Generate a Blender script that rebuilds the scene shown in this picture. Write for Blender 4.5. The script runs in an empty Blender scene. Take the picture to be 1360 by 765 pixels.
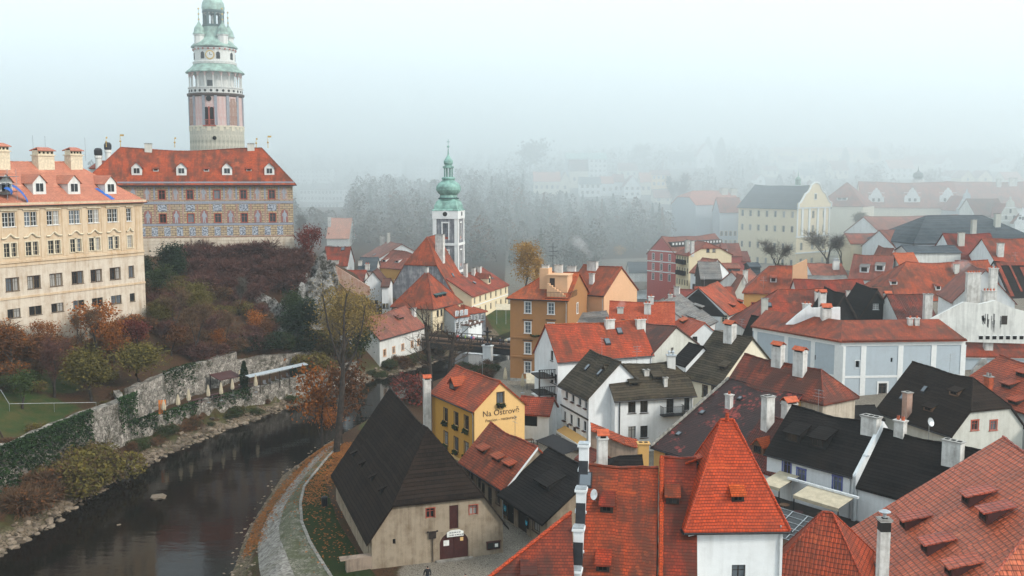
import bpy,bmesh,math,random
import numpy as np
from mathutils import Vector,Matrix
R=math.radians
SC=bpy.context.scene
COL=SC.collection
rnd=random.Random(7)
# camera, light, exposure
CAM_H=32.0
TILT=math.atan(147/1322.0)
cam_data=bpy.data.cameras.new('camera')
cam_data.lens=35.0
cam_data.sensor_width=36.0
cam_data.clip_end=6000
cam=bpy.data.objects.new('camera',cam_data)
COL.objects.link(cam)
cam.location=(0,0,CAM_H)
cam.rotation_euler=(R(90)-TILT,0,0)
SC.camera=cam
SUN_EL,SUN_AZ=34,118
world=bpy.data.worlds.new('World')
SC.world=world
world.use_nodes=True
wt=world.node_tree
bg=wt.nodes['Background']
sky=wt.nodes.new('ShaderNodeTexSky')
sky.sky_type='NISHITA'
sky.sun_disc=False
sky.sun_elevation=R(SUN_EL)
sky.sun_rotation=R(SUN_AZ)
sky.air_density=1.0
sky.dust_density=6.0
sky.ozone_density=1.0
wmix=wt.nodes.new('ShaderNodeMix')
wmix.data_type='RGBA'
wmix.inputs[0].default_value=0.86
wmix.inputs[7].default_value=(6.5,7.5,7.95,1)
wt.links.new(sky.outputs[0],wmix.inputs[6])
wt.links.new(wmix.outputs[2],bg.inputs[0])
bg.inputs[1].default_value=0.105
sun_d=bpy.data.lights.new('sun','SUN')
sun_d.energy=1.5
sun_d.angle=R(10)
sun_d.color=(1.0,0.94,0.86)
sun=bpy.data.objects.new('sun',sun_d)
COL.objects.link(sun)
sun.rotation_euler=(R(90-SUN_EL),0,R(180-SUN_AZ))
SC.view_settings.view_transform='Standard'
SC.view_settings.look='None'
SC.view_settings.exposure=0.78
SC.view_settings.gamma=1.0
SC.view_settings.use_curve_mapping=False
HAZE_DENSITY=0.0003
FOG_DENSITY=0.0070
HAZE_COLOR=(0.86,0.955,1.0,1)
SC.cycles.use_denoising=True
try:
 SC.cycles.denoiser='OPENIMAGEDENOISE'
except Exception:
 pass
SC.cycles.max_bounces=7
SC.cycles.diffuse_bounces=2
SC.cycles.glossy_bounces=2
SC.cycles.transmission_bounces=2
SC.cycles.volume_bounces=5
SC.cycles.use_adaptive_sampling=True
SC.cycles.adaptive_threshold=0.02
SC.cycles.volume_step_rate=4
# view geometry (turns a photograph point plus a real height or depth into a place)
FPX=1322.0
_c,_s=math.cos(TILT),math.sin(TILT)
def ray(px,py):
 xc=(px-680)/FPX;yc=(382.5-py)/FPX
 return xc,_c+yc*_s,-_s+yc*_c
def P(px,py,z):
 r=ray(px,py);t=(z-CAM_H)/r[2]
 return Vector((r[0]*t,r[1]*t,z))
def D(px,py,Y):
 r=ray(px,py);t=Y/r[1]
 return Vector((r[0]*t,Y,CAM_H+r[2]*t))
def on_line(px,py,q,u):
 """height at which the sight line meets the vertical plane through q along u"""
 r=ray(px,py)
 n=(-u[1],u[0])
 den=r[0]*n[0]+r[1]*n[1]
 t=(q[0]*n[0]+q[1]*n[1])/den
 return CAM_H+r[2]*t
 # materials
MATS={}
class NT:
 def __init__(s,name):
  s.m=bpy.data.materials.new(name);s.m.use_nodes=True
  s.t=s.m.node_tree;s.b=s.t.nodes['Principled BSDF']
 def n(s,typ,**kw):
  nd=s.t.nodes.new('ShaderNode'+typ)
  for k,v in kw.items():
   if k.startswith('i_'):
    k2=k[2:];nd.inputs[int(k2)if k2.isdigit()else k2.replace('_',' ')].default_value=v
   else:setattr(nd,k,v)
  return nd
 def l(s,a,b):s.t.links.new(a,b)
 def math(s,op,a,b=None,clamp=False):
  nd=s.n('Math',operation=op,use_clamp=clamp)
  for i,x in enumerate((a,b)):
   if x is None:continue
   if hasattr(x,'links'):s.l(x,nd.inputs[i])
   else:nd.inputs[i].default_value=x
  return nd.outputs[0]
 def mix(s,f,a,b,mode='MIX'):
  nd=s.n('Mix',data_type='RGBA',blend_type=mode)
  for i,x in((0,f),(6,a),(7,b)):
   if hasattr(x,'links'):s.l(x,nd.inputs[i])
   else:nd.inputs[i].default_value=x if i==0 or len(x)==4 else(*x,1)
  return nd.outputs[2]
 def noise(s,vec,scale,detail=3,rough=.55):
  nd=s.n('TexNoise');nd.inputs['Scale'].default_value=scale
  nd.inputs['Detail'].default_value=detail;nd.inputs['Roughness'].default_value=rough
  if vec is not None:s.l(vec,nd.inputs['Vector'])
  return nd.outputs[0]
 def ramp(s,x,lo,hi,a=0.,b=1.):
  nd=s.n('MapRange');nd.inputs[1].default_value=lo;nd.inputs[2].default_value=hi
  nd.inputs[3].default_value=a;nd.inputs[4].default_value=b
  s.l(x,nd.inputs[0]);return nd.outputs[0]
 def bump(s,h,strength,dist=.05):
  nd=s.n('Bump');nd.inputs['Strength'].default_value=strength;nd.inputs['Distance'].default_value=dist
  s.l(h,nd.inputs['Height']);s.l(nd.outputs[0],s.b.inputs['Normal']);return nd
 def col(s,c):
  if hasattr(c,'links'):s.l(c,s.b.inputs['Base Color'])
  else:s.b.inputs['Base Color'].default_value=(*c,1)
 def rough(s,v,spec=None):
  s.b.inputs['Roughness'].default_value=v
  if spec is not None:s.b.inputs['Specular IOR Level'].default_value=spec
def mul(c,k):return tuple(min(1,x*k)for x in c)
def tile(name,col,row=.2,tw=.2,dark=.3,moss=0.,rib=0.,rough=.62,var=.22,bump=.8,missing=None):
 """clay tiles in courses: uv is in metres, u along the eave and v up the slope"""
 t=NT(name);uv=t.n('UVMap').outputs[0];ob=t.n('ObjectInfo').outputs['Random']
 w4=t.n('TexNoise',noise_dimensions='4D');t.l(uv,w4.inputs['Vector']);t.l(t.math('MULTIPLY',ob,40.),w4.inputs['W'])
 w4.inputs['Scale'].default_value=.32;w4.inputs['Detail'].default_value=5;w4.inputs['Roughness'].default_value=.62
 br=t.n('TexBrick',offset=.5);t.l(uv,br.inputs['Vector'])
 br.inputs['Scale'].default_value=1;br.inputs['Brick Width'].default_value=tw;br.inputs['Row Height'].default_value=row
 br.inputs['Mortar Size'].default_value=row*.07;br.inputs['Mortar Smooth'].default_value=.5;br.inputs['Bias'].default_value=0
 br.inputs['Color1'].default_value=(*mul(col,1+var),1);br.inputs['Color2'].default_value=(*mul(col,1-var),1)
 br.inputs['Mortar'].default_value=(*mul(col,.22),1)
 c=br.outputs['Color']
 st=t.n('Mapping');t.l(uv,st.inputs[0]);st.inputs['Scale'].default_value=(1,.16,1)
 streak=t.noise(st.outputs[0],1.1,4,.6)
 dirt=t.ramp(t.math('ADD',t.math('MULTIPLY',w4.outputs[0],.6),t.math('MULTIPLY',streak,.4)),.5-dark*.14,.72-dark*.25)
 c=t.mix(t.math('MULTIPLY',dirt,min(1,dark*2.1)),c,(col[0]*.2+.012,col[1]*.35+.012,col[2]*.4+.011))
 fine=t.noise(uv,3.2,3,.7)
 c=t.mix(t.ramp(fine,.55,.75,0,.35),c,mul(col,.45))
 c=t.mix(t.ramp(t.noise(uv,.42,5,.7),.57,.66,0,.55),c,(min(1,col[0]*1.3),col[1]*1.75,col[2]*1.8))
 if moss:
  mo=t.noise(uv,.55,5,.7)
  c=t.mix(t.ramp(mo,.58,.72,0,moss),c,(.07,.075,.03))
 if missing:
  mi=t.n('TexNoise');t.l(br.outputs['Color'],mi.inputs['Vector'])
  mn=t.ramp(t.noise(uv,.33,5,.8),.54,.60)
  c=t.mix(mn,c,missing)
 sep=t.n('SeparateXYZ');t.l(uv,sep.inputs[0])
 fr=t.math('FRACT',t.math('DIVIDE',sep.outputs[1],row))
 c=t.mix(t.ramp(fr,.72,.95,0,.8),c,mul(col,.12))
 wn=t.n('TexWhiteNoise',noise_dimensions='1D');t.l(t.math('FLOOR',t.math('DIVIDE',sep.outputs[1],row)),wn.inputs['W'])
 c=t.mix(t.ramp(wn.outputs[0],0,1,0,.3),c,mul(col,.5))
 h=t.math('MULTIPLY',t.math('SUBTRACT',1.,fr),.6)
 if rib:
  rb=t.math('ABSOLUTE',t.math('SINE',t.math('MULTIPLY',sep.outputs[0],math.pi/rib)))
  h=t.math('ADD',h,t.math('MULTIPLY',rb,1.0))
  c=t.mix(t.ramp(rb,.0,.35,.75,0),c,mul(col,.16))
 h=t.math('ADD',h,t.math('MULTIPLY',fine,.5))
 hue=t.n('HueSaturation');t.l(c,hue.inputs['Color'])
 t.l(t.ramp(ob,0,1,.88,1.1),hue.inputs['Value']);t.l(t.ramp(ob,0,1,.495,.505),hue.inputs['Hue'])
 t.col(hue.outputs[0]);t.rough(rough,.25);t.bump(h,bump,.045)
 MATS[name]=t.m;return t.m
def shingle(name,col,row=.26,var=.35,moss=0.):
 t=NT(name);uv=t.n('UVMap').outputs[0]
 br=t.n('TexBrick',offset=.37);t.l(uv,br.inputs['Vector'])
 br.inputs['Scale'].default_value=1;br.inputs['Brick Width'].default_value=.16;br.inputs['Row Height'].default_value=row
 br.inputs['Mortar Size'].default_value=.012;br.inputs['Color1'].default_value=(*mul(col,1+var),1)
 br.inputs['Color2'].default_value=(*mul(col,1-var),1);br.inputs['Mortar'].default_value=(*mul(col,.3),1)
 c=br.outputs['Color'];n1=t.noise(uv,.4,5,.65)
 c=t.mix(t.ramp(n1,.4,.75,0,.7),c,(col[0]*2.6+.004,col[1]*2.2+.003,col[2]*1.9+.002))
 if moss:c=t.mix(t.ramp(t.noise(uv,.8,4,.7),.52,.7,0,moss),c,(.085,.075,.04))
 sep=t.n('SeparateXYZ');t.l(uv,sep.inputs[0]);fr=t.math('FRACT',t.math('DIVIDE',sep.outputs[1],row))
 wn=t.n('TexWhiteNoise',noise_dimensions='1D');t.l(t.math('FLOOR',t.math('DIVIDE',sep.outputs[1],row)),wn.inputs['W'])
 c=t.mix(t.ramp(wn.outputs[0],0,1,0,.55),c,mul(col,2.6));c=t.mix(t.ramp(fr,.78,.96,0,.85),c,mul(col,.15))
 t.col(c);t.rough(.85,.1)
 t.bump(t.math('ADD',t.math('SUBTRACT',1.,fr),t.math('MULTIPLY',t.noise(uv,6,2),.8)),.8,.04)
 MATS[name]=t.m;return t.m
def plaster(name,col,stain=.25,grime=(.16,.14,.11),scale=.35,bump=.25,rough=.85):
 t=NT(name);uv=t.n('UVMap').outputs[0];ob=t.n('ObjectInfo').outputs['Random']
 w4=t.n('TexNoise',noise_dimensions='4D');t.l(uv,w4.inputs['Vector']);t.l(t.math('MULTIPLY',ob,30.),w4.inputs['W'])
 w4.inputs['Scale'].default_value=scale;w4.inputs['Detail'].default_value=6;w4.inputs['Roughness'].default_value=.68
 mp=t.n('Mapping');t.l(uv,mp.inputs[0]);mp.inputs['Scale'].default_value=(1.4,.12,1)
 st=t.noise(mp.outputs[0],1.2,4,.65)
 f=t.math('ADD',t.math('MULTIPLY',w4.outputs[0],.5),t.math('MULTIPLY',st,.5))
 c=t.mix(t.ramp(f,.45,.70,0,min(1,stain*1.6)),col,grime)
 c=t.mix(t.ramp(t.noise(uv,2.3,3),.35,.7,0,.12),c,mul(col,.6))
 t.col(c);t.rough(rough,.25)
 t.bump(t.math('ADD',t.noise(uv,9,3,.6),t.math('MULTIPLY',w4.outputs[0],.8)),bump,.03)
 MATS[name]=t.m;return t.m
def plain(name,col,rough=.6,metal=0.,var=.15,scale=3.,spec=.4):
 t=NT(name);oc=t.n('TexCoord').outputs['Object']
 n1=t.noise(oc,scale,3)
 t.col(t.mix(t.ramp(n1,.35,.65),mul(col,1-var),mul(col,1+var)))
 t.rough(rough,spec);t.b.inputs['Metallic'].default_value=metal
 t.bump(n1,.12,.02)
 MATS[name]=t.m;return t.m
def leafy(name,col,col2,trans=.25):
 t=NT(name);g=t.n('NewGeometry').outputs['Random Per Island'];oc=t.n('TexCoord').outputs['Object']
 ob=t.n('ObjectInfo').outputs['Random']
 c=t.mix(g,col,col2)
 c=t.mix(t.ramp(t.noise(oc,.7,2),.4,.62,0,.6),c,mul(col,.55))
 hs=t.n('HueSaturation');t.l(c,hs.inputs['Color']);t.l(t.ramp(ob,0,1,.75,1.2),hs.inputs['Value'])
 t.col(hs.outputs[0]);t.rough(.8,.15)
 MATS[name]=t.m;return t.m
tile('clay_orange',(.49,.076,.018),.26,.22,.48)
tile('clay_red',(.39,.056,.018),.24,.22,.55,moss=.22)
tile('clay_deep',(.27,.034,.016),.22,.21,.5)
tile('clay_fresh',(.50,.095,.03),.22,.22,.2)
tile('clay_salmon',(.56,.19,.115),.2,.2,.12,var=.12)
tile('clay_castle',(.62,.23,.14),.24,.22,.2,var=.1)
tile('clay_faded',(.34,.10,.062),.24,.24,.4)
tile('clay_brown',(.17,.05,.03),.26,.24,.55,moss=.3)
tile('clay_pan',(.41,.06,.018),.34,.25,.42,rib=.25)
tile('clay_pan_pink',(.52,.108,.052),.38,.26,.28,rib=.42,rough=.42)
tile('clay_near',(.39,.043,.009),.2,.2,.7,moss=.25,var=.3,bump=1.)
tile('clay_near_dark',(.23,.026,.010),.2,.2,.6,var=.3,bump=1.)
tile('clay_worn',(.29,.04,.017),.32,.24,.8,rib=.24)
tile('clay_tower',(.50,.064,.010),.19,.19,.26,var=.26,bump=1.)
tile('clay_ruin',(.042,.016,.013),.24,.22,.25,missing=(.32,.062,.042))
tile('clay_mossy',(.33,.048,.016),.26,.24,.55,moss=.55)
shingle('shingle_black',(.009,.0075,.0065))
shingle('shingle_tar',(.0085,.0072,.0068),.3)
shingle('shingle_brown',(.0125,.0085,.0065),.35)
shingle('shingle_olive',(.034,.028,.020),.35,moss=.7)
shingle('shingle_grey',(.12,.12,.118),.22,.18)
shingle('slate_blue',(.05,.062,.072),.25,.15)
plaster('wall_white',(.76,.78,.785),.3,(.40,.40,.38),.5)
plaster('wall_chimney',(.64,.63,.60),.9,(.17,.145,.12),1.1)
plaster('wall_chalk',(.70,.70,.67),.35,(.30,.28,.25))
plaster('wall_old',(.48,.42,.34),.6,(.15,.11,.075),.6,.6)
plaster('wall_barn',(.34,.275,.20),.7,(.12,.08,.045),.9,.7)
plaster('wall_ochre',(.62,.36,.12),.15,(.3,.19,.1))
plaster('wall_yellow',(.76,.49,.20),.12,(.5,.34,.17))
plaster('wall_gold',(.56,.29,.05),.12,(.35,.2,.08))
plaster('wall_cream',(.73,.62,.42),.15,(.42,.34,.24))
plaster('wall_pale',(.72,.66,.52),.2,(.4,.36,.28))
plaster('wall_peach',(.66,.40,.235),.12,(.36,.22,.13))
plaster('wall_tan',(.36,.175,.068),.12,(.24,.125,.06))
plaster('wall_palace',(.60,.475,.335),.65,(.42,.26,.13),.5,.4)
plaster('wall_palace_low',(.60,.525,.43),1.0,(.34,.23,.14),.7,.6)
plaster('wall_rose',(.50,.13,.115),.15,(.3,.1,.09))
plaster('wall_grey',(.43,.47,.51),.22,(.30,.32,.33))
plaster('wall_bluegrey',(.44,.50,.545),.3,(.36,.39,.41),1.2,.6)
plaster('wall_slate',(.155,.16,.18),.7,(.5,.5,.5),.9,.4)
plaster('wall_pink',(.60,.40,.37),.7,(.66,.63,.6),.6,.3)
plaster('wall_mottled',(.56,.53,.44),1.2,(.09,.11,.08),.7,.7)
plaster('wall_rendergrey',(.55,.55,.50),.4,(.3,.29,.25),.6)
plaster('wall_brickred',(.40,.22,.16),.7,(.6,.5,.42),.7,.6)
plaster('wall_ruin',(.33,.25,.19),.9,(.06,.045,.035),.5,.9)
plaster('wall_soot',(.10,.10,.10),.6,(.5,.5,.48),2.)
plaster('wall_stained',(.70,.70,.66),.35,(.10,.10,.10),.28)
plain('trim_white',(.74,.75,.74),.6,var=.04)
plain('trim_pale',(.60,.52,.38),.7)
plain('trim_red',(.35,.07,.04),.6)
plain('trim_brown',(.06,.032,.02),.6)
plain('trim_blue',(.10,.12,.33),.5)
plain('trim_peach',(.62,.36,.2),.7)
plain('wood_dark',(.022,.014,.01),.75,var=.4)
plain('wood_black',(.008,.007,.007),.7,var=.4)
plain('wood_red',(.055,.014,.012),.55)
plain('wood_mid',(.14,.07,.035),.7,var=.35)
plain('metal_dark',(.03,.03,.033),.45,.6)
plain('metal_grey',(.35,.36,.37),.4,.8)
plain('metal_white',(.75,.77,.78),.35)
plain('metal_zinc',(.45,.48,.50),.45,.5)
plain('gold',(.55,.36,.10),.35,.8)
plain('copper_green',(.25,.36,.31),.6,var=.35,scale=.8)
plain('copper_pale',(.22,.38,.33),.6,var=.35,scale=.8)
plain('copper_dark',(.03,.07,.07),.6)
plain('stone_grey',(.30,.29,.27),.85,var=.4,scale=1.2)
plain('stone_kerb',(.22,.205,.18),.85,var=.3,scale=2)
plain('clay_part',(.42,.085,.03),.7,var=.3)
plain('soot',(.015,.014,.013),.9)
plain('cloth_white',(.72,.72,.68),.8)
plain('cloth_cream',(.50,.43,.31),.85,var=.12,scale=2)
plain('cloth_blue',(.03,.12,.42),.7)
plain('cloth_red',(.55,.03,.03),.8)
plain('cloth_navy',(.02,.025,.06),.8)
plain('cloth_black',(.012,.012,.014),.85)
plain('cloth_green',(.25,.38,.06),.8)
plain('cloth_pink',(.62,.2,.3),.8)
plain('cloth_grey',(.16,.16,.17),.85)
plain('denim',(.05,.08,.16),.85)
plain('skin',(.52,.30,.21),.6,var=.06)
plain('hair_dark',(.018,.012,.009),.7)
plain('sign_blue',(.02,.42,.62),.5)
plain('paint_orange',(.55,.16,.02),.6)
plain('bark',(.030,.022,.017),.9,var=.5,scale=2.5)
plain('bark_grey',(.06,.05,.042),.9,var=.5,scale=2.5)
plain('twig_purple',(.085,.032,.024),.9,var=.4,scale=1.)
plain('twig_brown',(.10,.055,.026),.9,var=.4,scale=1.)
plain('twig_grey',(.085,.068,.055),.9,var=.4,scale=1.)
leafy('leaf_orange',(.36,.105,.016),(.22,.085,.02))
leafy('leaf_fallen',(.34,.115,.022),(.17,.075,.025))
leafy('leaf_rust',(.17,.062,.02),(.10,.045,.018))
leafy('leaf_olive',(.11,.092,.02),(.15,.115,.026))
leafy('leaf_willow',(.27,.18,.05),(.17,.12,.03))
leafy('leaf_birch',(.60,.32,.06),(.46,.25,.05))
leafy('leaf_green',(.030,.050,.012),(.045,.062,.016))
leafy('leaf_dark',(.012,.025,.010),(.018,.034,.012))
leafy('leaf_red',(.18,.03,.02),(.11,.026,.018))
leafy('leaf_ivy',(.016,.040,.010),(.026,.056,.014))
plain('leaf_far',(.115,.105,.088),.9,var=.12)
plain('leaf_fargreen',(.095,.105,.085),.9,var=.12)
g_=NT('glass');g_.col((.018,.020,.022));g_.rough(.12,.6);MATS['glass']=g_.m
g_=NT('glass_sky');g_.col((.10,.12,.14));g_.rough(.05,.9);MATS['glass_sky']=g_.m
g_=NT('curtain');g_.col((.30,.29,.27));g_.rough(.5,.4);MATS['curtain']=g_.m
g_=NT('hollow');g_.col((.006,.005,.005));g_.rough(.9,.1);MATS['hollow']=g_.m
# mesh building
class MB:
 def __init__(s):s.v=[];s.f=[];s.m=[]
 def poly(s,pts,m=0):
  i=len(s.v);s.v+=[tuple(p)for p in pts];s.f.append(tuple(range(i,i+len(pts))));s.m.append(m)
 def box(s,x0,x1,y0,y1,z0,z1,m=0):
  i=len(s.v)
  s.v+=[(x0,y0,z0),(x1,y0,z0),(x1,y1,z0),(x0,y1,z0),(x0,y0,z1),(x1,y0,z1),(x1,y1,z1),(x0,y1,z1)]
  for q in((3,2,1,0),(4,5,6,7),(0,1,5,4),(1,2,6,5),(2,3,7,6),(3,0,4,7)):
   s.f.append(tuple(i+k for k in q));s.m.append(m)
 def obox(s,c,ux,hx,hy,z0,z1,m=0):
  """box centred on c, long axis along unit ux in plan"""
  ux=Vector((ux[0],ux[1])).normalized();uy=Vector((-ux.y,ux.x));i=len(s.v)
  for z in(z0,z1):
   for a,b in((-1,-1),(1,-1),(1,1),(-1,1)):
    s.v.append((c[0]+ux.x*hx*a+uy.x*hy*b,c[1]+ux.y*hx*a+uy.y*hy*b,z))
  for q in((3,2,1,0),(4,5,6,7),(0,1,5,4),(1,2,6,5),(2,3,7,6),(3,0,4,7)):
   s.f.append(tuple(i+k for k in q));s.m.append(m)
 def slab(s,top,bot,m=0,ms=None):
  """closed solid between two matching polygons"""
  n=len(top);i=len(s.v);s.v+=[tuple(p)for p in top]+[tuple(p)for p in bot]
  s.f.append(tuple(range(i,i+n)));s.m.append(m)
  s.f.append(tuple(range(i+2*n-1,i+n-1,-1)));s.m.append(m if ms is None else ms)
  for k in range(n):
   k2=(k+1)%n
   s.f.append((i+k2,i+k,i+n+k,i+n+k2));s.m.append(m if ms is None else ms)
 def tube(s,pts,rad,n=6,m=0,cap=True):
  pts=[Vector(p)for p in pts]
  if not hasattr(rad,'__len__'):rad=[rad]*len(pts)
  rings=[]
  for k,p in enumerate(pts):
   d=(pts[min(k+1,len(pts)-1)]-pts[max(k-1,0)])
   d=d.normalized()if d.length>1e-9 else Vector((0,0,1))
   a=d.cross(Vector((0,0,1))if abs(d.z)<.95 else Vector((1,0,0))).normalized();b=d.cross(a)
   i=len(s.v)
   for j in range(n):
    t=2*math.pi*j/n
    s.v.append(tuple(p+a*(rad[k]*math.cos(t))+b*(rad[k]*math.sin(t))))
   rings.append(i)
  for k in range(len(rings)-1):
   for j in range(n):
    j2=(j+1)%n
    s.f.append((rings[k]+j,rings[k]+j2,rings[k+1]+j2,rings[k+1]+j));s.m.append(m)
  if cap and n>2:
   s.f.append(tuple(rings[0]+j for j in range(n))[::-1]);s.m.append(m)
   s.f.append(tuple(rings[-1]+j for j in range(n)));s.m.append(m)
 def lathe(s,prof,n=24,c=(0,0,0),m=0,sq=None,rot=0.):
  """profile of (radius, z[, material]) turned about c"""
  rings=[]
  for pr in prof:
   i=len(s.v)
   for j in range(n):
    t=2*math.pi*(j+.5)/n+rot;k=1.
    s.v.append((c[0]+pr[0]*math.cos(t)*k,c[1]+pr[0]*math.sin(t)*k,c[2]+pr[1]))
   rings.append(i)
  for k in range(len(rings)-1):
   mm=prof[k][2]if len(prof[k])>2 else m
   for j in range(n):
    j2=(j+1)%n
    s.f.append((rings[k]+j,rings[k]+j2,rings[k+1]+j2,rings[k+1]+j));s.m.append(mm)
  s.f.append(tuple(rings[0]+j for j in range(n))[::-1]);s.m.append(m)
  s.f.append(tuple(rings[-1]+j for j in range(n)));s.m.append(prof[-1][2]if len(prof[-1])>2 else m)
 def mesh(s,name,mats,smooth=False):
  me=bpy.data.meshes.new(name)
  me.from_pydata(s.v,[],s.f)
  if isinstance(mats,(str,bpy.types.Material)):mats=[mats]
  for m in mats:me.materials.append(MATS[m]if isinstance(m,str)else m)
  me.polygons.foreach_set('material_index',s.m)
  if smooth:me.polygons.foreach_set('use_smooth',[True]*len(s.f))
  me.update()
  uv_box(me)
  return me
 def build(s,name,mats,parent=None,loc=None,smooth=False):
  o=bpy.data.objects.new(name,s.mesh(name,mats,smooth));COL.objects.link(o)
  if parent is not None:o.parent=parent
  if loc is not None:o.location=loc
  return o
def uv_box(me):
 nl=len(me.loops)
 if not nl:return
 uvl=me.uv_layers.new(name='uv')
 nv=len(me.vertices);co=np.empty(nv*3);me.vertices.foreach_get('co',co);co=co.reshape(-1,3)
 npol=len(me.polygons);nr=np.empty(npol*3);me.polygons.foreach_get('normal',nr);nr=nr.reshape(-1,3)
 tot=np.empty(npol,dtype=np.int32);me.polygons.foreach_get('loop_total',tot)
 vi=np.empty(nl,dtype=np.int32);me.loops.foreach_get('vertex_index',vi)
 nr=np.where(nr[:,2:3]<0,-nr,nr)
 t=np.stack([-nr[:,1],nr[:,0],np.zeros(npol)],1);ln=np.linalg.norm(t,axis=1,keepdims=True)
 t=np.where(ln<.02,np.array([[1.,0,0]]),t/np.maximum(ln,1e-9));b=np.cross(nr,t)
 pi=np.repeat(np.arange(npol),tot)
 p=co[vi]
 uv=np.stack([(p*t[pi]).sum(1),(p*b[pi]).sum(1)],1)
 uvl.data.foreach_set('uv',uv.astype(np.float32).ravel())
def tag(o,label=None,cat=None,group=None,kind=None):
 if label:o['label']=label
 if cat:o['category']=cat
 if group:o['group']=group
 if kind:o['kind']=kind
 return o
def thing(name,label,cat,loc=(0,0,0),rz=0.,group=None):
 o=bpy.data.objects.new(name,None);COL.objects.link(o)
 o.empty_display_size=.5;o.location=loc;o.rotation_euler=(0,0,rz)
 return tag(o,label,cat,group)
def copy_tree(o,parent=None):
 c=o.copy();COL.objects.link(c)
 if parent is not None:c.parent=parent
 for ch in list(o.children):copy_tree(ch,c)
 return c
def inst(name,me,parent,loc,rz=0.,sc=None):
 o=bpy.data.objects.new(name,me);COL.objects.link(o);o.parent=parent
 o.location=loc;o.rotation_euler=(0,0,rz)
 if sc:o.scale=sc
 return o
 # windows
WSTY={'plain':('trim_white',0,(1,2),True,'glass'),'dark':('wood_dark',0,(1,1),True,'glass'),'white':('trim_white',.10,(1,2),True,'glass'),'pale':('trim_pale',.16,(1,2),True,'glass'),'red':('trim_red',.14,(1,1),True,'glass'),'redsmall':('trim_red',.06,(1,1),False,'glass'),'brown':('trim_brown',.09,(1,1),True,'glass'),'blue':('trim_blue',.14,(1,1),False,'glass'),'sky':('trim_white',.12,(1,2),True,'glass_sky'),'peach':('trim_peach',.14,(1,1),True,'glass'),'hole':('wood_dark',0,(0,0),False,'hollow'),'far':('trim_white',.07,(0,1),False,'glass'),'farplain':('trim_pale',.1,(0,0),False,'glass'),}
_wcache={}
def window_mesh(w,h,sty,rec):
 key=(round(w,2),round(h,2),sty,rec)
 if key in _wcache:return _wcache[key]
 mat,sw,bars,sill,pane=WSTY[sty]
 f=MB();e=.003
 y0,y1=rec-.06,rec-.01;fw=.06 if w<1.6 else .08
 f.box(-w/2+e,-w/2+fw,y0,y1,e,h-e);f.box(w/2-fw,w/2-e,y0,y1,e,h-e)
 f.box(-w/2+fw,w/2-fw,y0,y1,e,fw);f.box(-w/2+fw,w/2-fw,y0,y1,h-fw,h-e)
 for i in range(bars[0]):
  x=-w/2+w*(i+1)/(bars[0]+1);f.box(x-.03,x+.03,y0+.005,y1-.005,fw,h-fw)
 for i in range(bars[1]):
  z=h*(.68 if bars[1]==1 else(i+1)/(bars[1]+1));f.box(-w/2+fw,w/2-fw,y0+.012,y1-.012,z-.022,z+.022)
 if sw:
  d=-.035
  f.box(-w/2-sw,-w/2-.004,d,.02,0,h);f.box(w/2+.004,w/2+sw,d,.02,0,h)
  f.box(-w/2-sw*1.15,w/2+sw*1.15,d-.01,.02,h+.003,h+sw)
 if sill:f.box(-w/2-sw-.07,w/2+sw+.07,-.10,rec-.07,-.075,-.004)
 p=MB();p.box(-w/2+.01,w/2-.01,rec-.03,rec-.022,.01,h-.01)
 pm=p.mesh('pane',pane);alts=[pm]
 if pane=='glass':
  for am in('glass_sky','curtain'):c=pm.copy();c.materials[0]=MATS[am];alts.append(c)
 r=(f.mesh('window',mat),alts)
 _wcache[key]=r
 return r
def wall_strips(mb,prof,openings,z0,tf,rec,m=0,back=True):
 """one wall as vertical strips below a broken top line, with real holes and reveals; tf(x, y, z) places a point (y = depth into the wall)"""
 xs=sorted(set([round(p[0],4)for p in prof]+[round(o[0]-o[2]/2,4)for o in openings]+[round(o[0]+o[2]/2,4)for o in openings]))
 def top(x):
  for(xa,za),(xb,zb)in zip(prof,prof[1:]):
   if xa-1e-6<=x<=xb+1e-6 and xb>xa:return za+(zb-za)*(x-xa)/(xb-xa)
  return prof[-1][1]
 for xa,xb in zip(xs,xs[1:]):
  if xb-xa<1e-4:continue
  xm=(xa+xb)/2
  ta,tb=top(xa+1e-5),top(xb-1e-5)
  ops=sorted([o for o in openings if abs(xm-o[0])<o[2]/2],key=lambda o:o[1])
  z=z0
  for o in ops:
   if o[1]>z+1e-4:mb.poly([tf(xa,0,z),tf(xb,0,z),tf(xb,0,o[1]),tf(xa,0,o[1])],m)
   z=o[1]+o[3]
  mb.poly([tf(xa,0,z),tf(xb,0,z),tf(xb,0,tb),tf(xa,0,ta)],m)
 for o in openings:
  xa,xb,za,zb=o[0]-o[2]/2,o[0]+o[2]/2,o[1],o[1]+o[3]
  for q in(((xa,za),(xb,za)),((xb,za),(xb,zb)),((xb,zb),(xa,zb)),((xa,zb),(xa,za))):
   (a,b),(c,d)=q
   mb.poly([tf(a,0,b),tf(a,rec,b),tf(c,rec,d),tf(c,0,d)],m)
  if back:mb.poly([tf(xa,rec,za),tf(xb,rec,za),tf(xb,rec,zb),tf(xa,rec,zb)],m)
NHOUSE=[0]
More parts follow.
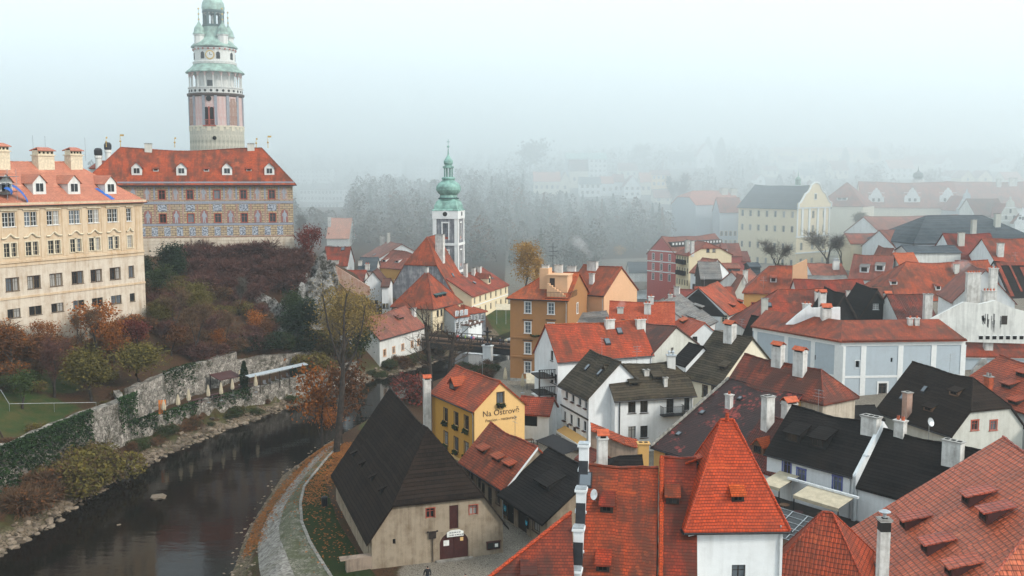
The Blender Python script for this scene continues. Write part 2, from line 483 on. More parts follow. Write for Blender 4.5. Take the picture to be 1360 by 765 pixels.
class House:
 """one building: an Empty at a ground corner, x along the front eave, y away from the viewer"""
 def __init__(h,name,label,A,B,ze,zg,W=None,C=None,Rp=None,zr=None,pitch=None,ridge='u',hips=(0,0),over=.35,wall='wall_white',roof='clay_red',cat='house',group=None,rec=.14,rake=None,mono=False,ridgecap=True,gutter=True,base=None,cornice=None,thick=.2,kick=0.):
  A=P(*A,ze)if len(A)==2 else Vector(A);B=P(*B,ze)if len(B)==2 else Vector(B)
  A.z=B.z=ze
  u=(B-A);u.z=0;L=u.length;u=u/L;v=Vector((-u.y,u.x,0))
  if C is not None:W=(P(*C,ze)-B).dot(v)if len(C)==2 else(Vector(C)-B).dot(v)
  tp=math.tan(R(pitch))if pitch else None
  if ridge=='u':
   if W is None:
    lo,hi=.8,25.
    for _ in range(50):
     w=(lo+hi)/2;q=A+v*w
     z=on_line(Rp[0],Rp[1],q,u)
     if(z-ze)/w>tp:lo=w
     else:hi=w
    W=2*w
   if zr is None:
    zr=on_line(Rp[0],Rp[1],A+v*(W/2),u)if Rp else ze+tp*W/2
  else:
   if zr is None:
    zr=on_line(Rp[0],Rp[1],(A+B)/2,v)if Rp else ze+tp*L/2
  h.A,h.u,h.v,h.L,h.W,h.ze,h.zr,h.zg=A,u,v,L,W,ze,zr,zg
  h.he,h.hr=ze-zg,zr-zg
  h.rot=math.atan2(u.y,u.x);h.ridge=ridge;h.hips=hips;h.over=over;h.rec=rec
  h.wallm,h.roofm=wall,roof
  h.root=thing(name,label,cat,(A.x,A.y,zg),h.rot,group)
  h.La,h.Wb=(L,W)if ridge=='u' else(W,L)
  h.w=h.Wb/2;h.tp=(h.hr-h.he)/h.w
  h.rake=over*.6 if rake is None else rake
  h.cap=ridgecap;h.thick=thick
  h.open={'F':[],'R':[],'B':[],'L':[]};h.winq=[]
  h.kick=kick;h.gut=gutter;h.cornice=cornice;h.base=base
  NHOUSE[0]+=1
 def M(h,a,b,z):return Vector((a,b,z))if h.ridge=='u' else Vector((h.Wb-b,a,z))
 sagk=1.
 def sagf(h,a,b):
  f=max(0,min(1,a/h.La));g=max(0,1-abs(b-h.w)/h.w)
  return math.sin(math.pi*f)*g*(h.sag+.35*h.sag*math.sin(f*9+h.ph)+.25*h.sag*math.sin(b*2.3+f*5+h.ph))
 def rz(h,b):return h.he+h.tp*(b if b<=h.w else h.Wb-b)
 def side(h,k):
  L,W=h.L,h.W
  return{'F':(L,lambda x,y,z:Vector((x,y,z)),0.),'R':(W,lambda x,y,z:Vector((L-y,x,z)),R(90)),'L':(W,lambda x,y,z:Vector((y,W-x,z)),R(-90)),'B':(L,lambda x,y,z:Vector((L-x,W-y,z)),R(180))}[k]
 def win(h,side,xs,zs,w=.9,hh=1.3,sty='white',frac=False,name='window',simple=False,**kw):
  """xs: count (spread evenly) or list; zs: sill heights above the base"""
  ln=h.side(side)[0]
  if isinstance(xs,int):
   mg=kw.get('mg',.5);xs=[ln*(i+mg)/(xs-1+2*mg)for i in range(xs)]if xs>1 else[ln/2]
  elif frac:xs=[ln*x for x in xs]
  for z in zs:
   for x in xs:
    h.open[side].append((x,z,w,hh));h.winq.append((side,x,z,w,hh,sty,name,simple))
  return h
 def door(h,side,x,w,hh,mat='wood_red',z=0.03,frac=False):
  if frac:x*=h.side(side)[0]
  h.open[side].append((x,z,w,hh));ln,tf,rz=h.side(side)
  d=MB();d.box(-w/2+.01,w/2-.01,h.rec-.07,h.rec-.01,.01,hh-.01)
  n=max(2,int(w/.25))
  for i in range(n+1):
   x0=-w/2+.03+(w-.06)*i/n;d.box(x0-.015,x0+.015,h.rec-.085,h.rec-.07,.03,hh-.03)
  o=d.build('door',mat,h.root,tf(x,0,z));o.rotation_euler=(0,0,rz)
  k=MB();k.tube([(w*.3,h.rec-.09,1.0),(w*.3,h.rec-.13,1.0),(w*.3-.1,h.rec-.13,1.0)],.015,5)
  k.build('handle','metal_grey',o)
  return o
 def profile(h,k):
  """top line of a wall, just under the roof"""
  d=.07
  gable_sides=('L','R')if h.ridge=='u' else('F','B')
  ln=h.side(k)[0]
  if k not in gable_sides:return[(0,h.he-d+0),(ln,h.he-d)]
  kk=h.hips[0]if k in('L','F')else h.hips[1]
  if kk>=.999:return[(0,h.he-d),(ln,h.he-d)]
  w=h.w
  if kk<=0:return[(0,h.he-d),(w,h.hr-d),(ln,h.he-d)]
  hk=h.hr-kk*(h.hr-h.he)
  return[(0,h.he-d),(w*(1-kk),hk-d),(w*(1+kk),hk-d),(ln,h.he-d)]
 def finish(h,near=True,fnd=2.0):
  wl=MB()
  for k in 'FRLB':
   ln,tf,rz=h.side(k)
   wall_strips(wl,h.profile(k),h.open[k],-fnd,tf,h.rec)
  h.wall=wl.build('wall',h.wallm,h.root)
  for(side,x,z,w,hh,sty,name,simple)in h.winq:
   ln,tf,rz=h.side(side)
   fm,pm=window_mesh(w,hh,sty,h.rec)
   o=inst(name,fm,h.root,tf(x,0,z),rz)
   inst('pane',pm[0]if len(pm)<2 else rnd.choice((pm[0],pm[0],pm[0],pm[1],pm[2])),o,(0,0,0))
  h.make_roof()
  if h.cornice:
   c=MB();m,dz,pr=h.cornice;o=pr
   for z0,z1,p in((h.he-dz,h.he-dz*.45,pr*.5),(h.he-dz*.45+.002,h.he-.03,pr)):
    c.box(-p,h.L+p,-p,-.002,z0,z1)
    c.box(h.L+.002,h.L+p,-.002,h.W+p,z0,z1);c.box(-p,-.002,-.002,h.W+p,z0,z1)
   c.build('cornice',m,h.root)
  return h
 def make_roof(h):
  o,rk,La,Wb,w,tp=h.over,h.rake,h.La,h.Wb,h.w,h.tp
  th=Vector((0,0,-h.thick));mb=MB();M=h.M
  top=.06
  def Z(b):return h.he+tp*b+top
  k0,k1=h.hips
  def inset(k):return k*w*.9 if k<1 else w*(.9 if La>1.9*w else La/(2.0*w+.001)*.98)
  d0,d1=inset(k0),inset(k1)
  if k0==1 and k1==1 and d0+d1>La:d0=d1=La/2-.01
  def ends(k,a_end,sgn):
   """outline along one slope end, from eave to ridge, in (a, b)"""
   if k<=0:return[(a_end+sgn*rk,-o),(a_end+sgn*rk,w)]
   if k>=1:return[(a_end+sgn*o,-o),(a_end-sgn*(d0 if sgn<0 else d1),w)]
   return[(a_end+sgn*rk,-o),(a_end+sgn*rk,w*(1-k)),(a_end-sgn*(d0 if sgn<0 else d1),w)]
  e0,e1=ends(k0,0,-1),ends(k1,La,1)
  ring=e0[:1]+e1+e0[1:][::-1]
  for mirror in(False,True):
   t=[M(a,(Wb-b)if mirror else b,Z(b))for a,b in ring]
   if h.kick:
    t2=[]
    pass
   mb.slab(t,[p+th for p in t])
  for k,a_end,sgn,d in((k0,0,-1,d0),(k1,La,1,d1)):
   if k<=0:continue
   if k>=1:pts=[(a_end+sgn*o,-o,Z(-o)),(a_end+sgn*o,Wb+o,Z(-o)),(a_end-sgn*d,w,Z(w))]
   else:pts=[(a_end+sgn*(rk+.0),w*(1-k),Z(w*(1-k))),(a_end+sgn*rk,w*(1+k),Z(w*(1-k))),(a_end-sgn*d,w,Z(w))]
   t=[M(*p)for p in pts]
   mb.slab(t,[p+th for p in t])
   if 0<k<1:
    pass
  h.sag=h.sagk*min(.42,.019*La)*(.6+.8*rnd.random());h.ph=rnd.uniform(0,6)
  me=mb.mesh('roof',h.roofm)
  if La>4 and h.sag>.01:
   bm=bmesh.new();bm.from_mesh(me);ax=Vector((1,0,0))if h.ridge=='u' else Vector((0,1,0))
   for i in range(1,7):bmesh.ops.bisect_plane(bm,geom=bm.verts[:]+bm.edges[:]+bm.faces[:],plane_co=ax*(La*i/7),plane_no=ax)
   bx_=Vector((0,1,0))if h.ridge=='u' else Vector((1,0,0))
   for fb in(.33,.66,1.34,1.67):bmesh.ops.bisect_plane(bm,geom=bm.verts[:]+bm.edges[:]+bm.faces[:],plane_co=bx_*(w*fb),plane_no=bx_)
   for v_ in bm.verts:v_.co.z-=h.sagf(*h.canon(v_.co.x,v_.co.y))
   bm.to_mesh(me);bm.free();me.uv_layers.remove(me.uv_layers[0]);uv_box(me)
  h.roof=inst('roof',me,h.root,(0,0,0))
  zr_=Z(w)
  h.ridge_ends=(d0 if k0>0 else -rk,La-d1 if k1>0 else La+rk)
  if h.cap:
   c=MB();a0,a1=h.ridge_ends;n=max(2,int((a1-a0)/.45))
   pts=[M(a0+(a1-a0)*i/n,w,zr_+.01-h.sagf(a0+(a1-a0)*i/n,w))for i in range(n+1)]
   rad=[.115 if i%2 else .085 for i in range(n+1)]
   c.tube(pts,rad,6)
   for k,e,sgn,d in((k0,e0,-1,d0),(k1,e1,1,d1)):
    if k<=0:continue
    for mir in(False,True):
     a,b=e[-2];a2,b2=e[-1]
     p0=M(a,(Wb-b)if mir else b,Z(b)+.01);p1=M(a2,w,zr_+.01-h.sagf(a2,w))
     n=max(2,int((p1-p0).length/.45))
     c.tube([p0.lerp(p1,i/n)for i in range(n+1)],[.10 if i%2 else .075 for i in range(n+1)],6)
   c.build('ridge_cap',h.roofm,h.roof)
  if h.gut:
   g=MB()
   for mir in(False,True):
    b=-o-.06;bb=(Wb-b)if mir else b
    z=Z(-o)-h.thick*.6
    g.tube([M(-rk if k0<1 else -o,bb,z),M(La+(rk if k1<1 else o),bb,z)],.075,6)
   for k,a_end,sgn in((k0,0,-1),(k1,La,1)):
    if k>=1:
     z=Z(-o)-h.thick*.6;g.tube([M(a_end+sgn*(o+.06),-o,z),M(a_end+sgn*(o+.06),Wb+o,z)],.075,6)
   g.build('gutter','metal_dark',h.root)
   g=MB();x=h.L-.22;z=h.he-.3
   if h.zr<30 and h.ridge=='u':g.tube([(x,-.075,-.5),(x,-.075,z-.5),(x,-o*.8,z-.05)],.05,5);g.build('downpipe','metal_zinc',h.root)
  if h.gut and h.zr<20 and rnd.random()<.45:
   g=MB();a0=La*rnd.uniform(.2,.8);p=M(a0,w,zr_-h.sagf(a0,w));g.tube([p,p+Vector((0,0,2.2))],.022,4)
   for dz_,l_ in((2.1,.5),(1.8,.4),(1.5,.6)):g.tube([p+Vector((-l_,0,dz_)),p+Vector((l_,0,dz_))],.015,4)
   g.build('aerial','metal_grey',h.roof)
 def canon(h,s,t):return(s,t)if h.ridge=='u' else(t,h.Wb-s)
 def chimney(h,s,t,up=1.4,w=.6,d=.5,sty='white',frac=True,ztop=None):
  if frac:s*=h.L;t*=h.W
  a,b=h.canon(s,t);z=h.rz(max(0,min(h.Wb,b)))
  zt=z+up if ztop is None else ztop
  o=chimney_mb(w,d,z-.9,zt,sty)
  ch=o.build('chimney',CHM[sty],h.roof,(s,t,0))
  return ch
 def dormer(h,a,dist,w=1.0,hh=.8,kind='shed',side='front',q=12,wallm='wall_white',roofm=None,pane='glass',frac=True,trim='wood_dark'):
  """a along the ridge and dist up the slope in plan, as fractions"""
  if frac:a*=h.La;dist*=h.w
  tp=h.tp;z0=h.rz(dist)+.02;mir=side!='front'
  def M(x,y,z):
   b=dist+y
   return h.M(a+(-x if mir else x),(h.Wb-b)if mir else b,z)
  mb=MB();rm=0
  tq=math.tan(R(q));run=hh/max(.15,(tp-tq));e=.10
  if kind=='shed':
   for sg in(-1,1):
    x=sg*w/2
    mb.poly([M(x,0,z0-.1),M(x,0,z0+hh),M(x,run,z0+hh+run*tq)],1)
   ov=.28
   t=[M(-w/2-e,-ov,z0+hh-ov*tq+.05),M(w/2+e,-ov,z0+hh-ov*tq+.05),M(w/2+e,run+.1,z0+hh+(run+.1)*tq+.05),M(-w/2-e,run+.1,z0+hh+(run+.1)*tq+.05)]
   mb.slab(t,[p+Vector((0,0,-.09))for p in t],0)
   mb.poly([M(-w/2,0,z0-.1),M(w/2,0,z0-.1),M(w/2,0,z0+hh),M(-w/2,0,z0+hh)],1)
   fh=hh
  else:
   gh=w*.5
   zt=z0+hh;run2=hh/tp;run3=(hh+gh)/tp
   for sg in(-1,1):
    x=sg*w/2
    mb.poly([M(x,0,z0-.1),M(x,0,zt),M(x,run2,zt)],1)
    t=[M(x*1.22,-.22,zt-gh*.22+.03),M(0,-.22,zt+gh+.03),M(0,run3+.05,zt+gh+.03),M(x*1.22,run2-.05,zt-gh*.22+.03)]
    mb.slab(t,[p+Vector((0,0,-.08))for p in t],0)
   mb.poly([M(-w/2,0,z0-.1),M(w/2,0,z0-.1),M(w/2,0,zt),M(0,0,zt+gh),M(-w/2,0,zt)],1)
   fh=hh
  ww,wh=w*.58,fh*.66;y=-.035
  zz=z0+fh*.2
  def bx(x0,x1,y0,y1,za,zb,m):
   p=[M(x0,y0,za),M(x1,y0,za),M(x1,y1,za),M(x0,y1,za)];p2=[M(x0,y0,zb),M(x1,y0,zb),M(x1,y1,zb),M(x0,y1,zb)]
   mb.slab(p2,p,m)
  bx(-ww/2,ww/2,-.03,-.004,zz,zz+wh,2)
  f=.05
  for x0,x1,za,zb in((-ww/2-f,-ww/2,zz-f,zz+wh+f),(ww/2,ww/2+f,zz-f,zz+wh+f),(-ww/2,ww/2,zz-f,zz),(-ww/2,ww/2,zz+wh,zz+wh+f),(-.02,.02,zz,zz+wh)):
   bx(x0,x1,-.055,-.006,za,zb,3)
  return mb.build('dormer',[roofm or h.roofm,wallm,pane,trim],h.roof)
 def skylight(h,a,dist,w=.7,ln=.9,side='front',mat='glass_sky',frac=True):
  if frac:a*=h.La;dist*=h.w
  mir=side!='front';n=1/math.sqrt(1+h.tp**2);mb=MB()
  def M(x,y,dz):
   b=dist+y*n
   return h.M(a+x,(h.Wb-b)if mir else b,h.he+h.tp*b+.06+dz)
  for(x0,x1,y0,y1,dz,m)in((-w/2,w/2,0,ln,.10,0),(-w/2+.08,w/2-.08,.08,ln-.08,.13,1)):
   t=[M(x0,y0,dz),M(x1,y0,dz),M(x1,y1,dz),M(x0,y1,dz)]
   mb.slab(t,[p+Vector((0,0,-.2))for p in t],m)
  return mb.build('skylight',['metal_dark',mat],h.roof)
 def local(h,p):
  d=Vector(p)-Vector((h.A.x,h.A.y,h.zg));return Vector((d.x*h.u.x+d.y*h.u.y,d.x*h.v.x+d.y*h.v.y,d.z))
CHM={'white':['wall_chimney','stone_grey','soot'],'brick':['wall_brickred','stone_grey','soot'],'clay':['wall_chimney','clay_part','soot'],'zinc':['wall_chalk','metal_zinc','soot'],'grey':['wall_rendergrey','stone_grey','soot'],'redstack':['clay_part','stone_grey','soot'],'pots':['wall_chimney','clay_part','soot'],'house':['wall_chimney','clay_part','soot'],'ochre':['wall_ochre','clay_part','soot']}
def chimney_mb(w,d,z0,zt,sty):
 mb=MB();x,y=w/2,d/2
 mb.box(-x,x,-y,y,z0,zt-.28)
 if sty=='house':
  mb.box(-x-.06,x+.06,-y-.06,y+.06,zt-.278,zt-.19)
  for sx in(-1,1):mb.box(sx*x-(.12 if sx>0 else 0),sx*x+(.12 if sx<0 else 0),-y,y,zt-.19,zt+.06)
  mb.box(-x+.12,x-.12,-y+.05,y-.05,zt-.19,zt+.03,2)
  mb.slab([(-x-.1,-y-.12,zt+.06),(x+.1,-y-.12,zt+.06),(x+.1,0,zt+.06+y),(-x-.1,0,zt+.06+y)],[(-x-.1,-y-.12,zt),(x+.1,-y-.12,zt),(x+.1,0,zt+y),(-x-.1,0,zt+y)],1)
  mb.slab([(-x-.1,y+.12,zt+.06),(-x-.1,0,zt+.06+y),(x+.1,0,zt+.06+y),(x+.1,y+.12,zt+.06)],[(-x-.1,y+.12,zt),(-x-.1,0,zt+y),(x+.1,0,zt+y),(x+.1,y+.12,zt)],1)
 else:
  mb.box(-x-.05,x+.05,-y-.05,y+.05,zt-.278,zt-.2)
  mb.box(-x-.10,x+.10,-y-.10,y+.10,zt-.198,zt-.11,1 if sty in('grey','brick','redstack','zinc','white')else 0)
  n=max(1,int(w/.42))
  for i in range(n):
   cx=-x+w*(i+.5)/n;r=min(.15,d*.32)
   if sty in('pots','clay','redstack'):
    mb.lathe([(r,0,1),(r*.8,.3,1),(r*.95,.34,1),(r*.7,.345,2)],8,(cx,0,zt-.108))
   elif sty=='zinc':
    mb.lathe([(r*.8,0,1),(r*.8,.35,1),(r*1.5,.36,1),(0.02,.56,1)],8,(cx,0,zt-.108))
   else:
    mb.box(cx-r,cx+r,-r,r,zt-.108,zt-.06,2)
 return mb
def _hit(px,py,p0,n):
 r=Vector(ray(px,py));c=Vector((0,0,CAM_H));t=(Vector(p0)-c).dot(n)/r.dot(n);return c+r*t
def _pix(h,side,px,py):
 A,u,v=h.A,h.u,h.v
 p0,n={'F':(A,v),'R':(A+u*h.L,u),'L':(A,u),'B':(A+v*h.W,v)}[side]
 q=h.local(_hit(px,py,p0,n))
 return{'F':q.x,'R':q.y,'L':h.W-q.y,'B':h.L-q.x}[side],q.z
House.pix=_pix
def _wpx(h,side,pts,w=.9,hh=1.3,sty='white',name='window',mid=False):
 """windows by the middle of their lower edge"""
 ln=h.side(side)[0]
 for p in pts:
  x,z=h.pix(side,*p);x=min(max(x,w*.6),ln-w*.6);z=max(z-(hh/2 if mid else 0),.2)
  if any(abs(x-o[0])<(w+o[2])/2+.05 and z<o[1]+o[3]+.05 and o[1]<z+hh+.05 for o in h.open[side]):continue
  prof=h.profile(side);top=min(_interp(prof,x-w/2),_interp(prof,x+w/2))
  if z+hh>top-.12:z=top-.14-hh
  if z<.15:continue
  h.open[side].append((x,z,w,hh));h.winq.append((side,x,z,w,hh,sty,name,False))
 return h
def _interp(prof,x):
 for(xa,za),(xb,zb)in zip(prof,prof[1:]):
  if xa<=x<=xb:return za+(zb-za)*(x-xa)/max(1e-9,xb-xa)
 return prof[-1][1]if x>prof[-1][0]else prof[0][1]
House.wpx=_wpx
def _wgrid(h,side,pxs,pys,w,hh,sty='white',ref=None,name='window'):
 ref=ref or pxs[len(pxs)//2];zs=[h.pix(side,ref,y)[1]for y in pys];ym=pys[0]
 ln=h.side(side)[0];prof=h.profile(side)
 for px in pxs:
  x=h.pix(side,px,ym)[0];x=min(max(x,w*.6),ln-w*.6)
  for z in zs:
   if z<.1 or z+hh>min(_interp(prof,x-w/2),_interp(prof,x+w/2))-.1:continue
   if any(abs(x-o[0])<(w+o[2])/2+.05 and z<o[1]+o[3]+.05 and o[1]<z+hh+.05 for o in h.open[side]):continue
   h.open[side].append((x,z,w,hh));h.winq.append((side,x,z,w,hh,sty,name,False))
 return h
House.wgrid=_wgrid
def _roofpt(h,px,py,side='front'):
 """(a, run up the slope) where the sight line meets a roof slope"""
 tp=h.tp;e=h.M(0,0 if side=='front' else h.Wb,h.he);e2=h.M(1,0 if side=='front' else h.Wb,h.he);s2=h.M(0,h.w,h.hr)
 def Wd(p):return Vector((h.A.x,h.A.y,h.zg))+h.u*p.x+h.v*p.y+Vector((0,0,p.z))
 a,b,c=Wd(e),Wd(e2),Wd(s2);n=(b-a).cross(c-a).normalized()
 q=h.local(_hit(px,py,a,n));ca,cb=h.canon(q.x,q.y)
 return ca,(cb if side=='front' else h.Wb-cb),q
House.roofpt=_roofpt
def _chp(h,px,pb,pt,wpx=10,d=.5,sty='white',side='front',turn=False):
 a,r,q=h.roofpt(px,pb,side)
 r=max(.1,min(h.w,r));a=max(.2,min(h.La-.2,a))
 lp=h.M(a,r if side=='front' else h.Wb-r,0)
 wd=Vector((h.A.x,h.A.y,0))+h.u*lp.x+h.v*lp.y
 zt=D(px,pt,wd.y).z-h.zg;w=wpx/FPX*wd.y
 zr=h.rz(r)
 zt=max(zt,zr+.5)
 mb=chimney_mb(w,d,zr-.9,zt,sty);o=mb.build('chimney',CHM[sty],h.roof,(lp.x,lp.y,0));o.rotation_euler=(0,0,R(90)if turn else 0)
 return o
House.chp=_chp
def _dp(h,px,py,w,hh,kind='shed',side='front',**kw):
 a,r,q=h.roofpt(px,py,side);return h.dormer(a,max(.15,r),w,hh,kind,side,frac=False,**kw)
House.dp=_dp
def _sp(h,px,py,w=.7,ln=.9,side='front',mat='glass_sky'):
 a,r,q=h.roofpt(px,py,side);return h.skylight(a,max(.15,r),w,ln,side,mat,frac=False)
House.sp=_sp
def band(h,side,z,dz=.25,proud=.08,mat='trim_white',name='string_course',x0=None,x1=None):
 ln,tf,rz=h.side(side);m=MB();x0=0 if x0 is None else x0;x1=ln if x1 is None else x1
 a=[tf(x0,-proud,z),tf(x1,-proud,z),tf(x1,-.003,z),tf(x0,-.003,z)];m.slab([p+Vector((0,0,dz))for p in a],a)
 return m.build(name,mat,h.root)
def wall_box(h,side,x0,x1,z0,z1,proud,mat,name,gap=.003,parent=None):
 ln,tf,rz=h.side(side);m=MB()
 a=[tf(x0,-proud,z0),tf(x1,-proud,z0),tf(x1,-gap,z0),tf(x0,-gap,z0)];m.slab([p+Vector((0,0,z1-z0))for p in a],a)
 return m.build(name,mat,parent or h.root)
def wall_text(h,side,txt,px,py,width_px_pair,size,mat,name='lettering',spacing=1.0):
 ln,tf,rz=h.side(side)
 x0,z0=h.pix(side,px,py)
 cu=bpy.data.curves.new(name,'FONT');cu.body=txt;cu.size=size;cu.extrude=.012;cu.align_x='CENTER';cu.space_character=spacing
 o=bpy.data.objects.new(name,cu);COL.objects.link(o);bpy.context.view_layer.update()
 me=bpy.data.meshes.new_from_object(o.evaluated_get(bpy.context.evaluated_depsgraph_get()));bpy.data.objects.remove(o)
 me.materials.clear();me.materials.append(MATS[mat]);o=inst(name,me,h.root,tf(x0,-.02,z0),rz);o.rotation_euler=(R(90),0,rz)
 return o
def free_chimney(label,p,ztop,w,d,sty,z0=0.,rz=0.,group=None):
 t=thing('chimney_stack',label,'chimney',(p[0],p[1],z0),rz,group)
 mb=chimney_mb(w,d,0,ztop-z0,sty);mb.build('stack',CHM[sty],t)
 return t
def slab_wall(name,label,pts,Y,thick,mat,cat='wall',coping=None,dY=0.):
 """an upright wall standing at depth Y, its outline given by photograph points"""
 p=[D(a,b,Y+dY*(a-pts[0][0]))for a,b in pts];o=p[0].copy();m=MB()
 f=[q-o for q in p];b=[q+Vector((0,thick,0))for q in f]
 m.slab(f,b)
 ob=m.build(name,mat,None,o);tag(ob,label,cat)
 return ob
 # terrain
RIV_L=[(-52,50),(-48.8,80),(-48.4,91),(-47.5,98),(-46.8,113.5),(-44.6,124.6),(-40.2,138),(-33.2,154.7),(-27,168),(-19.4,180.6),(-13,194),(-9,206),(0,228),(12,255),(25,285),(38,312),(60,334),(110,352),(170,358)]
RIV_R=[(-22,50),(-25.0,78),(-25.8,85.8),(-27.5,98.3),(-28.1,116.5),(-25.9,128),(-22.5,140),(-19.8,150),(-16.6,160),(-11,170),(-4.5,178),(2,189),(9,203),(20,228),(34,255),(50,285),(64,308),(85,324),(115,334),(170,340)]
RIVER=np.array(RIV_L+RIV_R[::-1],float)
WALLPTS=[(-54.5,50),(-54.5,85),(-53.8,97),(-52.2,112),(-49.2,124),(-44.2,139),(-36.2,153.5),(-28.8,166)]
STRIP=np.array([(x-1.0,y+.45)for x,y in WALLPTS]+RIV_L[:9][::-1],float)
TERR=np.array([(-49.6,124.6),(-44.6,139.2),(-36.6,153.8),(-29.2,166),(-33.5,169.2),(-38.8,163.9),(-44.4,155.8),(-49.4,138.4),(-52.4,128.5)],float)
CTRL=[(-11,78,0),(0,83,0),(0,100,0),(5,115,0),(0,140,0),(5,160,.5),(20,108,.3),(27,90,1.8),(31,75,1.8),(20,60,0),(0,55,0),(-12,58,0),(-20,78,-.3),(-22,100,-.4),(-18,118,-.4),(-13,138,-.4),(-6,158,0),(6,178,.2),(40,90,1.5),(45,118,.8),(36,105,.8),(30,122,1.0),(58,122,1.5),(40,160,5),(25,150,2.5),(14,182,1),(30,215,1),(60,200,6),(80,150,8),(95,250,8),(72,290,5),(100,315,6),(140,300,8),(190,300,10),(60,250,3),(-57,118,3.2),(-60,105,3.4),(-66,95,5),(-56,90,3.0),(-57,128,4.0),(-52,133,3.6),(-62,138.5,6.5),(-67.5,131,10.3),(-56,156,9.2),(-61,147,8.4),(-72,120,10.6),(-80,100,11),(-60,70,4),(-47.5,150,4.2),(-41,163,4.6),(-45,165,5.2),(-52,166,7.5),(-52,183,10),(-60,178,12),(-52,194,15),(-60,199,17),(-44,199,16.5),(-72,199,18),(-40,190,8.5),(-37,201,12),(-35,183,3.6),(-33,172,2.2),(-60,216,20),(-68,235,23),(-100,200,20),(-110,150,15),(-38,222,12),(-33,195,3),(-30,210,2),(-20,205,1),(-12,225,1.2),(-5,240,1.5),(-25,250,3),(-45,250,8),(5,262,1.5),(-30,285,6),(0,300,4),(25,330,5),(-60,300,12),(-40,330,15),(0,380,20),(60,400,15),(110,395,14),(160,385,12),(320,400,14),(420,600,36),(-220,400,30),(500,800,46),(0,900,50),(-600,900,55),(800,900,55),(600,400,25),(-300,100,20),(-300,-40,15),(300,-40,10),(300,150,14),(120,80,6),(60,40,2),(0,-40,4),(-100,0,8),(0,20,1),(16,465,24.3),(25,470,24.3),(43,505,30.9),(34,512,30.9),(32,480,27.3),(36,458,23.1),(44,462,23.4),(50,466,23.6),(55,455,22.5),(62,466,23.6),(71,476,26.7),(62,530,31.2),(67,440,20.1),(95,560,37.0),(108,560,37.4),(202,640,42.0),(212,545,30.4),(232,575,35.4),(246,585,36.4),(248,570,35.8),(273,590,34.6),(275,560,35.3),(214,470,28.8),(223,472,28.8),(217,490,30.5),(171,520,31.6),(124,500,27.9),(140,540,32.0),(154,520,29.7),(164,590,36.4),(236,470,27.8),(-79,640,32.0),(-53,620,29.2),(-126,600,28.4),(-116,606,28.4),(-99,520,18.8),(-90,480,16.2),]
_cp=np.array(CTRL,float)
_d=np.linalg.norm(_cp[:,None,:2]-_cp[None,:,:2],axis=2)
_n=len(_cp)
_A=np.zeros((_n+1,_n+1));_A[:_n,:_n]=-_d-np.eye(_n)*.4;_A[:_n,_n]=1;_A[_n,:_n]=1
_wts=np.linalg.solve(_A,np.append(_cp[:,2],0))
def seg_dist(p,poly,closed=True):
 best=np.full(len(p),1e9);n=len(poly)
 for i in range(n if closed else n-1):
  a,b=poly[i],poly[(i+1)%n];ab=b-a
  t=np.clip(((p-a)@ab)/(ab@ab),0,1)
  best=np.minimum(best,np.linalg.norm(p-(a+t[:,None]*ab),axis=1))
 return best
def inside(p,poly):
 r=np.zeros(len(p),bool);n=len(poly);x,y=p[:,0],p[:,1]
 for i in range(n):
  (x1,y1),(x2,y2)=poly[i],poly[(i+1)%n]
  c=(y1>y)!=(y2>y)
  with np.errstate(divide='ignore',invalid='ignore'):
   r^=c&(x<(x2-x1)*(y-y1)/(y2-y1+1e-12)+x1)
 return r
def gz_arr(p):
 p=np.asarray(p,float);z=np.zeros(len(p))
 for i in range(0,len(p),20000):
  q=p[i:i+20000];d=np.linalg.norm(q[:,None]-_cp[None,:,:2],axis=2);z[i:i+20000]=(-d)@_wts[:_n]+_wts[_n]
 d=seg_dist(p,RIVER);ins=inside(p,RIVER);st=inside(p,STRIP)
 t=np.clip(d/6.0,0,1);t=t*t*(3-2*t)*.6+t*.4
 zb=-3.75+(z+3.75)*t
 z=np.where(d<6.0,np.minimum(z,zb)if False else zb,z)
 z=np.where(ins,-3.75-np.clip(d*.35,0,1.6),z)
 z=np.where(st&~ins,-3.75+np.minimum(d*.48,2.1),z)
 z=np.where(inside(p,TERR),.1,z)
 return z
def base_z(p):
 d=np.linalg.norm(np.asarray(p,float)[:,None]-_cp[None,:,:2],axis=2);return(-d)@_wts[:_n]+_wts[_n]
def gz(x,y):return float(gz_arr([(x,y)])[0])
def axis(a,b,segs):
 out=[]
 for(x0,x1,st)in segs:out+=list(np.arange(x0,x1,st))
 return np.array(out+[segs[-1][1]])
gx=axis(0,0,[(-700,-240,20),(-240,-100,5),(-100,60,1.2),(60,140,4),(140,300,8),(300,800,25)])
gy=axis(0,0,[(-60,50,8),(50,215,1.2),(215,340,3.5),(340,620,8),(620,1000,20)])
GX,GY=np.meshgrid(gx,gy);gp=np.stack([GX.ravel(),GY.ravel()],1)
gzv=gz_arr(gp)
nr_=np.random.RandomState(3)
nx,ny=len(gx),len(gy)
idx=np.arange(nx*ny).reshape(ny,nx)
quads=np.stack([idx[:-1,:-1],idx[:-1,1:],idx[1:,1:],idx[1:,:-1]],-1).reshape(-1,4)
gme=bpy.data.meshes.new('ground')
rough_amp=np.where(gp[:,0]<-28,.22,.03)*(gp[:,1]<400)
gme.from_pydata(np.column_stack([gp,gzv+nr_.uniform(-1,1,len(gp))*rough_amp]).tolist(),[],quads.tolist())
gme.polygons.foreach_set('use_smooth',[True]*len(quads))
ca=gme.color_attributes.new('zone','FLOAT_COLOR','POINT')
def blob(cx,cy,r,soft=3.):return np.clip((r-np.hypot(gp[:,0]-cx,gp[:,1]-cy))/soft+.5,0,1)
